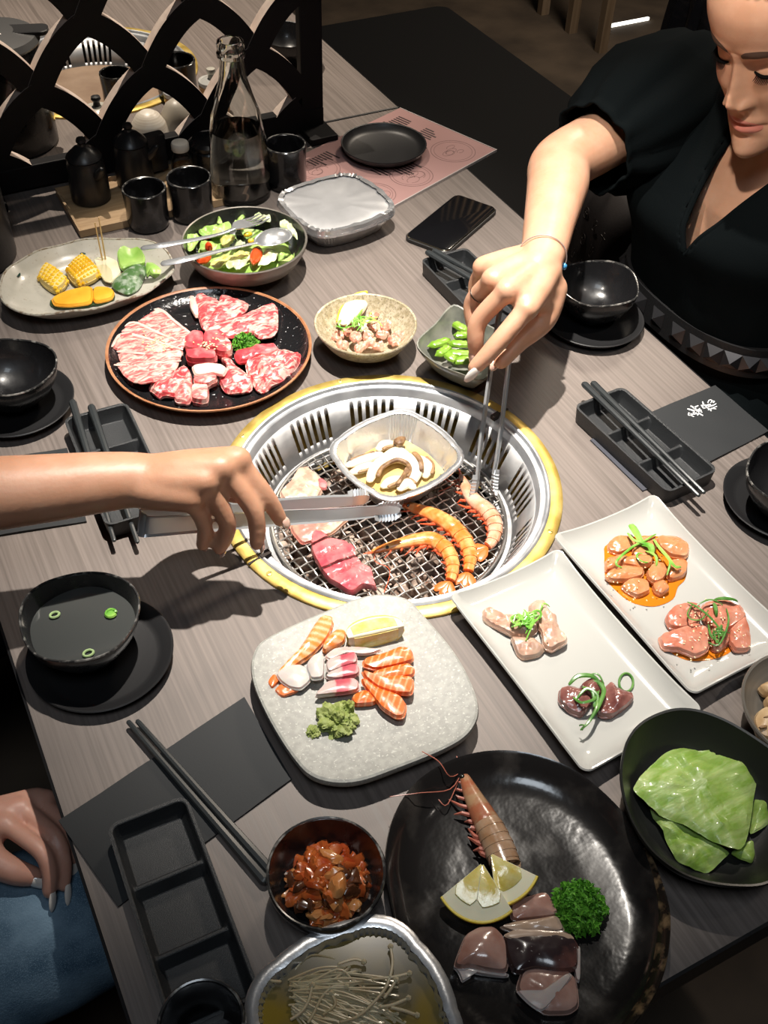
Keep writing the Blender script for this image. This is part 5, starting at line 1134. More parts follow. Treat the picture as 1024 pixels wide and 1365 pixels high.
def prawn(label, pix, h, s, ox, oy, wid, belly, shell, headm, legm, headlen=.36, tail=True, ant=(), seed=0):
    rdg = .16 if tail else .06
    q = random.Random(seed); P3 = sm([at(ox + x / s, oy + y / s, h) for x, y in pix], 6, False); n_ = len(P3); W_ = lerpr(wid, 6)
    P3 = [p + Vector((0, 0, w_ * .75)) for p, w_ in zip(P3, W_)]; t = thing('prawn', label, 'prawn', P3[n_ // 2] - Vector((0, 0, W_[n_ // 2])))
    k = int(n_ * headlen)
    m = MB(); m.tube(P3[:k + 2], [w_ * (1.02 if i > 3 else 1) for i, w_ in enumerate(W_[:k + 2])], 14, flat=.74, up=(0, 0, 1)); m.build('head_shell', headm, t)
    # tail segments, each its own overlapping shell
    segs = 6; e = n_ - (6 if tail else 1)
    for j in range(segs):
        i0 = k + (e - k) * j / segs; i1 = k + (e - k) * (j + 1) / segs + .9
        def S_(f): i = int(f); i = max(0, min(n_ - 2, i)); fr = min(1, f - i); return P3[i].lerp(P3[i + 1], fr), W_[i] + (W_[i + 1] - W_[i]) * fr
        pts, rs = [], []
        for a in range(5):
            p, r = S_(i0 + (i1 - i0) * a / 4); pts.append(p); rs.append(r * (1.05 - rdg + rdg * a / 4))
        m = MB(); m.tube(pts, rs, 14, flat=.74, up=(0, 0, 1), round_ends=False); m.build('tail_segment', shell, t)
    m = MB()
    for j in range(11):
        f = .14 + .74 * j / 10; i = int(f * (n_ - 2)); d = (P3[i + 1] - P3[i]).normalized(); sd = d.cross(Vector((0, 0, 1))).normalized() * belly; w_ = W_[i]; L = w_ * (1.5 if f < .45 else .9)
        b0 = P3[i] + sd * w_ * .7 - Vector((0, 0, w_ * .2)); m.tube([b0, b0 + sd * L * .5 - d * L * .35 + Vector((0, 0, .001)), b0 + sd * L * q.uniform(.5, .95) - d * L * q.uniform(.3, 1.3) - Vector((0, 0, w_ * .25))], [w_ * .22, w_ * .17, w_ * .06], 6)
    stuff(m.build('legs', legm, t))
    d = (P3[0] - P3[3]).normalized()
    m = MB(); m.tube([P3[1], P3[0] + d * wid[1] * .9, P3[0] + d * wid[1] * 2.0 + Vector((0, 0, .002))], [wid[0] * .8, wid[0] * .5, .0004], 6, flat=.6); m.build('rostrum', legm, t)
    m = MB(); i = max(1, int(n_ * .10)); sd = (P3[i + 1] - P3[i]).normalized().cross(Vector((0, 0, 1))) * belly; m.ico(P3[i] + sd * W_[i] * .5 + Vector((0, 0, W_[i] * .55)), .0021, 2); m.build('eye', M_SEAW, t)
    for a in ant:
        m = MB(); m.tube(sm([P3[1]] + [at(*p) for p in a], 4, False), .00045, 5); m.build('antenna', legm, t)
    if tail:
        d = (P3[-1] - P3[-3]).normalized(); sd = d.cross(Vector((0, 0, 1)))
        for a in (-.55, 0, .55):
            dd = (d * math.cos(a) + sd * math.sin(a)); nn = dd.cross(Vector((0, 0, 1))); L = wid[-2] * 3.4; b0 = P3[-5] - Vector((0, 0, .001))
            o_ = sm([b0 - nn * .0012, b0 + dd * L * .5 - nn * L * .26, b0 + dd * L * .95 - nn * L * .16, b0 + dd * L, b0 + dd * L * .95 + nn * L * .16, b0 + dd * L * .5 + nn * L * .26, b0 + nn * .0012], 2)
            m = MB(); m.pad([p - Vector((0, 0, .001)) for p in o_], .0014, .0008, rings=(.5, .8, 1)); m.build('tail_fin', legm if shell is M_PRAWNRAW else M_EBITAIL, t)
    return t
h0 = NZ - TZ + .001
prawn('long curved orange prawn in the middle of the grill', [(215, 262), (330, 318), (460, 375), (580, 455), (660, 545), (698, 640), (690, 720), (676, 770)], h0, 5.12, 490, 620, [.0035, .0070, .0095, .0105, .0098, .0082, .0062, .0042], 1, M_PRAWN, M_PRAWN, M_PRAWNR, .40, True, (), 1)
prawn('orange prawn curled in front, nearest the viewer on the grill', [(45, 598), (180, 566), (330, 538), (440, 540), (535, 605), (578, 700), (570, 785), (548, 825)], h0, 5.12, 490, 620, [.0032, .0062, .0085, .0100, .0096, .0080, .0060, .0042], 1, M_PRAWN, M_PRAWN, M_PRAWNR, .40, True, (((500, 748, h0 + .004), (520, 760, h0 + .004), (512, 790, h0 + .003)),), 2)
prawn('pinkish prawn gripped by the woman\'s tongs at the right of the grill', [(640, 90), (672, 180), (725, 270), (800, 335), (855, 405), (868, 480), (838, 555), (775, 588)], h0, 5.12, 490, 620, [.0035, .0072, .0095, .0105, .0100, .0085, .0064, .0044], 1, M_PRAWNP, M_PRAWNP, M_PRAWNR, .38, True, (((598, 650, h0 + .006), (585, 655, h0 + .004)), ((600, 642, h0 + .01), (592, 636, h0 + .012))), 3)
prawn('raw grey-brown prawn with red legs at the back of the big black plate', [(205, 100), (245, 210), (300, 330), (350, 430), (392, 525), (420, 600)], .0112, 3.738, 560, 1000, [.0024, .0068, .0102, .0122, .0128, .0122], 1, M_PRAWNRAW, M_PRAWNRAWH, M_RAWLEG, .46, False, (((600, 1035, .026), (585, 1015, .034), (563, 1002, .034)), ((600, 1052, .022), (560, 1057, .030), (520, 1062, .030)), ((597, 1072, .018), (585, 1066, .02))), 4)
# ---- beef on the grill
S, OX, OY = 6.4, 360, 610
o = slice_('grilled_beef', 'browned beef slice at the back left of the grill net', 'beef', [(75, 322), (180, 222), (240, 102), (320, 86), (362, 132), (440, 190), (470, 260), (442, 330), (400, 396), (250, 402), (110, 402)], h0, S, OX, OY, M_COOKED, .006, .003, .003, 80, None, 201)
slice_('raw_tip', '', '', [(405, 195), (440, 185), (492, 232), (480, 287), (425, 272)], h0 + .0055, S, OX, OY, M_BEEFRED, .0035, .001, .001, 80, None, 202, o)
slice_('grilled_beef', 'half-cooked beef slice lying under the long steel tongs', 'beef', [(160, 572), (400, 545), (702, 520), (620, 592), (500, 692), (400, 662), (350, 732), (270, 756), (190, 662)], h0, S, OX, OY, M_HALF, .005, .002, .002, 80, None, 203)
ga, gb = at(OX + 395 / S, OY + 905 / S, h0), at(OX + 620 / S, OY + 800 / S, h0); gc, gd = at(OX + 540 / S, OY + 1065 / S, h0), at(OX + 780 / S, OY + 950 / S, h0)
def groove(p, k):
    z = 0
    for a, b in ((ga, gb), (gc, gd)):
        d = (b - a).normalized(); v_ = p - a; dist = abs(v_.x * d.y - v_.y * d.x); z -= .0030 * math.exp(-(dist / .0013) ** 2)
    return z
m = MB(); m.pad(outlc([(365, 660), (430, 665), (520, 720), (660, 750), (720, 800), (740, 880), (800, 950), (870, 990), (890, 1080), (905, 1140), (790, 1130), (700, 1186), (600, 1132), (480, 1050), (400, 920), (350, 800)], h0 + .002, S, OX, OY, 6), .0085, .002, .0015, 80, 204, rings=[.06 * k for k in range(1, 16)] + [.95, 1.0], zf=groove)
tag(m.build('grilled_beef', M_GRILLRED), 'bright red scored beef slice at the front left of the grill', 'beef')
# ---- mushrooms in the foil tray on the grill
S, OX, OY = 5.389, 430, 540; hf = NZ - TZ + .0045
M_MUSH = mat('pale_mushroom', (0.76, 0.66, 0.46), 0.35, col2=(0.84, 0.78, 0.64), scale=30, coat=.3, sss=.2)
M_GILL = mat('mushroom_gills', (0.13, 0.06, 0.025), 0.5, col2=(0.34, 0.2, 0.09), scale=120, detail=4, bump=.4, bscale=300)
M_BUTTER = mat('buttery_broth', (0.60, 0.40, 0.12), 0.12, coat=.4, col2=(0.72, 0.55, 0.26), scale=25)
m = MB(); m.loft([[p for p in rrect(.0385, .0570, .0475, .0450, .020, .22, NZ + .0075, 22, .003)]], False, True); tag(m.build('butter_broth', M_BUTTER), 'golden buttery liquid in the foil tray on the grill', 'broth')
def arc_slice(label, pts, h, wd, th, gill):
    wd *= 1.3; P3 = sm([at(OX + x / S, OY + y / S, h) for x, y in pts], 5, False); n_ = len(P3); t = thing('mushroom_slice', label, 'mushroom', P3[0])
    m = MB(); m.tube(P3, [wd * (.45 + .55 * math.sin(PI * (k + .8) / (n_ + .6))) for k in range(n_)], 10, flat=.6); m.build('flesh', M_MUSH, t)
    if gill:
        G = [p + Vector((0, 0, wd * .25)) for p in P3]; side = [(G[min(i + 1, n_ - 1)] - G[max(i - 1, 0)]).normalized().cross(Vector((0, 0, 1))) for i in range(n_)]
        m = MB(); m.tube([g + s_ * wd * gill for g, s_ in zip(G, side)][2:-2], wd * .32, 8, flat=.8); m.build('gills', M_GILL, t)
MS = [('long mushroom slice at the left of the foil tray', [(185, 432), (300, 392), (415, 352)], .0055, -.7), ('lower left mushroom slice in the foil tray', [(215, 482), (320, 448), (400, 432)], .0055, .7), ('big curved mushroom slice in the middle of the foil tray', [(340, 535), (390, 440), (520, 372), (630, 400), (675, 470), (640, 560)], .0075, .8),
      ('short mushroom slice at the front of the foil tray', [(440, 580), (500, 552), (570, 530)], .0062, .7), ('mushroom piece at the back of the foil tray', [(405, 312), (450, 288), (515, 280)], .006, .7), ('mushroom slice at the front right of the foil tray', [(560, 600), (610, 560), (650, 590)], .006, -.6), ('thin mushroom slice at the right of the foil tray', [(700, 380), (760, 440), (740, 510)], .0055, -.8), ('pale slice across the back of the foil tray', [(440, 372), (530, 330), (600, 345)], .005, .7)]
for i, (lab, pts, wd, g) in enumerate(MS): arc_slice(lab, pts, hf + .008 + .0014 * (i % 3), wd, .004, g)
slice_('gilled_mushroom', 'dark gilled mushroom cap piece at the back of the foil tray', 'mushroom', [(500, 268), (560, 235), (602, 242), (582, 292), (540, 302)], hf + .014, S, OX, OY, M_GILL, .004, .002, .001, 80)
slice_('gilled_mushroom', 'dark gilled mushroom cap curved along the right of the foil tray', 'mushroom', [(632, 350), (672, 345), (725, 410), (732, 480), (695, 490), (690, 430)], hf + .012, S, OX, OY, M_GILL, .004, .002, .001, 80)
slice_('gilled_mushroom', 'small dark mushroom cap piece at the front of the foil tray', 'mushroom', [(515, 580), (560, 530), (600, 450), (632, 490), (600, 520), (550, 592)], hf + .013, S, OX, OY, M_GILL, .004, .002, .001, 80)

# ---- meats on the white plates
S, OX, OY = 4.267, 620, 780; hp = .0100
M_CHK = mat('pale_chicken', (0.44, 0.24, 0.165), 0.34, col2=(0.58, 0.41, 0.31), scale=45, detail=5, coat=.6, sss=.25, bump=.25, bscale=120, speck=(0.12, 0.06, 0.03), speckscale=260, speckth=.70)
M_LIVER = mat('dark_marinated_meat', (0.13, 0.040, 0.035), 0.2, col2=(0.30, 0.13, 0.11), scale=55, detail=5, coat=.35, bump=.3, bscale=120)
M_ORCHK = mat('orange_glazed_chicken', (0.58, 0.21, 0.075), 0.22, col2=(0.66, 0.33, 0.17), scale=40, detail=4, coat=.35, sss=.3, bump=.2, bscale=90)
M_PKCHK = mat('pink_glazed_chicken', (0.52, 0.165, 0.10), 0.22, col2=(0.62, 0.30, 0.21), scale=40, detail=4, coat=.35, sss=.3, bump=.2, bscale=90)
M_SAUCE = mat('orange_sauce', (0.66, 0.19, 0.012), 0.1, coat=.6)
for i, (lab, pix, h, th, d) in enumerate([('pale chicken strip pointing left on the white plate', [(95, 160), (140, 140), (200, 190), (300, 190), (420, 222), (410, 290), (330, 312), (250, 302), (160, 250), (100, 216)], hp, .007, .004), ('pale chicken piece at the front of its heap', [(248, 312), (330, 316), (420, 346), (457, 380), (420, 416), (330, 436), (290, 406)], hp, .007, .004), ('pale chicken piece at the right of its heap', [(350, 122), (440, 98), (477, 160), (516, 200), (532, 270), (582, 312), (576, 352), (490, 396), (440, 370), (430, 300), (400, 222)], hp + .002, .007, .004)]):
    slice_('chicken_piece', lab, 'chicken', pix, h, S, OX, OY, M_CHK, th, d, .004, 90, None, 210 + i)
for i, (lab, pix, h) in enumerate([('dark marinated meat piece, left one on the near white plate', [(530, 600), (640, 600), (690, 640), (720, 690), (660, 766), (580, 732), (524, 680)], hp), ('dark marinated meat piece, right one on the near white plate', [(745, 760), (760, 640), (822, 565), (850, 612), (950, 630), (957, 666), (900, 722), (820, 772)], hp), ('dark marinated meat piece under the green strips', [(640, 590), (720, 550), (795, 572), (780, 640), (700, 662)], hp + .003)]):
    slice_('dark_meat_piece', lab, 'meat', pix, h, S, OX, OY, M_LIVER, .008, .004, .003, 90, None, 220 + i)
def strips(name, label, lines, s, ox, oy, h, wd=.0022, th=.0007, m_=None, cyl=False):
    m = MB()
    for ln in lines:
        hh = ln[2] if len(ln) > 2 else h; pts, w_ = ln[0], ln[1] if len(ln) > 1 else wd
        P3 = sm([at(ox + x / s, oy + y / s, hh) for x, y in pts], 5, False); n_ = len(P3); P3 = [p + Vector((0, 0, .004 * math.sin(PI * k / (n_ - 1)))) for k, p in enumerate(P3)]
        m.tube(P3, [w_ / 2 * (.5 + .5 * math.sin(PI * (k + .7) / (n_ + .4))) for k in range(n_)], 6, flat=.5)
    return stuff(tag(m.build(name, m_ or M_SCAL), label, 'spring onion'))
def curl(cx, cy, r, a0, a1, sq=.75): return [(cx + r * math.cos(a0 + (a1 - a0) * k / 8), cy + r * sq * math.sin(a0 + (a1 - a0) * k / 8)) for k in range(9)]
q = random.Random(4)
strips('spring_onion_curls', 'bright green spring onion curls on the pale chicken', [(curl(285, 210, 26, 0, 6.0), .003), (curl(292, 195, 20, 2, 8), .003), (curl(400, 180, 30, 3.4, 7.5), .0024), ([(430, 150), (445, 120), (480, 122)], .002)] + [([(q.gauss(345, 38), q.gauss(205, 26)), (q.gauss(345, 38), q.gauss(205, 26)), (q.gauss(345, 45), q.gauss(210, 30))], .0020) for _ in range(26)], S, OX, OY, hp + .013)
strips('spring_onion_strips', 'dark green spring onion strips on the dark meat', [([(595, 562), (640, 530), (720, 530), (770, 560)], .0048), ([(700, 560), (750, 560), (785, 610), (765, 680), (735, 740)], .0042), ([(620, 640), (660, 680), (730, 660), (760, 600)], .0036), ([(760, 640), (740, 720), (700, 790), (660, 822)], .0030), ([(640, 640), (690, 600), (750, 640), (740, 690)], .0034), ([(650, 800), (672, 812), (668, 825)], .0018), ([(690, 520), (750, 520), (790, 570)], .0020), ([(670, 580), (720, 620), (735, 690)], .003)], S, OX, OY, hp + .0125, m_=mat('dark_spring_onion', (0.05, 0.17, 0.03), .3, col2=(.13, .30, .06), scale=80, coat=.4))
P3 = [at(OX + (917 + 40 * math.cos(a)) / S, OY + (553 + 52 * math.sin(a)) / S, hp + .0012) for a in [2 * PI * k / 28 for k in range(29)]]
m = MB(); m.tube(P3, .0012, 6, caps=False); tag(m.build('onion_ring', MATS['dark_spring_onion']), 'thin green onion ring lying alone right of the dark meat', 'spring onion')
S, OX, OY = 4.197, 780, 680
def pool(label, pix): m = MB(); m.pad(outlc(pix, hp - .0006, S, OX, OY), .0012, .0002, rings=(.3, .6, .9, 1)); tag(m.build('sauce_pool', M_SAUCE), label, 'sauce')
pool('orange sauce pooled under the far heap of marinated chicken', [(108, 260), (130, 190), (330, 145), (560, 180), (575, 250), (562, 380), (520, 430), (490, 500), (390, 540), (280, 525), (200, 480), (120, 410)])
pool('orange sauce under the pink chicken on the right white plate', [(470, 770), (520, 740), (700, 740), (820, 780), (740, 830), (600, 845), (500, 812)])
OC = [('back left', [(118, 205), (170, 160), (250, 165), (292, 212), (190, 268), (125, 242)], 0), ('far left', [(105, 292), (190, 270), (282, 292), (190, 332), (108, 362)], 0), ('left front', [(103, 377), (180, 330), (332, 340), (320, 392), (220, 412), (130, 407)], .003), ('centre', [(338, 362), (370, 320), (432, 310), (462, 352), (430, 412), (380, 427), (345, 402)], .004), ('back right', [(390, 160), (520, 165), (582, 212), (572, 282), (470, 272), (400, 222)], .0015), ('right front', [(468, 290), (572, 300), (560, 382), (470, 412), (440, 382)], 0), ('front left', [(188, 442), (260, 396), (350, 412), (362, 472), (290, 502), (240, 482)], 0), ('front middle', [(368, 432), (440, 412), (472, 462), (420, 492), (380, 472)], .001), ('top middle', [(280, 182), (390, 150), (402, 222), (335, 300), (250, 275)], .003), ('inner', [(190, 290), (290, 268), (380, 270), (370, 320), (300, 345), (210, 320)], .0045)]
for i, (w_, pix, dz) in enumerate(OC): slice_('orange_chicken_piece', 'glossy orange chicken piece, %s of the far heap on the right plate' % w_, 'chicken', pix, hp + dz, S, OX, OY, M_ORCHK, .0065, .0035, .002, 80, 'orange chicken pieces in the far heap', 230 + i)
PC = [('back left', [(438, 622), (480, 560), (590, 530), (652, 570), (640, 642), (520, 692), (460, 672)], 0), ('front left', [(403, 712), (480, 700), (600, 640), (692, 682), (692, 802), (620, 842), (520, 802), (420, 792)], .002), ('back right', [(640, 542), (800, 520), (882, 560), (902, 622), (800, 682), (700, 692), (650, 622)], .0015), ('right front', [(795, 692), (880, 608), (916, 682), (922, 802), (830, 807), (795, 762)], .001), ('middle', [(690, 680), (790, 650), (805, 760), (740, 810), (690, 790)], .0)]
for i, (w_, pix, dz) in enumerate(PC): slice_('pink_chicken_piece', 'glossy pink chicken piece, %s of the near heap on the right plate' % w_, 'chicken', pix, hp + dz, S, OX, OY, M_PKCHK, .007, .004, .003, 80, 'pink chicken pieces in the near heap', 250 + i)
strips('spring_onion_strips', 'green spring onion strips heaped on the orange chicken', [([(255, 85), (270, 120), (320, 190)], .0085), ([(240, 130), (270, 180), (330, 200), (380, 240)], .004), ([(395, 135), (330, 180), (260, 220), (180, 290), (175, 315), (205, 322)], .0028), ([(310, 190), (360, 215), (375, 245)], .0075), ([(385, 165), (410, 215), (460, 280), (500, 325), (535, 318)], .0040), (curl(325, 270, 38, 4.6, .8), .0028), ([(440, 230), (470, 300), (460, 360)], .0024), ([(340, 230), (390, 270), (400, 310)], .003)], S, OX, OY, hp + .013)
strips('spring_onion_strips', 'thin dark green onion strips on the pink chicken', [([(725, 502), (780, 508), (850, 508)], .0045), ([(575, 515), (620, 550), (680, 600), (740, 660), (780, 700)], .0026), ([(600, 530), (570, 590), (590, 625), (650, 620), (690, 560)], .0018), ([(790, 550), (800, 620), (780, 700), (740, 765), (690, 740)], .0020), ([(690, 640), (700, 720), (750, 740)], .0024), ([(720, 520), (725, 560), (735, 590)], .0040), ([(610, 545), (690, 515), (770, 530)], .0018)] + [([(q.gauss(740, 28), q.gauss(700, 26)), (q.gauss(740, 28), q.gauss(700, 26)), (q.gauss(740, 28), q.gauss(700, 26))], .0019) for _ in range(10)], S, OX, OY, hp + .0135, m_=MATS['dark_spring_onion'])
m = MB(); sprinkle(m, [at(OX + q.gauss(340, 100) / S, OY + q.gauss(330, 90) / S, hp + .0105) for _ in range(40)] + [at(OX + q.gauss(660, 90) / S, OY + q.gauss(680, 70) / S, hp + .0125) for _ in range(50)], .0008)
stuff(tag(m.build('sesame_seeds', M_SESAME), 'sesame seeds sprinkled over the marinated chicken', 'sesame'))

# ---- squid on the big black plate
S, OX, OY = 3.738, 560, 1000; hp = .0090
M_SQ = mat('mottled_squid', (0.34, 0.17, 0.13), 0.22, col2=(0.50, 0.32, 0.27), scale=40, detail=5, coat=.6, sss=.2, bump=.12, bscale=120)
M_SQD = mat('dark_skinned_squid', (0.035, 0.022, 0.024), 0.2, col2=(0.24, 0.10, 0.08), scale=28, lo=.52, hi=.75, detail=5, coat=.35, speck=(0.45, 0.42, 0.4), speckscale=330, speckth=.70)
M_SQT = mat('tan_squid_edge', (0.42, 0.29, 0.20), 0.28, col2=(0.52, 0.38, 0.29), scale=40, coat=.4)
M_SQW = mat('white_squid_flesh', (0.58, 0.50, 0.47), 0.2, coat=.5, sss=.3)
slice_('squid_piece', 'brown mottled squid piece behind, touching the parsley and lemon', 'squid', [(440, 790), (520, 745), (630, 715), (682, 810), (690, 836), (560, 852), (450, 866)], hp + .003, S, OX, OY, M_SQ, .007, .003, .001, 60, None, 301)
slice_('squid_piece', 'tan squid strip between the back piece and the dark piece', 'squid', [(380, 892), (480, 866), (600, 852), (690, 836), (727, 916), (600, 916), (480, 926)], hp + .003, S, OX, OY, M_SQT, .006, .002, .001, 60, None, 302)
o = slice_('squid_piece', 'dark-skinned squid piece in the middle', 'squid', [(405, 932), (480, 902), (600, 907), (740, 917), (790, 990), (790, 1110), (690, 1120), (560, 1100), (460, 1136), (420, 1030)], hp + .004, S, OX, OY, M_SQD, .008, .004, .001, 60, None, 303)
slice_('tan_edge', '', '', [(410, 925), (480, 892), (600, 897), (740, 910), (775, 945), (690, 945), (560, 940), (450, 945)], hp + .0125, S, OX, OY, M_SQT, .0015, .001, .0006, 60, None, 304, o)
slice_('white_edge', '', '', [(775, 985), (795, 985), (793, 1170), (775, 1160), (765, 1110)], hp + .002, S, OX, OY, M_SQW, .006, .001, .0006, 60, None, 305, o)
o = slice_('squid_piece', 'glossy pinkish squid piece at the left front', 'squid', [(160, 1092), (220, 932), (290, 892), (370, 892), (430, 962), (440, 1126), (330, 1112), (240, 1092), (205, 1100)], hp + .002, S, OX, OY, M_SQ, .008, .006, .001, 60, None, 306)
slice_('white_edge', '', '', [(160, 1085), (240, 1085), (330, 1105), (442, 1118), (440, 1140), (330, 1128), (235, 1112), (207, 1170), (190, 1120)], hp + .0005, S, OX, OY, M_SQW, .0045, .001, .0006, 60, None, 307, o)
o = slice_('squid_piece', 'folded squid piece nearest the viewer', 'squid', [(470, 1205), (500, 1110), (600, 1096), (732, 1106), (776, 1152), (792, 1292), (740, 1330), (612, 1332), (520, 1260)], hp, S, OX, OY, M_SQ, .008, .004, .001, 60, None, 308)
slice_('white_fold', '', '', [(470, 1200), (560, 1230), (640, 1180), (740, 1110), (760, 1130), (690, 1220), (605, 1315), (530, 1265)], hp + .0085, S, OX, OY, M_SQW, .003, .0015, .0008, 60, None, 309, o)

# ---- lettuce leaves
S, OX, OY = 4.266, 810, 880
M_LEAF = mat('iceberg_leaf', (0.25, 0.42, 0.06), 0.42, col2=(0.44, 0.57, 0.20), scale=17, stretch=(1, 4.2, 1), detail=7, distort=1.2, lo=.40, hi=.64, coat=.2, sss=.15, bump=.6, bscale=60, bstretch=(1, 2.5, 1))
for i, (lab, pix, h, d, rp) in enumerate([('lettuce leaf underneath, crumpled and nearest the viewer', [(228, 832), (320, 880), (480, 960), (702, 1100), (640, 1152), (575, 1217), (480, 1192), (390, 1132), (310, 982)], .0125, .004, .006), ('lettuce leaf at the right, half out of the picture', [(845, 700), (913, 718), (970, 800), (920, 935), (800, 1012), (822, 860)], .014, .004, .005), ('pale lettuce tip sticking out at the lower right', [(690, 1098), (828, 1015), (837, 1110), (815, 1172), (750, 1142)], .012, .003, .004),
        ('broad lettuce leaf lying on top in the egg-shaped bowl', [(138, 742), (170, 690), (225, 618), (330, 530), (430, 505), (540, 520), (700, 520), (832, 560), (852, 640), (822, 850), (792, 1032), (742, 1102), (600, 1042), (420, 932), (290, 882), (200, 802)], .021, .008, .005)]):
    slice_('lettuce_leaf', lab, 'lettuce', pix, h, S, OX, OY, M_LEAF, .0022, d, rp, 55, None, 320 + i, n=5, under=0)

# ---- marinated slices, lemon and herbs in the tan bowl
S, OX, OY = 3.938, 400, 380; q = random.Random(9)
M_TRIPE = mat('pink_marinated_meat', (0.56, 0.18, 0.12), 0.25, col2=(0.80, 0.52, 0.40), scale=70, detail=5, coat=.5, sss=.2, bump=.3, bscale=140)
wh = ['far left', 'left', 'left front', 'front', 'front right', 'right', 'far right', 'back right', 'centre', 'upper centre', 'lower centre', 'inner left', 'inner right', 'top']
for i, (x, y) in enumerate([(200, 275), (255, 250), (225, 320), (310, 335), (410, 330), (490, 300), (520, 270), (455, 220), (350, 270), (380, 215), (360, 310), (290, 285), (430, 265), (390, 160)]):
    pts = [(x + (34 + q.uniform(-8, 10)) * math.cos(a), y + (24 + q.uniform(-7, 8)) * math.sin(a)) for a in [2 * PI * k / 7 for k in range(7)]]
    slice_('meat_slice', 'pink marinated meat slice at the %s of the tan bowl' % wh[i], 'meat', pts, .0165 + .002 * (i % 4), S, OX, OY, M_TRIPE, .004, .003, .005, 110, 'marinated meat slices in the tan bowl', 340 + i)
m = MB(); ln = outlc([(195, 195), (215, 140), (255, 90), (300, 60), (350, 50), (352, 120), (300, 185), (245, 215), (205, 212)], .028, S, OX, OY); m.pad(ln, .006, .002, rings=(.3, .6, .85, 1)); lw = tag(m.build('lemon_wedge', M_LPITH), 'pale lemon wedge standing at the back of the tan bowl', 'lemon')
m = MB(); cN = sum(ln, Vector()) / len(ln); m.tube([p + Vector((0, 0, .003)) for p in sm([at(OX + x / S, OY + y / S, .028) for x, y in [(197, 200), (215, 140), (255, 90), (300, 60), (348, 50)]], 4, False)], .0022, 6, flat=1.2); rd = m.build('rind', M_LRIND); rd.parent = lw; rd.location = WORLD_ORG[rd.name] - WORLD_ORG[lw.name]
strips('herb_strips', 'green herb strips on the pink meat in the tan bowl', [(curl(250, 215, 45, 2, 4.5), .0026), ([(330, 120), (315, 160), (280, 200)], .003), ([(360, 190), (400, 200), (430, 215)], .0024), ([(185, 215), (230, 240), (280, 215)], .0026)] + [([(q.gauss(310, 30), q.gauss(185, 22)), (q.gauss(315, 30), q.gauss(190, 22)), (q.gauss(320, 35), q.gauss(195, 25))], .0024) for _ in range(14)], S, OX, OY, .031)
# ---- edamame
M_EDA = mat('edamame_green', (0.15, 0.31, 0.02), 0.32, col2=(0.25, 0.41, 0.05), scale=60, coat=.4, sss=.2, bump=.15, bscale=160)
for i, (lab, a, b, h) in enumerate([('edamame pod at the back, pointing at the woman\'s fingers', (805, 195), (895, 245), .036), ('edamame pod at the far left of the dish', (668, 322), (790, 282), .033), ('edamame pod leaning at the left front', (708, 372), (785, 318), .034), ('edamame pod in the middle of the heap', (775, 302), (905, 312), .038), ('edamame pod at the front, third from the back', (768, 352), (915, 362), .036), ('edamame pod at the very front of the dish', (785, 402), (935, 380), .034), ('edamame pod tucked behind the middle one', (805, 262), (890, 258), .037), ('short edamame pod at the front left', (770, 360), (835, 400), .036), ('edamame pod at the right, under the fingertips', (880, 290), (960, 300), .034)]):
    A_, B_ = at(OX + a[0] / S, OY + a[1] / S, h), at(OX + b[0] / S, OY + b[1] / S, h); N = 14; nrm = (B_ - A_).cross(Vector((0, 0, 1))).normalized()
    pts = [A_.lerp(B_, k / N) + nrm * .003 * math.sin(PI * k / N) + Vector((0, 0, .001 * math.sin(PI * k / N))) for k in range(N + 1)]
    rs = [.0062 * min(1, 1.5 * math.sin(PI * (k + .25) / (N + .5))) * (1 + .06 * math.cos(3 * 2 * PI * k / N + PI)) for k in range(N + 1)]
    m = MB(); m.tube(pts, rs, 10, flat=.72, up=(0, 0, 1)); tag(m.build('edamame_pod', M_EDA), lab, 'edamame')
# ---- mushrooms at the right edge
S, OX, OY = 8.53, 960, 860
M_MSH2 = mat('tan_mushroom', (0.46, 0.29, 0.14), 0.45, col2=(0.58, 0.42, 0.24), scale=60, detail=4, coat=.2, bump=.2, bscale=120)
for i, (lab, pix, h) in enumerate([('pale pointed mushroom slice at the back of the right-edge bowl', [(400, 520), (546, 450), (700, 480), (680, 600), (546, 612), (470, 597)], .020), ('round tan mushroom in the middle of the right-edge bowl', [(478, 650), (560, 610), (700, 640), (690, 742), (546, 742), (500, 722)], .020), ('large tan mushroom with dark slits in the right-edge bowl', [(353, 902), (400, 800), (480, 745), (640, 740), (760, 830), (740, 1000), (640, 1102), (500, 1112), (400, 1052)], .019)]):
    o = slice_('mushroom', lab, 'mushroom', pix, h, S, OX, OY, M_MSH2, .007, .006, .0012, 60, None, 360 + i)
    if i == 2:
        for sl in ([(485, 825), (540, 808), (600, 820), (540, 840)], [(430, 940), (480, 915), (540, 920), (530, 945), (460, 955)]): slice_('dark_slit', '', '', sl, .0305, S, OX, OY, M_GILL, .0015, .0005, 0, 60, None, 365, o)
for lab, dx, dy, r_ in (('tan mushroom piece at the far side of the right-edge bowl', .014, .022, .011), ('tan mushroom piece at the right of the right-edge bowl, out of the frame', .026, -.004, .013), ('small tan mushroom piece at the near side of the right-edge bowl', .008, -.022, .010)):
    c_ = mc2 + Vector((dx, dy, .017)); pts = [c_ + Vector((r_ * (1 + .2 * math.sin(3 * a + dx * 99)) * math.cos(a), r_ * .8 * math.sin(a), 0)) for a in [2 * PI * k / 20 for k in range(20)]]
    m = MB(); m.pad(pts, .006, .005, .0012, 60, 7); tag(m.build('mushroom', M_MSH2), lab, 'mushroom')
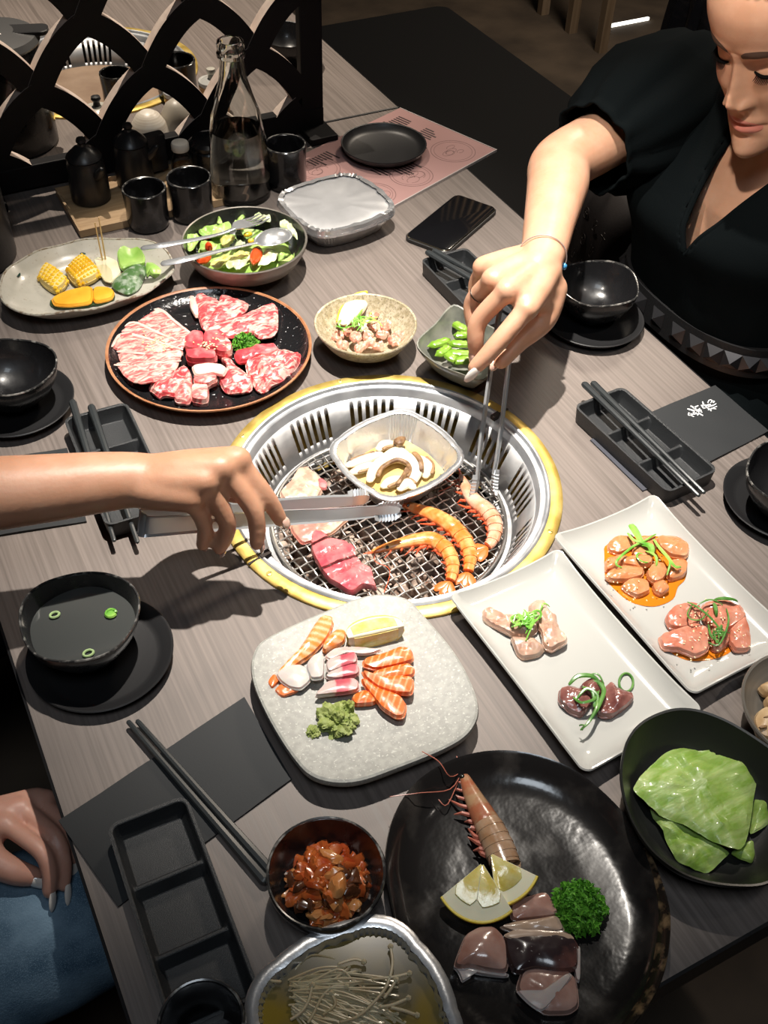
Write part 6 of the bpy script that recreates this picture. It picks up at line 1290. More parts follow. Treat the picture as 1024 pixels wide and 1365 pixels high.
# ---- kimchi
M_K1 = mat('kimchi_red', (0.36, 0.050, 0.012), 0.22, col2=(0.50, 0.13, 0.03), scale=70, detail=4, coat=.6, bump=.2, bscale=120)
M_K2 = mat('kimchi_orange', (0.52, 0.17, 0.04), 0.22, col2=(0.60, 0.28, 0.10), scale=60, detail=4, coat=.6, bump=.2, bscale=120)
M_K3 = mat('kimchi_dark', (0.10, 0.035, 0.015), 0.25, coat=.5)
m = MB(); q = random.Random(12); kc = Vector((-.2585, -.3915, TZ))
for i in range(170):
    a = q.random() * 2 * PI; rr2 = .030 * math.sqrt(q.random()); base = kc + Vector((rr2 * math.cos(a), rr2 * math.sin(a), .014 + (1 - (rr2 / .031) ** 2) * .026 * q.random() ** .6))
    L = q.uniform(.005, .012); W2 = L * q.uniform(.4, .8); rot = Matrix.Rotation(q.random() * 6.3, 3, 'Z') @ Matrix.Rotation(q.uniform(-.9, .9), 3, 'X') @ Matrix.Rotation(q.uniform(-.5, .5), 3, 'Y')
    o_ = sm([Vector((L * (1 + q.uniform(-.25, .25)) * math.cos(t_), W2 * (1 + q.uniform(-.25, .25)) * math.sin(t_), 0)) for t_ in [2 * PI * k / 7 for k in range(7)]], 2)
    mb2 = MB(); mb2.pad(o_, q.uniform(.0015, .0035), q.uniform(.001, .005), .004, 150, i, rings=(.4, .75, 1.0)); m.mi = (0, 0, 1, 0, 0, 2)[i % 6]
    m.add([base + rot @ p for p in mb2.v], mb2.f)
stuff(tag(m.build('kimchi', [M_K1, M_K2, M_K3]), 'glossy red-orange heap of chopped kimchi in the small black bowl', 'kimchi'))
# ---- thin mushrooms in broth
S, OX, OY = 3.938, 320, 1220
M_BROTH = mat('pale_broth', (0.15, 0.125, 0.07), 0.22, col2=(0.26, 0.18, 0.025), scale=14, lo=.45, hi=.62, spec=.25)
m = MB(); m.loft([[Vector((p0.x + .005, p0.y - .020, TZ + .0285)) + (p - Vector((p0.x + .005, p0.y - .020, TZ + .0285))) * 1.0 for p in rrect(p0.x + .005, p0.y - .020, .0575, .0535, .030, .02, TZ + .0285, 22, .004)]], False, True); tag(m.build('broth', M_BROTH), 'cloudy yellowish broth in the foil tray at the bottom edge', 'broth')
M_ENOKI = mat('enoki_white', (0.50, 0.39, 0.22), 0.35, col2=(0.64, 0.54, 0.36), scale=50, coat=.3, sss=.25)
m = MB(); q = random.Random(3)
for i in range(120):
    x0, y0 = q.uniform(255, 340), q.uniform(330, 520) ; f = q.random(); x1 = x0 + q.uniform(260, 560); y1 = y0 + q.uniform(-60, 260) + (y0 - 400) * .5
    h1 = .0275 + .006 * q.random(); xm, ym = (x0 + x1) / 2 + q.gauss(0, 30), (y0 + y1) / 2 + q.gauss(-15, 40)
    P3 = sm([at(OX + x0 / S, OY + y0 / S, h1 - .001), at(OX + xm / S, OY + ym / S, h1 + .0015), at(OX + x1 / S, OY + y1 / S, h1 - .001)], 5, False); m.tube(P3, .0008, 5)
    if q.random() < .3: m.ico(P3[-1], .0016, 1)
for pts in ([(790, 165), (800, 260), (770, 370), (700, 460), (620, 530), (530, 560)], [(890, 305), (800, 325), (700, 335)], [(885, 435), (800, 470), (740, 480)], [(380, 365), (360, 450), (320, 510), (270, 545)], [(560, 375), (490, 375), (430, 430), (390, 510), (360, 560)], [(650, 245), (600, 232), (520, 255)], [(480, 410), (500, 470), (440, 520)], [(930, 525), (860, 500), (800, 485)], [(820, 340), (790, 390), (760, 430)], [(130, 330), (170, 345), (210, 348)]):
    P3 = sm([at(OX + x / S, OY + y / S, .0345) for x, y in pts], 5, False); m.tube(P3, .0012, 6); m.ico(P3[0], .0024, 1)
stuff(tag(m.build('enoki_mushrooms', M_ENOKI), 'tangle of thin pale mushroom strands in the broth', 'mushroom'))

# ================================================================ people, tongs, bag
M_SKIN = mat('skin_fair', (0.60, 0.325, 0.205), 0.42, col2=(0.66, 0.375, 0.25), scale=35, detail=3, sss=.22, sssc=(1, .35, .2), bump=.10, bscale=260)
M_SKINB = mat('skin_tan', (0.50, 0.255, 0.155), 0.45, col2=(0.57, 0.31, 0.20), scale=30, detail=3, sss=.2, sssc=(1, .35, .2), bump=.10, bscale=260)
M_SKINC = mat('skin_rosy', (0.52, 0.26, 0.19), 0.45, col2=(0.58, 0.31, 0.23), scale=30, sss=.2, sssc=(1, .35, .2), bump=.08, bscale=260)
M_NAIL = mat('nude_nail', (0.70, 0.46, 0.37), 0.2, coat=.6)
M_NAILW = mat('white_tip_nail', (0.78, 0.72, 0.66), 0.2, coat=.6)
M_DRESS = mat('black_dress_fabric', (0.0032, 0.0048, 0.0055), 0.95, spec=.06, bump=.18, bscale=420)
M_TOPB = mat('black_top_fabric', (0.004, 0.004, 0.0045), 0.9, spec=.1, bump=.15, bscale=400)
M_LACE = mat('black_belt', (0.008, 0.008, 0.009), 0.6, bump=.3, bscale=300)
M_STUD = mat('gunmetal_stud', (0.05, 0.05, 0.055), 0.35, .6)
M_HAIR = mat('dark_brown_hair', (0.030, 0.018, 0.012), 0.45, col2=(0.055, 0.034, 0.022), scale=20, stretch=(60, 8, 8))
M_LIP = mat('lip_pink', (0.62, 0.22, 0.17), 0.32, coat=.2, sss=.2)
M_BROW = mat('brow_brown', (0.085, 0.045, 0.030), 0.8)
M_LASH = mat('lash_black', (0.006, 0.005, 0.005), 0.9, spec=.05)
M_DENIM = mat('blue_denim', (0.050, 0.105, 0.165), 0.85, col2=(0.18, 0.28, 0.37), scale=26, speck=(0.16, 0.25, 0.34), speckscale=1100, speckth=.56, detail=6, lo=.35, hi=.7, bump=.35, bscale=500)
def AX(t): return at(t[0], t[1], t[2]) if len(t) == 3 and abs(t[0]) > 3 else Vector((t[0], t[1], TZ + t[2]))
def fuse(tubes, voxel=.002, it=4):
    """union of overlapping tubes as ONE continuous surface"""
    m = MB()
    for pts, rad, flat, up in tubes: m.tube(pts, rad, 26, flat=flat, up=up)
    o = m.build('tmp_fuse', M_SKIN, org=(0, 0, 0), smooth=0)
    a = o.modifiers.new('r', 'REMESH'); a.mode = 'VOXEL'; a.voxel_size = voxel; a.adaptivity = 0
    b = o.modifiers.new('s', 'SMOOTH'); b.factor = .5; b.iterations = it * 3
    dg = bpy.context.evaluated_depsgraph_get(); me = bpy.data.meshes.new_from_object(o.evaluated_get(dg))
    bpy.data.objects.remove(o); vs = [v.co.copy() for v in me.vertices]; fs = [list(p.vertices) for p in me.polygons]; bpy.data.meshes.remove(me)
    return vs, fs
def finger(pts, r):
    P3 = sm([AX(p) for p in pts], 5, False); n_ = len(P3); rs = lerpr(r, 5); return (P3, rs, 1.0, None)
def hand_tubes(wr, fingers, thumb, rf, palm=.0125):
    """fingers: [(mcp, pip, dip, tip)...]; metacarpals fan out from the wrist, webbed into one palm"""
    T = []; W0 = AX(wr); ms = [AX(f[0]) for f in fingers]; sp = (ms[-1] - ms[0]); wj = [W0 + sp * (.30 * (k / (len(ms) - 1) - .5)) for k in range(len(ms))]
    for k, (f, r) in enumerate(zip(fingers, rf)):
        T.append(finger(f, [r * 1.14, r * 1.06, r * 1.0, r * .84]))
        T.append(([wj[k], wj[k].lerp(ms[k], .5), ms[k]], [palm * 1.25, palm * 1.18, max(r * 1.22, palm * .95)], 1.0, None))
    pc = sum(ms, Vector()) / len(ms); nrm = (ms[0] - W0).cross(ms[-1] - W0).normalized(); nrm = nrm if nrm.z > 0 else -nrm
    for a in range(len(ms) - 1):                                     # web between metacarpals
        for q in (.15, .35, .55, .72, .86):
            A_, B_ = wj[a].lerp(ms[a], q), wj[a + 1].lerp(ms[a + 1], q); T.append(([A_, A_.lerp(B_, .5) - nrm * .0008, B_], palm * (1.12 - .22 * q), 1.0, None))
    T.append(finger(thumb, [palm * 1.2, palm * 1.1, .0118, .0092]))
    for q in (0, .35, .7): T.append(([wj[0].lerp(ms[0], .05 + q * .75), AX(thumb[0]).lerp(AX(thumb[1]), q)], [palm * 1.1, palm * (1.1 - .25 * q)], 1.0, None))
    return T
def nail(parent, pts, r, mat_, L=1.0, ext=0.0):
    a, b, c = AX(pts[-3]), AX(pts[-2]), AX(pts[-1]); d = (c - b).normalized(); n_ = b - (a + c) / 2; n_ = (n_ - d * n_.dot(d)); n_ = n_.normalized() if n_.length > 1e-5 else Vector((0, 0, 1))
    s_ = d.cross(n_); p = c + d * (r * .35 + ext) + n_ * r * .62; M3 = Matrix((d, s_, n_)).transposed()
    m = MB(); m.ico(p, 1, 2, sc=(r * .85 * L + ext, r * .62, r * .28), M=M3); return m.build('nail', mat_, parent)

# ---- head built from level rings
LV = [(-.1225, .010, -.080, -.056), (-.119, .022, -.088, -.044), (-.110, .037, -.0905, -.022), (-.096, .0485, -.089, .004), (-.080, .0570, -.0860, .030), (-.060, .0635, -.0850, .055), (-.040, .0670, -.0830, .070), (-.020, .0690, -.0805, .085), (0, .0700, -.0795, .095), (.02, .0725, -.0840, .100), (.04, .0745, -.0860, .102), (.06, .0730, -.0815, .100), (.08, .0655, -.069, .090), (.098, .049, -.046, .068), (.110, .028, -.022, .040), (.1165, .006, -.002, .012)]
def lev(z):
    z = max(LV[0][0], min(LV[-1][0], z))
    for i in range(len(LV) - 1):
        if z <= LV[i + 1][0]:
            f = (z - LV[i][0]) / (LV[i + 1][0] - LV[i][0]); a, b = LV[i], LV[i + 1]; p, q = LV[max(i - 1, 0)], LV[min(i + 2, len(LV) - 1)]; out = []
            for k in (1, 2, 3):
                def H(j): return j[k]
                m0 = (b[k] - p[k]) / (b[0] - p[0]) * (b[0] - a[0]); m1 = (q[k] - a[k]) / (q[0] - a[0]) * (b[0] - a[0])
                out.append((2 * f ** 3 - 3 * f * f + 1) * a[k] + (f ** 3 - 2 * f * f + f) * m0 + (-2 * f ** 3 + 3 * f * f) * b[k] + (f ** 3 - f * f) * m1)
            return out
def G(x, z, cx, cz, sx, sz): return math.exp(-((x - cx) / sx) ** 2 - ((z - cz) / sz) ** 2)
def nosep(z):
    P_ = [(.016, .0010), (.006, .0042), (-.006, .0090), (-.020, .0140), (-.030, .0185), (-.037, .0205), (-.042, .0185), (-.046, .0105), (-.050, .0025), (-.056, 0)]
    if z > .016 or z < -.056: return 0
    for (z0, v0), (z1, v1) in zip(P_, P_[1:]):
        if z1 <= z <= z0: f = (z0 - z) / (z0 - z1); f = f * f * (3 - 2 * f) * .5 + f * .5; return v0 + (v1 - v0) * f
    return 0
def feat(x, z):
    ax = abs(x); y = 0
    sn = .0058 + .0035 * max(0, min(1, (-z) / .04)); y -= nosep(z) * math.exp(-(x / sn) ** 2 * .8)
    y -= .0095 * G(ax, z, .0125, -.0425, .0052, .0062); y += .0030 * G(ax, z, .0068, -.0505, .0032, .0022)
    y += .0105 * G(ax, z, .0300, .0020, .0150, .0095); y -= .0085 * G(ax, z, .0315, -.0020, .0120, .0082); y += .0022 * G(ax, z, .0310, .0075, .0120, .0022)
    y += .0020 * G(ax, z, .0165, .003, .005, .008)
    y -= .0030 * G(ax, z, .027, .0185, .018, .0065); y -= .0050 * G(ax, z, .041, -.030, .018, .018); y += .003 * G(ax, z, .036, -.062, .014, .018)
    y += .0022 * G(ax, z, .021, -.052, .005, .012)
    y -= .0048 * G(x, z, 0, -.0660, .0170, .0042); y -= .0050 * G(x, z, 0, -.0775, .0150, .0048); y += .0034 * G(x, z, 0, -.0716, .0215, .0014)
    y += .0015 * G(x, z, 0, -.0585, .0035, .005); y += .0030 * G(x, z, 0, -.0885, .016, .0045); y -= .0050 * G(x, z, 0, -.1070, .0150, .0095)
    y += .0018 * G(ax, z, .0265, -.0735, .004, .005)
    return y
def face(x, z, off=0.0):
    w_, yf, yb = lev(z); s_ = max(-.999, min(.999, x / w_)); c_ = math.sqrt(1 - s_ * s_); ym = .012
    return Vector((x, ym + (yf - ym) * c_ ** .72 + feat(x, z) * min(1, c_ * 2.2) - off, z))
def head_mesh():
    rings = []; NZ_ = 150; NA = 176
    for i in range(NZ_ + 1):
        f = i / NZ_; z = LV[0][0] + (LV[-1][0] - LV[0][0]) * f; w_, yf, yb = lev(z); ring = []
        for k in range(NA):
            t_ = 2 * PI * k / NA; t_ = t_ - .32 * math.sin(t_) ; s_, c_ = math.sin(t_), math.cos(t_); x = w_ * s_
            if c_ >= 0: ring.append(face(x, z) if c_ > .02 else Vector((x, .012 + (yf - .012) * max(c_, 0) ** .72, z)))
            else: ring.append(Vector((x, .012 + (yb - .012) * (-c_) ** .85, z)))
        rings.append(ring)
    return rings
HEADR = head_mesh()
def ear(m, sx, TM):
    for a0 in (0,):
        pts = []
        for k in range(15):
            a = -.6 + 4.6 * k / 14; pts.append(TM @ Vector((sx * (.0745 + .006 * math.sin(a)), .018 + .017 * math.cos(a) * .8, -.008 + .029 * math.sin(a))))
        m.tube(pts, .0042, 8)
    m.ico(TM @ Vector((sx * .0735, .018, -.010)), 1, 2, sc=(.005, .013, .024))
def patch(fx, z0, z1, nz, nx, TM, off):
    """skin-hugging patch; fx(z)->(x0,x1)"""
    vs = []; 
    for j in range(nz + 1):
        z = z0 + (z1 - z0) * j / nz; a, b = fx(z)
        for i in range(nx + 1): vs.append(TM @ face(a + (b - a) * i / nx, z, off))
    fs = [(j * (nx + 1) + i, j * (nx + 1) + i + 1, (j + 1) * (nx + 1) + i + 1, (j + 1) * (nx + 1) + i) for j in range(nz) for i in range(nx)]
    return vs, fs
def face_parts(t, TM):
    # lips: upper and lower outlines as curves over x
    for nm, up in (('upper_lip', True), ('lower_lip', False)):
        m = MB(); vs = []; nx, nz = 28, 8
        for i in range(nx + 1):
            x = -.0245 + .049 * i / nx; q = x / .0245; mid = -.0716 - .0042 * q * q; e = max(0, 1 - q * q)
            edge = (-.0630 - .0006 * math.exp(-(x / .003) ** 2) - .0100 * (1 - e ** .8)) if up else (-.0825 + .0072 * (1 - e ** .55))
            if up: edge = max(edge, mid)
            else: edge = min(edge, mid)
            for j in range(nz + 1): f = j / nz; vs.append(TM @ face(x, mid + (edge - mid) * f, .00055 * math.sin(PI * min(1, .15 + f * .85))))
        m.add(vs, [(i * (nz + 1) + j, (i + 1) * (nz + 1) + j, (i + 1) * (nz + 1) + j + 1, i * (nz + 1) + j + 1) for i in range(nx) for j in range(nz)]); m.build(nm, M_LIP, t, smooth=60)
    for sx in (-1, 1):
        m = MB(); vs = []; nx, nz = 20, 4
        for i in range(nx + 1):
            f = i / nx; x = sx * (.009 + .044 * f); zc = .0150 + .0090 * math.sin(PI * min(1, f * .95) * .72) - .004 * f * f; h_ = .0050 * (1 - f) ** .5 * min(1, .5 + f * 4) + .0006
            for j in range(nz + 1): vs.append(TM @ face(x, zc + h_ * (2 * j / nz - 1), .0006 * math.sin(PI * (j + .5) / (nz + 1))))
        m.add(vs, [(i * (nz + 1) + j, (i + 1) * (nz + 1) + j, (i + 1) * (nz + 1) + j + 1, i * (nz + 1) + j + 1) for i in range(nx) for j in range(nz)]); m.build('eyebrow', M_BROW, t, smooth=60)
        # lowered lids: lash line and lashes, a sliver of eye below
        lp = []
        for i in range(17):
            f = i / 16; x = sx * (.0185 + .0265 * f); z = -.0050 - .0032 * math.sin(PI * f) + .0012 * f; lp.append(TM @ face(x, z, .0009))
        m = MB(); m.tube(lp, [.0011 + .0013 * math.sin(PI * k / 16) for k in range(17)], 6)
        for i in range(2, 17):
            f = i / 16; x = sx * (.0185 + .0265 * f); z = -.0050 - .0032 * math.sin(PI * f) + .0012 * f
            a = face(x, z, .0008); b = a + Vector((sx * .0035 * (f - .3), -.0060, -.0050 - .001 * math.sin(PI * f))); m.tube([TM @ a, TM @ a.lerp(b, .6) , TM @ (b + Vector((0, -.001, .0012)))], [.0008, .0007, .0003], 4)
        m.build('eyelashes', M_LASH, t)
        m = MB(); vs, fs = patch(lambda z: (sx * .0225, sx * .0415), -.0098, -.0078, 2, 10, TM, .0004); m.add(vs, fs); m.build('eye', mat('eye_dark', (0.05, 0.04, 0.035), .15), t)
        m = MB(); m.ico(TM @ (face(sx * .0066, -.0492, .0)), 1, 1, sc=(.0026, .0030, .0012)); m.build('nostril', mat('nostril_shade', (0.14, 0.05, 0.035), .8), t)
def hair_cap(t, TM, full=False):
    m = MB(); rings = []
    NZ_, NA = len(HEADR) - 1, len(HEADR[0])
    def ish(i, k):
        p = HEADR[i][k]; return (p.z > .083 - .5 * max(0, abs(p.x) - .035) and p.y < .03) or (p.y > .006 and p.z > -.10) or (p.z > .03 and p.y > -.005 and abs(p.x) > .05)
    idx = {}; vs = []; fs = []
    for i in range(NZ_):
        for k in range(NA):
            k2 = (k + 1) % NA
            if all(ish(a, b) for a, b in ((i, k), (i, k2), (i + 1, k2), (i + 1, k))):
                f = []
                for a, b in ((i, k), (i, k2), (i + 1, k2), (i + 1, k)):
                    if (a, b) not in idx:
                        p = HEADR[a][b]; q = Vector((p.x, p.y - .012, p.z)); idx[(a, b)] = len(vs); vs.append(TM @ (p + q.normalized() * (.007 + .0016 * math.sin(p.x * 700) * .5)))
                    f.append(idx[(a, b)])
                fs.append(f)
    m.add(vs, fs); m.ico(TM @ Vector((0, .006, .114)), 1, 2, sc=(.040, .040, .012)); m.ico(TM @ Vector((0, .125, -.01)), .042, 3, .15, 30, (1, .8, 1)); [m.ico(TM @ Vector((sx * .070, .030, -.02)), 1, 3, sc=(.018, .036, .062)) for sx in (-1, 1)]; return m.build('hair', M_HAIR, t, smooth=60)
def torso_rings(levels, N=40, yaw=0.0):
    out = []
    for z, cx, cy, a, b in levels:
        out.append([Vector((cx + a * math.copysign(abs(math.cos(2 * PI * k / N)) ** .85, math.cos(2 * PI * k / N)), cy + b * math.copysign(abs(math.sin(2 * PI * k / N)) ** .85, math.sin(2 * PI * k / N)), TZ + z)) for k in range(N)])
    return out
def smlev(L, n=4):
    P_ = [Vector((a[0], a[1], a[2])) for a in L]; Q_ = [Vector((a[3], a[4], 0)) for a in L]; A_, B_ = sm(P_, n, False), sm(Q_, n, False); return [(p.x, p.y, p.z, max(q.x, .004), max(q.y, .004)) for p, q in zip(A_, B_)]

# ================= the woman in black
W = thing('person', 'woman in a black short-sleeved dress leaning over the table, holding tongs', 'person', (.70, .19, .45))
HX, HY, HZ = Vector((.13253, -.98821, .07665)), Vector((.90084, .15235, .40654)), Vector((-.41343, .01517, .91041))
HS = 1.05
HM = Matrix(((HX.x * HS, HY.x * HS, HZ.x * HS, .566), (HX.y * HS, HY.y * HS, HZ.y * HS, .142), (HX.z * HS, HY.z * HS, HZ.z * HS, TZ + .365), (0, 0, 0, 1)))
SH = Vector((.635, .375, TZ + .165)); EL = AX((750, 218, .152)); WRW = AX((722, 346, .165))
FW = [[(702, 412, .152), (668, 452, .127), (649, 474, .110), (633, 490, .096)], [(676, 388, .166), (640, 425, .132), (634, 450, .112), (635, 470, .094)], [(657, 373, .162), (631, 400, .126), (630, 425, .106), (637, 448, .090)], [(645, 357, .150), (634, 380, .122), (636, 405, .104), (645, 428, .088)]]
TW = [(737, 385, .138), (724, 424, .116), (692, 455, .100), (668, 482, .089)]
RW = [.0100, .0100, .0094, .0084]
T_ = hand_tubes((720, 352, .160), FW, TW, RW, .0145)
KN_ = (AX((690, 385, .155)) + WRW) / 2
arm = sm([KN_, WRW, WRW.lerp(EL, .35) + Vector((0, 0, .003)), WRW.lerp(EL, .75), EL, EL.lerp(SH, .3), EL.lerp(SH, .65), SH], 5, False)
T_.append((arm, lerpr([.021, .0245, .031, .039, .0415, .043, .047, .052], 5), .9, (0, 0, 1)))
# neck, shoulders and chest
NB = HM @ Vector((0, .028, -.085)); NK = Vector((.660, .180, TZ + .19))
T_.append(([HM @ Vector((0, .02, -.045)), NB, NK], [.050, .049, .056], 1.0, None))
T_.append(([SH, Vector((.66, .30, TZ + .160)), Vector((.66, .18, TZ + .165)), Vector((.66, .10, TZ + .145)), Vector((.65, .05, TZ + .130))], [.046, .040, .046, .040, .040], 1.0, None))
T_.append((sm([NK, Vector((.645, .195, TZ + .10)), Vector((.635, .19, TZ + .02)), Vector((.64, .185, TZ - .08)), Vector((.70, .19, TZ - .20))], 4, False), lerpr([.060, .088, .085, .080, .09], 4), 1.5, (0, 1, 0)))
LHIP = Vector((.73, .09, TZ - .195)); LKN = Vector((.30, .02, TZ - .175))
T_.append(([LHIP, LHIP.lerp(LKN, .5), LKN, Vector((.34, .02, TZ - .45)), Vector((.36, .02, TZ - .66))], [.085, .076, .055, .05, .035], 1.0, None))
RHIP = Vector((.73, .28, TZ - .195)); RKN = Vector((.30, .28, TZ - .175))
T_.append(([RHIP, RHIP.lerp(RKN, .5), RKN, Vector((.34, .28, TZ - .45)), Vector((.36, .28, TZ - .66))], [.085, .076, .055, .05, .035], 1.0, None))
LSH = Vector((.650, .040, TZ + .125)); LEL = Vector((.74, -.10, TZ - .05)); LWR = Vector((.735, .07, TZ - .075))
T_.append((sm([LSH, LSH.lerp(LEL, .5), LEL, LEL.lerp(LWR, .5), LWR], 4, False), lerpr([.040, .041, .038, .033, .024], 4), 1.0, None))
for k in range(4):
    b0 = LWR + Vector((-.022 + .014 * k, .055, .0)); T_.append(([LWR, b0, b0 + Vector((-.002, .034, -.004)), b0 + Vector((-.004, .058, -.014))], [.015, .0105, .0092, .0075], 1.0, None))
T_.append(([LWR, LWR + Vector((-.035, .030, .0)), LWR + Vector((-.045, .058, -.008))], [.014, .011, .008], 1.0, None))
vs, fs = fuse(T_, .0022, 5)
m = MB(); m.add(vs, fs); m.loft([[HM @ p for p in r] for r in HEADR], True, True); ear(m, -1, HM); ear(m, 1, HM)
m.build('body', M_SKIN, W, smooth=180)
face_parts(W, HM); hair_cap(W, HM)
for f, r in zip(FW, RW): nail(W, f, r, M_NAILW if f is FW[0] else M_NAIL, 1.15, .0025 if f is FW[0] else .001)
nail(W, TW, .0095, M_NAIL, 1.1, .001)
# dress: bodice with a V neck, puffed sleeve, skirt
L = smlev([(-.30, .735, .185, .135, .185), (-.20, .715, .187, .135, .185), (-.12, .665, .187, .112, .160), (-.05, .632, .187, .096, .146), (.03, .632, .19, .112, .150), (.09, .632, .195, .128, .165), (.135, .645, .20, .112, .172), (.175, .662, .20, .085, .165), (.205, .668, .195, .066, .120), (.232, .668, .188, .060, .076)], 12)
NS = 288; rg = torso_rings(L, NS); NR = len(rg); vs = []; fs = []
for r in rg: vs += r
ZV0, ZV1 = TZ + .078, TZ + .222
def vside(p):
    h_ = (p.z - ZV0) / (ZV1 - ZV0); return .150 + .012 * h_, .004 + .060 * max(h_, 0) ** .9
def open_v(p):                                                        # the bare V below the throat
    if p.x > .66 or p.z < ZV0: return False
    c_, w_ = vside(p); return abs(p.y - c_) < w_
for p in vs:
    q = mnoise.noise(p * 9) + .5 * mnoise.noise(Vector((p.x * 6, p.y * 30, p.z * 12))); p += Vector((q * .004, q * .004, 0)) * (1 if p.z < TZ + .12 else .3)
for i in range(NR - 1):
    for k in range(NS):
        a = [i * NS + k, i * NS + (k + 1) % NS, (i + 1) * NS + (k + 1) % NS, (i + 1) * NS + k]
        if sum(open_v(vs[j]) for j in a) < 2: fs.append(a)
m = MB(); m.add(vs, fs); o = m.build('bodice', M_DRESS, W, smooth=60); md = o.modifiers.new('s', 'SOLIDIFY'); md.thickness = .003; md.offset = 1
m = MB()
for s_ in (-1, 1):                                                    # piped neckline edge along both sides of the V
    e = []
    for i in range(NR):
        z = rg[i][0].z
        if z < ZV0 - .004: continue
        c_, w_ = vside(Vector((0, 0, z))); yt = c_ + s_ * w_
        cand = [p for p in rg[i] if p.x < .672]
        if cand: e.append(min(cand, key=lambda p: abs(p.y - yt)))
    m.tube(sm([e[j] for j in range(0, len(e), 6)] + [e[-1]], 4, False), .0042, 8)
m.build('neckline_trim', M_DRESS, W)
d = (EL - SH).normalized(); u_ = d.cross(Vector((0, 0, 1))).normalized(); v_ = u_.cross(d)
def sleeve(S0, D0, prof, seed, name='sleeve'):
    u1 = D0.cross(Vector((0, 0, 1))).normalized(); v1 = u1.cross(D0); rings = []
    for f, r in prof:
        ring = []
        for k in range(64):
            a = 2 * PI * k / 64; fold = 1 + .045 * math.sin(7 * a + 9 * f + seed) * min(1, f * 14) + .03 * math.sin(13 * a - 17 * f); rr2 = r * fold
            ring.append(S0 + D0 * f + u1 * (rr2 * math.cos(a)) + v1 * (rr2 * math.sin(a)))
        rings.append(ring)
    m = MB(); m.loft(rings, False, False); o = m.build(name, M_DRESS, W, smooth=70); md = o.modifiers.new('s', 'SOLIDIFY'); md.thickness = .003; return o
sleeve(SH - d * .075 + Vector((.0, -.005, .0)), d, [(.0, .060), (.03, .078), (.07, .088), (.13, .093), (.19, .084), (.232, .070), (.245, .060), (.255, .056), (.266, .058)], 1.0)
sleeve(LSH - Vector((.0, -.06, -.03)), Vector((.05, -.55, -.83)).normalized(), [(.0, .060), (.04, .072), (.09, .078), (.15, .074), (.185, .066), (.195, .070)], 2.0)
# belt with pyramid studs
def waist(a, z, k=1.0): c_, s_ = math.cos(a), math.sin(a); return Vector((.633 + .102 * k * math.copysign(abs(c_) ** .85, c_), .187 + .152 * k * math.copysign(abs(s_) ** .85, s_), TZ + z))
m = MB(); m.loft([[waist(2 * PI * k / 72, z, q) for k in range(72)] for z, q in ((-.078, 1.0), (-.078, 1.05), (-.032, 1.05), (-.032, 1.0))], False, False); m.build('belt', M_LACE, W)
for k in range(15):
    a = PI - 1.45 + 2.9 * k / 14; p = waist(a, -.055, 1.052); e = waist(a + .01, -.055, 1.052) - waist(a - .01, -.055, 1.052); e.normalize(); nn = Vector((e.y, -e.x, 0)); nn = nn if nn.dot(p - Vector((.633, .187, p.z))) > 0 else -nn; h_ = .0125; up = Vector((0, 0, 1))
    m = MB(); m.add([p - e * h_ - up * h_, p + e * h_ - up * h_, p + e * h_ + up * h_, p - e * h_ + up * h_, p + nn * .010], [(0, 1, 4), (1, 2, 4), (2, 3, 4), (3, 0, 4), (3, 2, 1, 0)]); m.build('belt_stud', M_STUD, W, smooth=0)
# skirt: right thigh covered to the knee, left one only near the hip
m = MB(); m.tube([RHIP + Vector((.05, 0, 0)), RHIP, RHIP.lerp(RKN, .5), RHIP.lerp(RKN, .95)], [.115, .108, .095, .08], 28, flat=.85); m.tube([LHIP + Vector((.05, 0, 0)), LHIP, LHIP.lerp(LKN, .30), LHIP.lerp(LKN, .37)], [.115, .108, .098, .096], 28, flat=.85)
m.tube([Vector((.72, .185, TZ - .19)), Vector((.60, .185, TZ - .18)), Vector((.50, .19, TZ - .175))], [.11, .095, .07], 24, flat=.7); m.build('skirt', M_DRESS, W, smooth=70)
# neckline snap, bracelet with a blue bead, thin ring
m = MB(); m.ico(AX((955, 311, 0)) * 0 + deep(955, 311, 1.335), .0022, 2); m.build('dress_snap', M_STEELB, W)
wc = WRW.lerp(EL, .02) ; ax_ = (EL - WRW).normalized(); u1 = ax_.cross(Vector((0, 0, 1))).normalized(); v1 = u1.cross(ax_)
bp = [wc + u1 * (.0275 * math.cos(a)) + v1 * (.0255 * math.sin(a)) + ax_ * .004 * math.sin(a + .5) for a in [2 * PI * k / 40 for k in range(41)]]
m = MB(); m.tube(bp, .0007, 6, caps=False); br = m.build('bracelet_cord', mat('silvery_cord', (.55, .45, .42), .4, .5), W)
best = min(bp, key=lambda p: ((p - CAM).normalized() - ray(743, 351).normalized()).length)
m = MB(); m.ico(best, .0036, 2, sc=(1, 1, 1.2)); m.build('blue_bead', mat('blue_bead', (.06, .28, .55), .25, coat=.5), br)
a_, b_ = AX(FW[2][0]), AX(FW[2][1]); rc_ = a_.lerp(b_, .72); ax_ = (b_ - a_).normalized(); u1 = ax_.cross(Vector((0, 0, 1))).normalized(); v1 = u1.cross(ax_)
m = MB(); m.tube([rc_ + u1 * (.0104 * math.cos(a)) + v1 * (.0104 * math.sin(a)) for a in [2 * PI * k / 28 for k in range(29)]], .0008, 6, caps=False); m.build('finger_ring', mat('dark_ring', (.25, .22, .2), .25, 1.0), W)

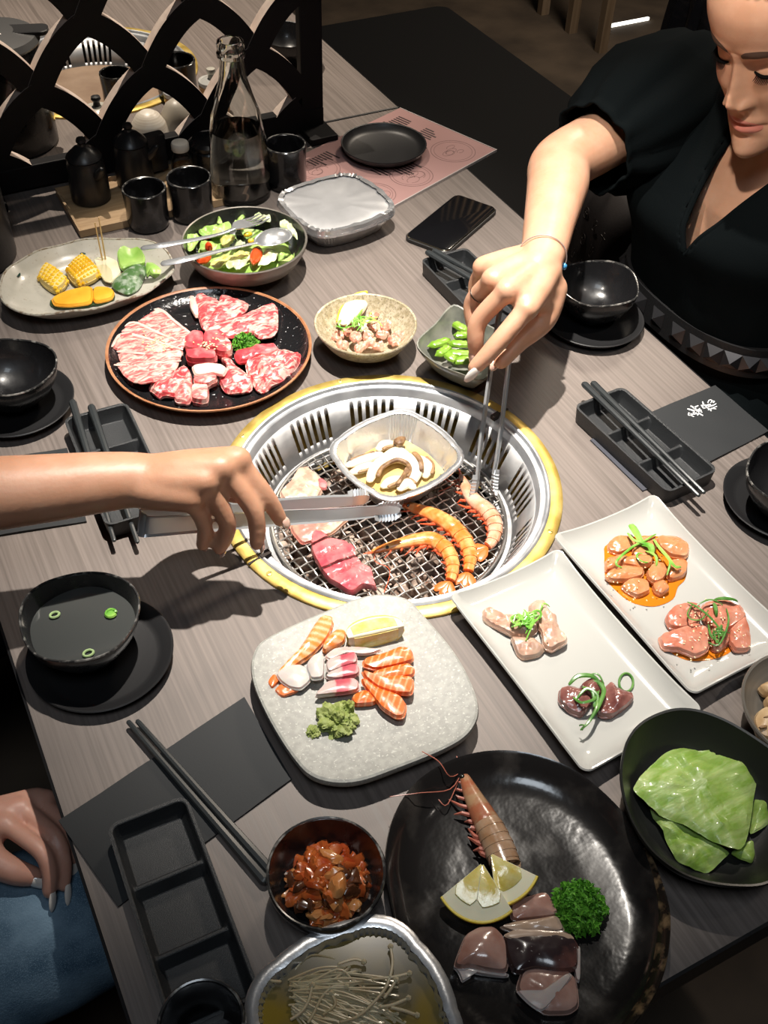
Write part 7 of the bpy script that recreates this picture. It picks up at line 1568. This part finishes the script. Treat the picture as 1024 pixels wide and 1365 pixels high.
# ================= tongs
M_TONG = mat('tong_steel', (0.64, 0.66, 0.68), 0.28, .65)
def tongs(label, E, tips, nrm, sep, w0, w1):
    """two spring arms joined at a bent end E; tips: two points"""
    E = Vector(E); t = thing('tongs', label, 'tongs', E); mid = (tips[0] + tips[1]) / 2; d = (mid - E).normalized(); n_ = Vector(nrm); n_ = (n_ - d * n_.dot(d)).normalized(); wv = d.cross(n_)
    L = (mid - E).length
    for tip, s_ in ((tips[0], 1), (tips[1], -1)):
        ctrl = [E + n_ * s_ * .001, E + d * .004 + n_ * s_ * sep * .55, E + d * .016 + n_ * s_ * sep * .80, E + d * L * .45 + n_ * s_ * sep * 1.0, E.lerp(tip, .8) + n_ * s_ * sep * .35, tip]
        P3 = sm(ctrl, 8, False); n2 = len(P3); rings = []
        for i in range(n2):
            f = i / (n2 - 1); tg = (P3[min(i + 1, n2 - 1)] - P3[max(i - 1, 0)]).normalized(); nn = tg.cross(wv).normalized() * s_; wd = (w0 + (w1 - w0) * f) / 2
            lip = .0016 * min(1, f * 6)
            rings.append([P3[i] - wv * wd - nn * lip, P3[i] - wv * wd * .8, P3[i] + wv * wd * .8, P3[i] + wv * wd - nn * lip, P3[i] + wv * wd * .98 - nn * (lip + .0009), P3[i] + wv * wd * .76 - nn * .001, P3[i] - wv * wd * .76 - nn * .001, P3[i] - wv * wd * .98 - nn * (lip + .0009)])
        m = MB(); m.loft(rings, True, True); a_ = m.build('tong_arm', M_TONG, t, smooth=30)
        # scalloped tip
        tg = (P3[-1] - P3[-4]).normalized(); nn = tg.cross(wv).normalized() * s_; rg = []
        for i in range(17):
            f = i / 16; wd = (w1 / 2) * (1 + .75 * math.sin(PI * min(1, .25 + f * .6)) ** 1.2) * (1 + .10 * (1 if i % 2 else -1) * (f > .15)); c = P3[-1] + tg * (-.006 + .030 * f) - nn * .004 * f * f
            if f > .85: wd *= 1 - (f - .85) * 3
            rg.append([c - wv * wd - nn * .004, c - wv * wd * .5, c + wv * wd * .5, c + wv * wd - nn * .004, c + wv * wd * .96 - nn * .0050, c + wv * wd * .45 - nn * .001, c - wv * wd * .45 - nn * .001, c - wv * wd * .96 - nn * .0050])
        m = MB(); m.loft(rg, True, True); m.build('tong_tip', M_TONG, a_, smooth=30)
    return t
tongs('steel tongs held by the woman, standing on the pinkish prawn', at(678, 398, .128), (at(638, 640, -.028), at(657, 632, -.030)), ray(650, 560).cross(Vector((0, 0, 1))) * -1 + CF * .25, .009, .016, .0105)
tongs('long steel tongs held over the grill from the left', at(186, 697, .086), (at(506, 680, .006), at(470, 668, -.002)), (-CF * .95 - CU * .42 - CX * .0).normalized(), .010, .027, .0135)

# ================= reaching man at the left (only his arm is in the picture)
Bp = thing('person', 'arm reaching in from the left edge, hand holding long tongs over the grill', 'person', (-.80, .28, .45))
FB = [[(316, 614, .148), (348, 652, .122), (364, 676, .102), (374, 694, .086)], [(296, 624, .151), (336, 677, .114), (343, 706, .092), (342, 725, .078)], [(274, 642, .145), (302, 692, .106), (300, 716, .084), (292, 731, .072)], [(254, 663, .133), (272, 699, .102), (272, 715, .086), (269, 727, .076)]]
TB = [(205, 642, .125), (245, 640, .100), (285, 648, .086), (316, 660, .080)]
RB = [.0086, .0086, .0083, .0074]
T_ = hand_tubes((180, 641, .135), FB, TB, RB, .0150)
WB = AX((168, 640, .135)); EB = Vector((-.54, .052, TZ + .150)); SB = Vector((-.76, .18, TZ + .25))
T_.append((sm([AX((235, 640, .132)), WB, WB.lerp(EB, .3), WB.lerp(EB, .75), EB, EB.lerp(SB, .5), SB], 5, False), lerpr([.0215, .0275, .0330, .0395, .040, .046, .052], 5), .92, (0, 0, 1)))
T_.append(([SB, Vector((-.80, .30, TZ + .27)), Vector((-.80, .44, TZ + .25))], [.05, .06, .05], 1.0, None)); T_.append(([Vector((-.80, .30, TZ + .27)), Vector((-.78, .30, TZ + .40))], [.058, .052], 1.0, None)); T_.append(([Vector((-.81, .30, TZ + .24)), Vector((-.83, .30, TZ - .2))], [.09, .09], 1.4, (0, 1, 0)))
vs, fs = fuse(T_, .0024, 5)
def headM(pos, yaw, pitch): return Matrix.Translation(pos) @ Matrix.Rotation(yaw, 4, 'Z') @ Matrix.Rotation(pitch, 4, 'X')
HB_ = headM(Vector((-.755, .30, TZ + .49)), PI / 2, .35); m = MB(); m.add(vs, fs); m.loft([[HB_ @ p for p in r] for r in HEADR], True, True); ear(m, -1, HB_); ear(m, 1, HB_); m.build('body', M_SKINB, Bp, smooth=180); face_parts(Bp, HB_); hair_cap(Bp, HB_)
for f, r in zip(FB, RB): nail(Bp, f, r, M_NAIL)
def shirt(t, cx, cy, name='top', M_=M_TOPB):
    Lv = smlev([(-.30, cx - .02, cy, .13, .18), (-.10, cx - .01, cy, .12, .165), (.08, cx, cy, .125, .18), (.20, cx, cy, .105, .185), (.27, cx, cy, .08, .15), (.31, cx + .005, cy, .065, .08)], 4); m = MB(); m.loft(torso_rings(Lv, 48), True, False); return m.build(name, M_, t, smooth=60)
shirt(Bp, -.81, .30)
for S0, E0 in ((SB, EB),): m = MB(); m.tube([S0 + (S0 - E0).normalized() * .03, S0, S0.lerp(E0, .5)], [.062, .064, .060], 24, caps=False); m.build('sleeve', M_TOPB, Bp, smooth=60)
m = MB()
for dy in (-.10, .10): m.tube(sm([Vector((-.83, .30 + dy, TZ - .20)), Vector((-.62, .30 + dy, TZ - .19)), Vector((-.36, .30 + dy, TZ - .19)), Vector((-.33, .30 + dy, TZ - .42)), Vector((-.34, .30 + dy, TZ - .68))], 4, False), lerpr([.095, .09, .075, .06, .05], 4), 16)
m.build('trousers', M_TOPB, Bp, smooth=60)

# ================= seated person at the near left: hand on a denim thigh
Cp = thing('person', 'seated person in blue jeans and black top at the lower left, hand on thigh', 'person', (-.80, -.33, .45))
FC = [[(8, 1100, -.080), (54, 1134, -.078), (66, 1164, -.090), (65, 1189, -.104)], [(29, 1078, -.083), (72, 1114, -.084), (85, 1149, -.096), (85, 1180, -.110)], [(48, 1066, -.090), (86, 1098, -.093), (95, 1128, -.104), (95, 1151, -.116)], [(60, 1068, -.094), (76, 1085, -.096), (86, 1102, -.104), (90, 1116, -.112)]]
RC = [.0076, .0076, .0072, .0064]
TC = [(-30, 1128, -.090), (-5, 1150, -.094), (22, 1163, -.100), (44, 1168, -.106)]
T_ = hand_tubes((-42, 1098, -.088), FC, TC, RC, .0125)
WC = AX((-46, 1096, -.088)); EC = Vector((-.74, -.10, TZ - .09)); SC_ = Vector((-.80, -.16, TZ + .17))
T_.append((sm([AX((5, 1092, -.086)), WC, WC.lerp(EC, .5), EC, EC.lerp(SC_, .5), SC_], 5, False), lerpr([.017, .024, .034, .038, .042, .048], 5), .95, (0, 0, 1)))
T_.append(([SC_, Vector((-.82, -.33, TZ + .20)), Vector((-.80, -.50, TZ + .17))], [.05, .06, .05], 1.0, None)); T_.append(([Vector((-.82, -.33, TZ + .20)), Vector((-.80, -.33, TZ + .33))], [.055, .048], 1.0, None)); T_.append(([Vector((-.82, -.33, TZ + .18)), Vector((-.83, -.33, TZ - .2))], [.08, .085], 1.4, (0, 1, 0)))
vs, fs = fuse(T_, .0022, 4); HC_ = headM(Vector((-.775, -.33, TZ + .42)), PI / 2, .3); m = MB(); m.add(vs, fs); m.loft([[HC_ @ p for p in r] for r in HEADR], True, True); ear(m, -1, HC_); ear(m, 1, HC_); m.build('body', M_SKINC, Cp, smooth=180); face_parts(Cp, HC_); hair_cap(Cp, HC_)
for f, r in zip(FC[:3], RC): nail(Cp, f, r, M_NAILW, 1.15, .004)
nail(Cp, TC, .0100, M_NAILW, 1.3, .003)
shirt(Cp, -.82, -.33)
m = MB(); m.tube(sm([SC_ + Vector((0, -.02, .02)), SC_.lerp(EC, .5), EC, EC.lerp(WC, .55)], 4, False), lerpr([.060, .056, .050, .042], 4), 24, caps=False); m.build('sleeve', M_TOPB, Cp, smooth=60)
m = MB()
def denim(pts, rad):
    P3 = sm(pts, 12, False); rs = lerpr(rad, 12); rings = []
    for i, (p, r) in enumerate(zip(P3, rs)):
        tg = (P3[min(i + 1, len(P3) - 1)] - P3[max(i - 1, 0)]).normalized(); a1 = tg.cross(Vector((0, 1, 0))).normalized(); b1 = a1.cross(tg); ring = []
        for k in range(48):
            a = 2 * PI * k / 48; dirv = a1 * math.cos(a) + b1 * math.sin(a); q = p + dirv * r; ring.append(q + dirv * (.0060 * mnoise.noise(Vector((q.x * 38 + q.y * 20, q.y * 10, q.z * 10))) + .002 * mnoise.noise(Vector((q.x * 110, q.y * 30, q.z * 30)))))
        rings.append(ring)
    m.loft(rings[::-1], True, True)
denim([Vector((-.84, -.215, TZ - .205)), Vector((-.66, -.218, TZ - .200)), Vector((-.40, -.222, TZ - .200)), Vector((-.345, -.222, TZ - .26)), Vector((-.35, -.222, TZ - .66))], [.10, .092, .072, .066, .055])
denim([Vector((-.84, -.43, TZ - .215)), Vector((-.68, -.47, TZ - .245)), Vector((-.44, -.50, TZ - .265)), Vector((-.38, -.50, TZ - .32)), Vector((-.38, -.50, TZ - .66))], [.10, .088, .070, .064, .055])
o = m.build('jeans', M_DENIM, Cp, smooth=70)
m = MB(); sp = [Vector((-.62 + .30 * k / 20, -.288, TZ - .186 + .003 * math.sin(k))) for k in range(21)]; m.tube(sp, .0011, 5); m.build('side_seam', mat('denim_seam', (.10, .14, .19), .8), Cp)

# ================= handbag on the bench and crinkled jacket behind
M_BAG = mat('dark_monogram_canvas', (0.060, 0.052, 0.050), 0.5, bump=.1, bscale=300)
M_MONO = mat('monogram_print', (0.12, 0.10, 0.09), 0.5)
bc = Vector((.770, .600, .4263)); bt_ = thing('handbag', 'dark monogram canvas handbag on the bench beside the woman', 'bag', bc)
def bagp(a, b, z, e=0): return rrect(bc.x, bc.y, a - e, b - e, .035, -.25, bc.z + z, 6, .006)
m = MB(); m.loft([bagp(.075, .155, 0, .012), bagp(.085, .165, .012), bagp(.088, .168, .10), bagp(.075, .158, .19), bagp(.045, .145, .235), bagp(.012, .135, .248, .0)], True, True); m.build('bag_body', M_BAG, bt_)
rb = Matrix.Rotation(-.25, 3, 'Z'); pr = random.Random(8)
for sx in (-1, 1):
    pts = [bc + rb @ Vector((sx * .03, -.07 + .14 * k / 12, .235 + .085 * math.sin(PI * k / 12))) for k in range(13)]; m = MB(); m.tube(pts, .006, 8); m.build('bag_handle', M_BLACKMATTPOT, bt_)
def onbag(u_, v_):                                                    # front face of the bag, facing the table
    z = .02 + v_ * .20; x = -.089 + .010 * max(0, (z - .10) / .09) ** 1.5 * 1.3; return bc + rb @ Vector((x - .0045, u_, z))
def flat(m, segs, wd):
    for pts in segs: m.ribbon([onbag(*p) for p in pts], wd, .0006, rb @ Vector((-1, 0, .1)))
for j in range(5):
    for i in range(8):
        u0 = -.14 + .04 * i + (.02 if j % 2 else 0); v0 = .08 + .19 * j; m = MB(); k = (i + 2 * j) % 3; s_ = .009; q = s_ / .20
        if k == 0: flat(m, [[(u0 - s_ * .7, v0 + q * .4), (u0 - s_ * .4, v0 - q), (u0 + s_ * .3, v0 - q)], [(u0 - s_ * .3, v0 + q), (u0 + s_ * .2, v0 - q * .5), (u0 + s_ * .7, v0 + q)]], .0022)
        elif k == 1: flat(m, [[(u0 + s_ * math.cos(a), v0 + q * math.sin(a)) for a in [2 * PI * n2 / 16 for n2 in range(17)]], [(u0 - s_ * .5, v0), (u0 + s_ * .5, v0)], [(u0, v0 - q * .5), (u0, v0 + q * .5)]], .0018)
        else: flat(m, [[(u0 - s_, v0), (u0 + s_, v0)], [(u0, v0 - q), (u0, v0 + q)]], .0032)
        stuff(m.build('monogram_mark', M_MONO, bt_, smooth=0))
M_CRINK = mat('glossy_crinkled_black', (0.035, 0.032, 0.036), 0.25, coat=.6, bump=1.0, bscale=60)
jb = deep(900, 60, 1.98); jt = thing('jacket', 'glossy black crinkled jacket hanging behind the woman\'s shoulder', 'jacket', (jb.x, jb.y, .43))
m = MB(); rings = []; N = 90
for i in range(16):
    f = i / 15; z = .444 + f * (jb.z + .22 - .444); ring = []
    for k in range(N):
        a = 2 * PI * k / N; rr2 = (1 - .35 * f) * (1 + .13 * math.sin(17 * a + 3 * f) + .06 * math.sin(31 * a - 5 * f)) ; ring.append(Vector((jb.x + .05 + .07 * rr2 * math.cos(a), jb.y - .05 + .15 * rr2 * math.sin(a), z + .012 * math.sin(9 * a) * (i == 0) + .006 * math.sin(13 * a + f * 9))))
    rings.append(ring)
m.loft(rings, True, True); m.build('jacket_shell', M_CRINK, jt, smooth=40)
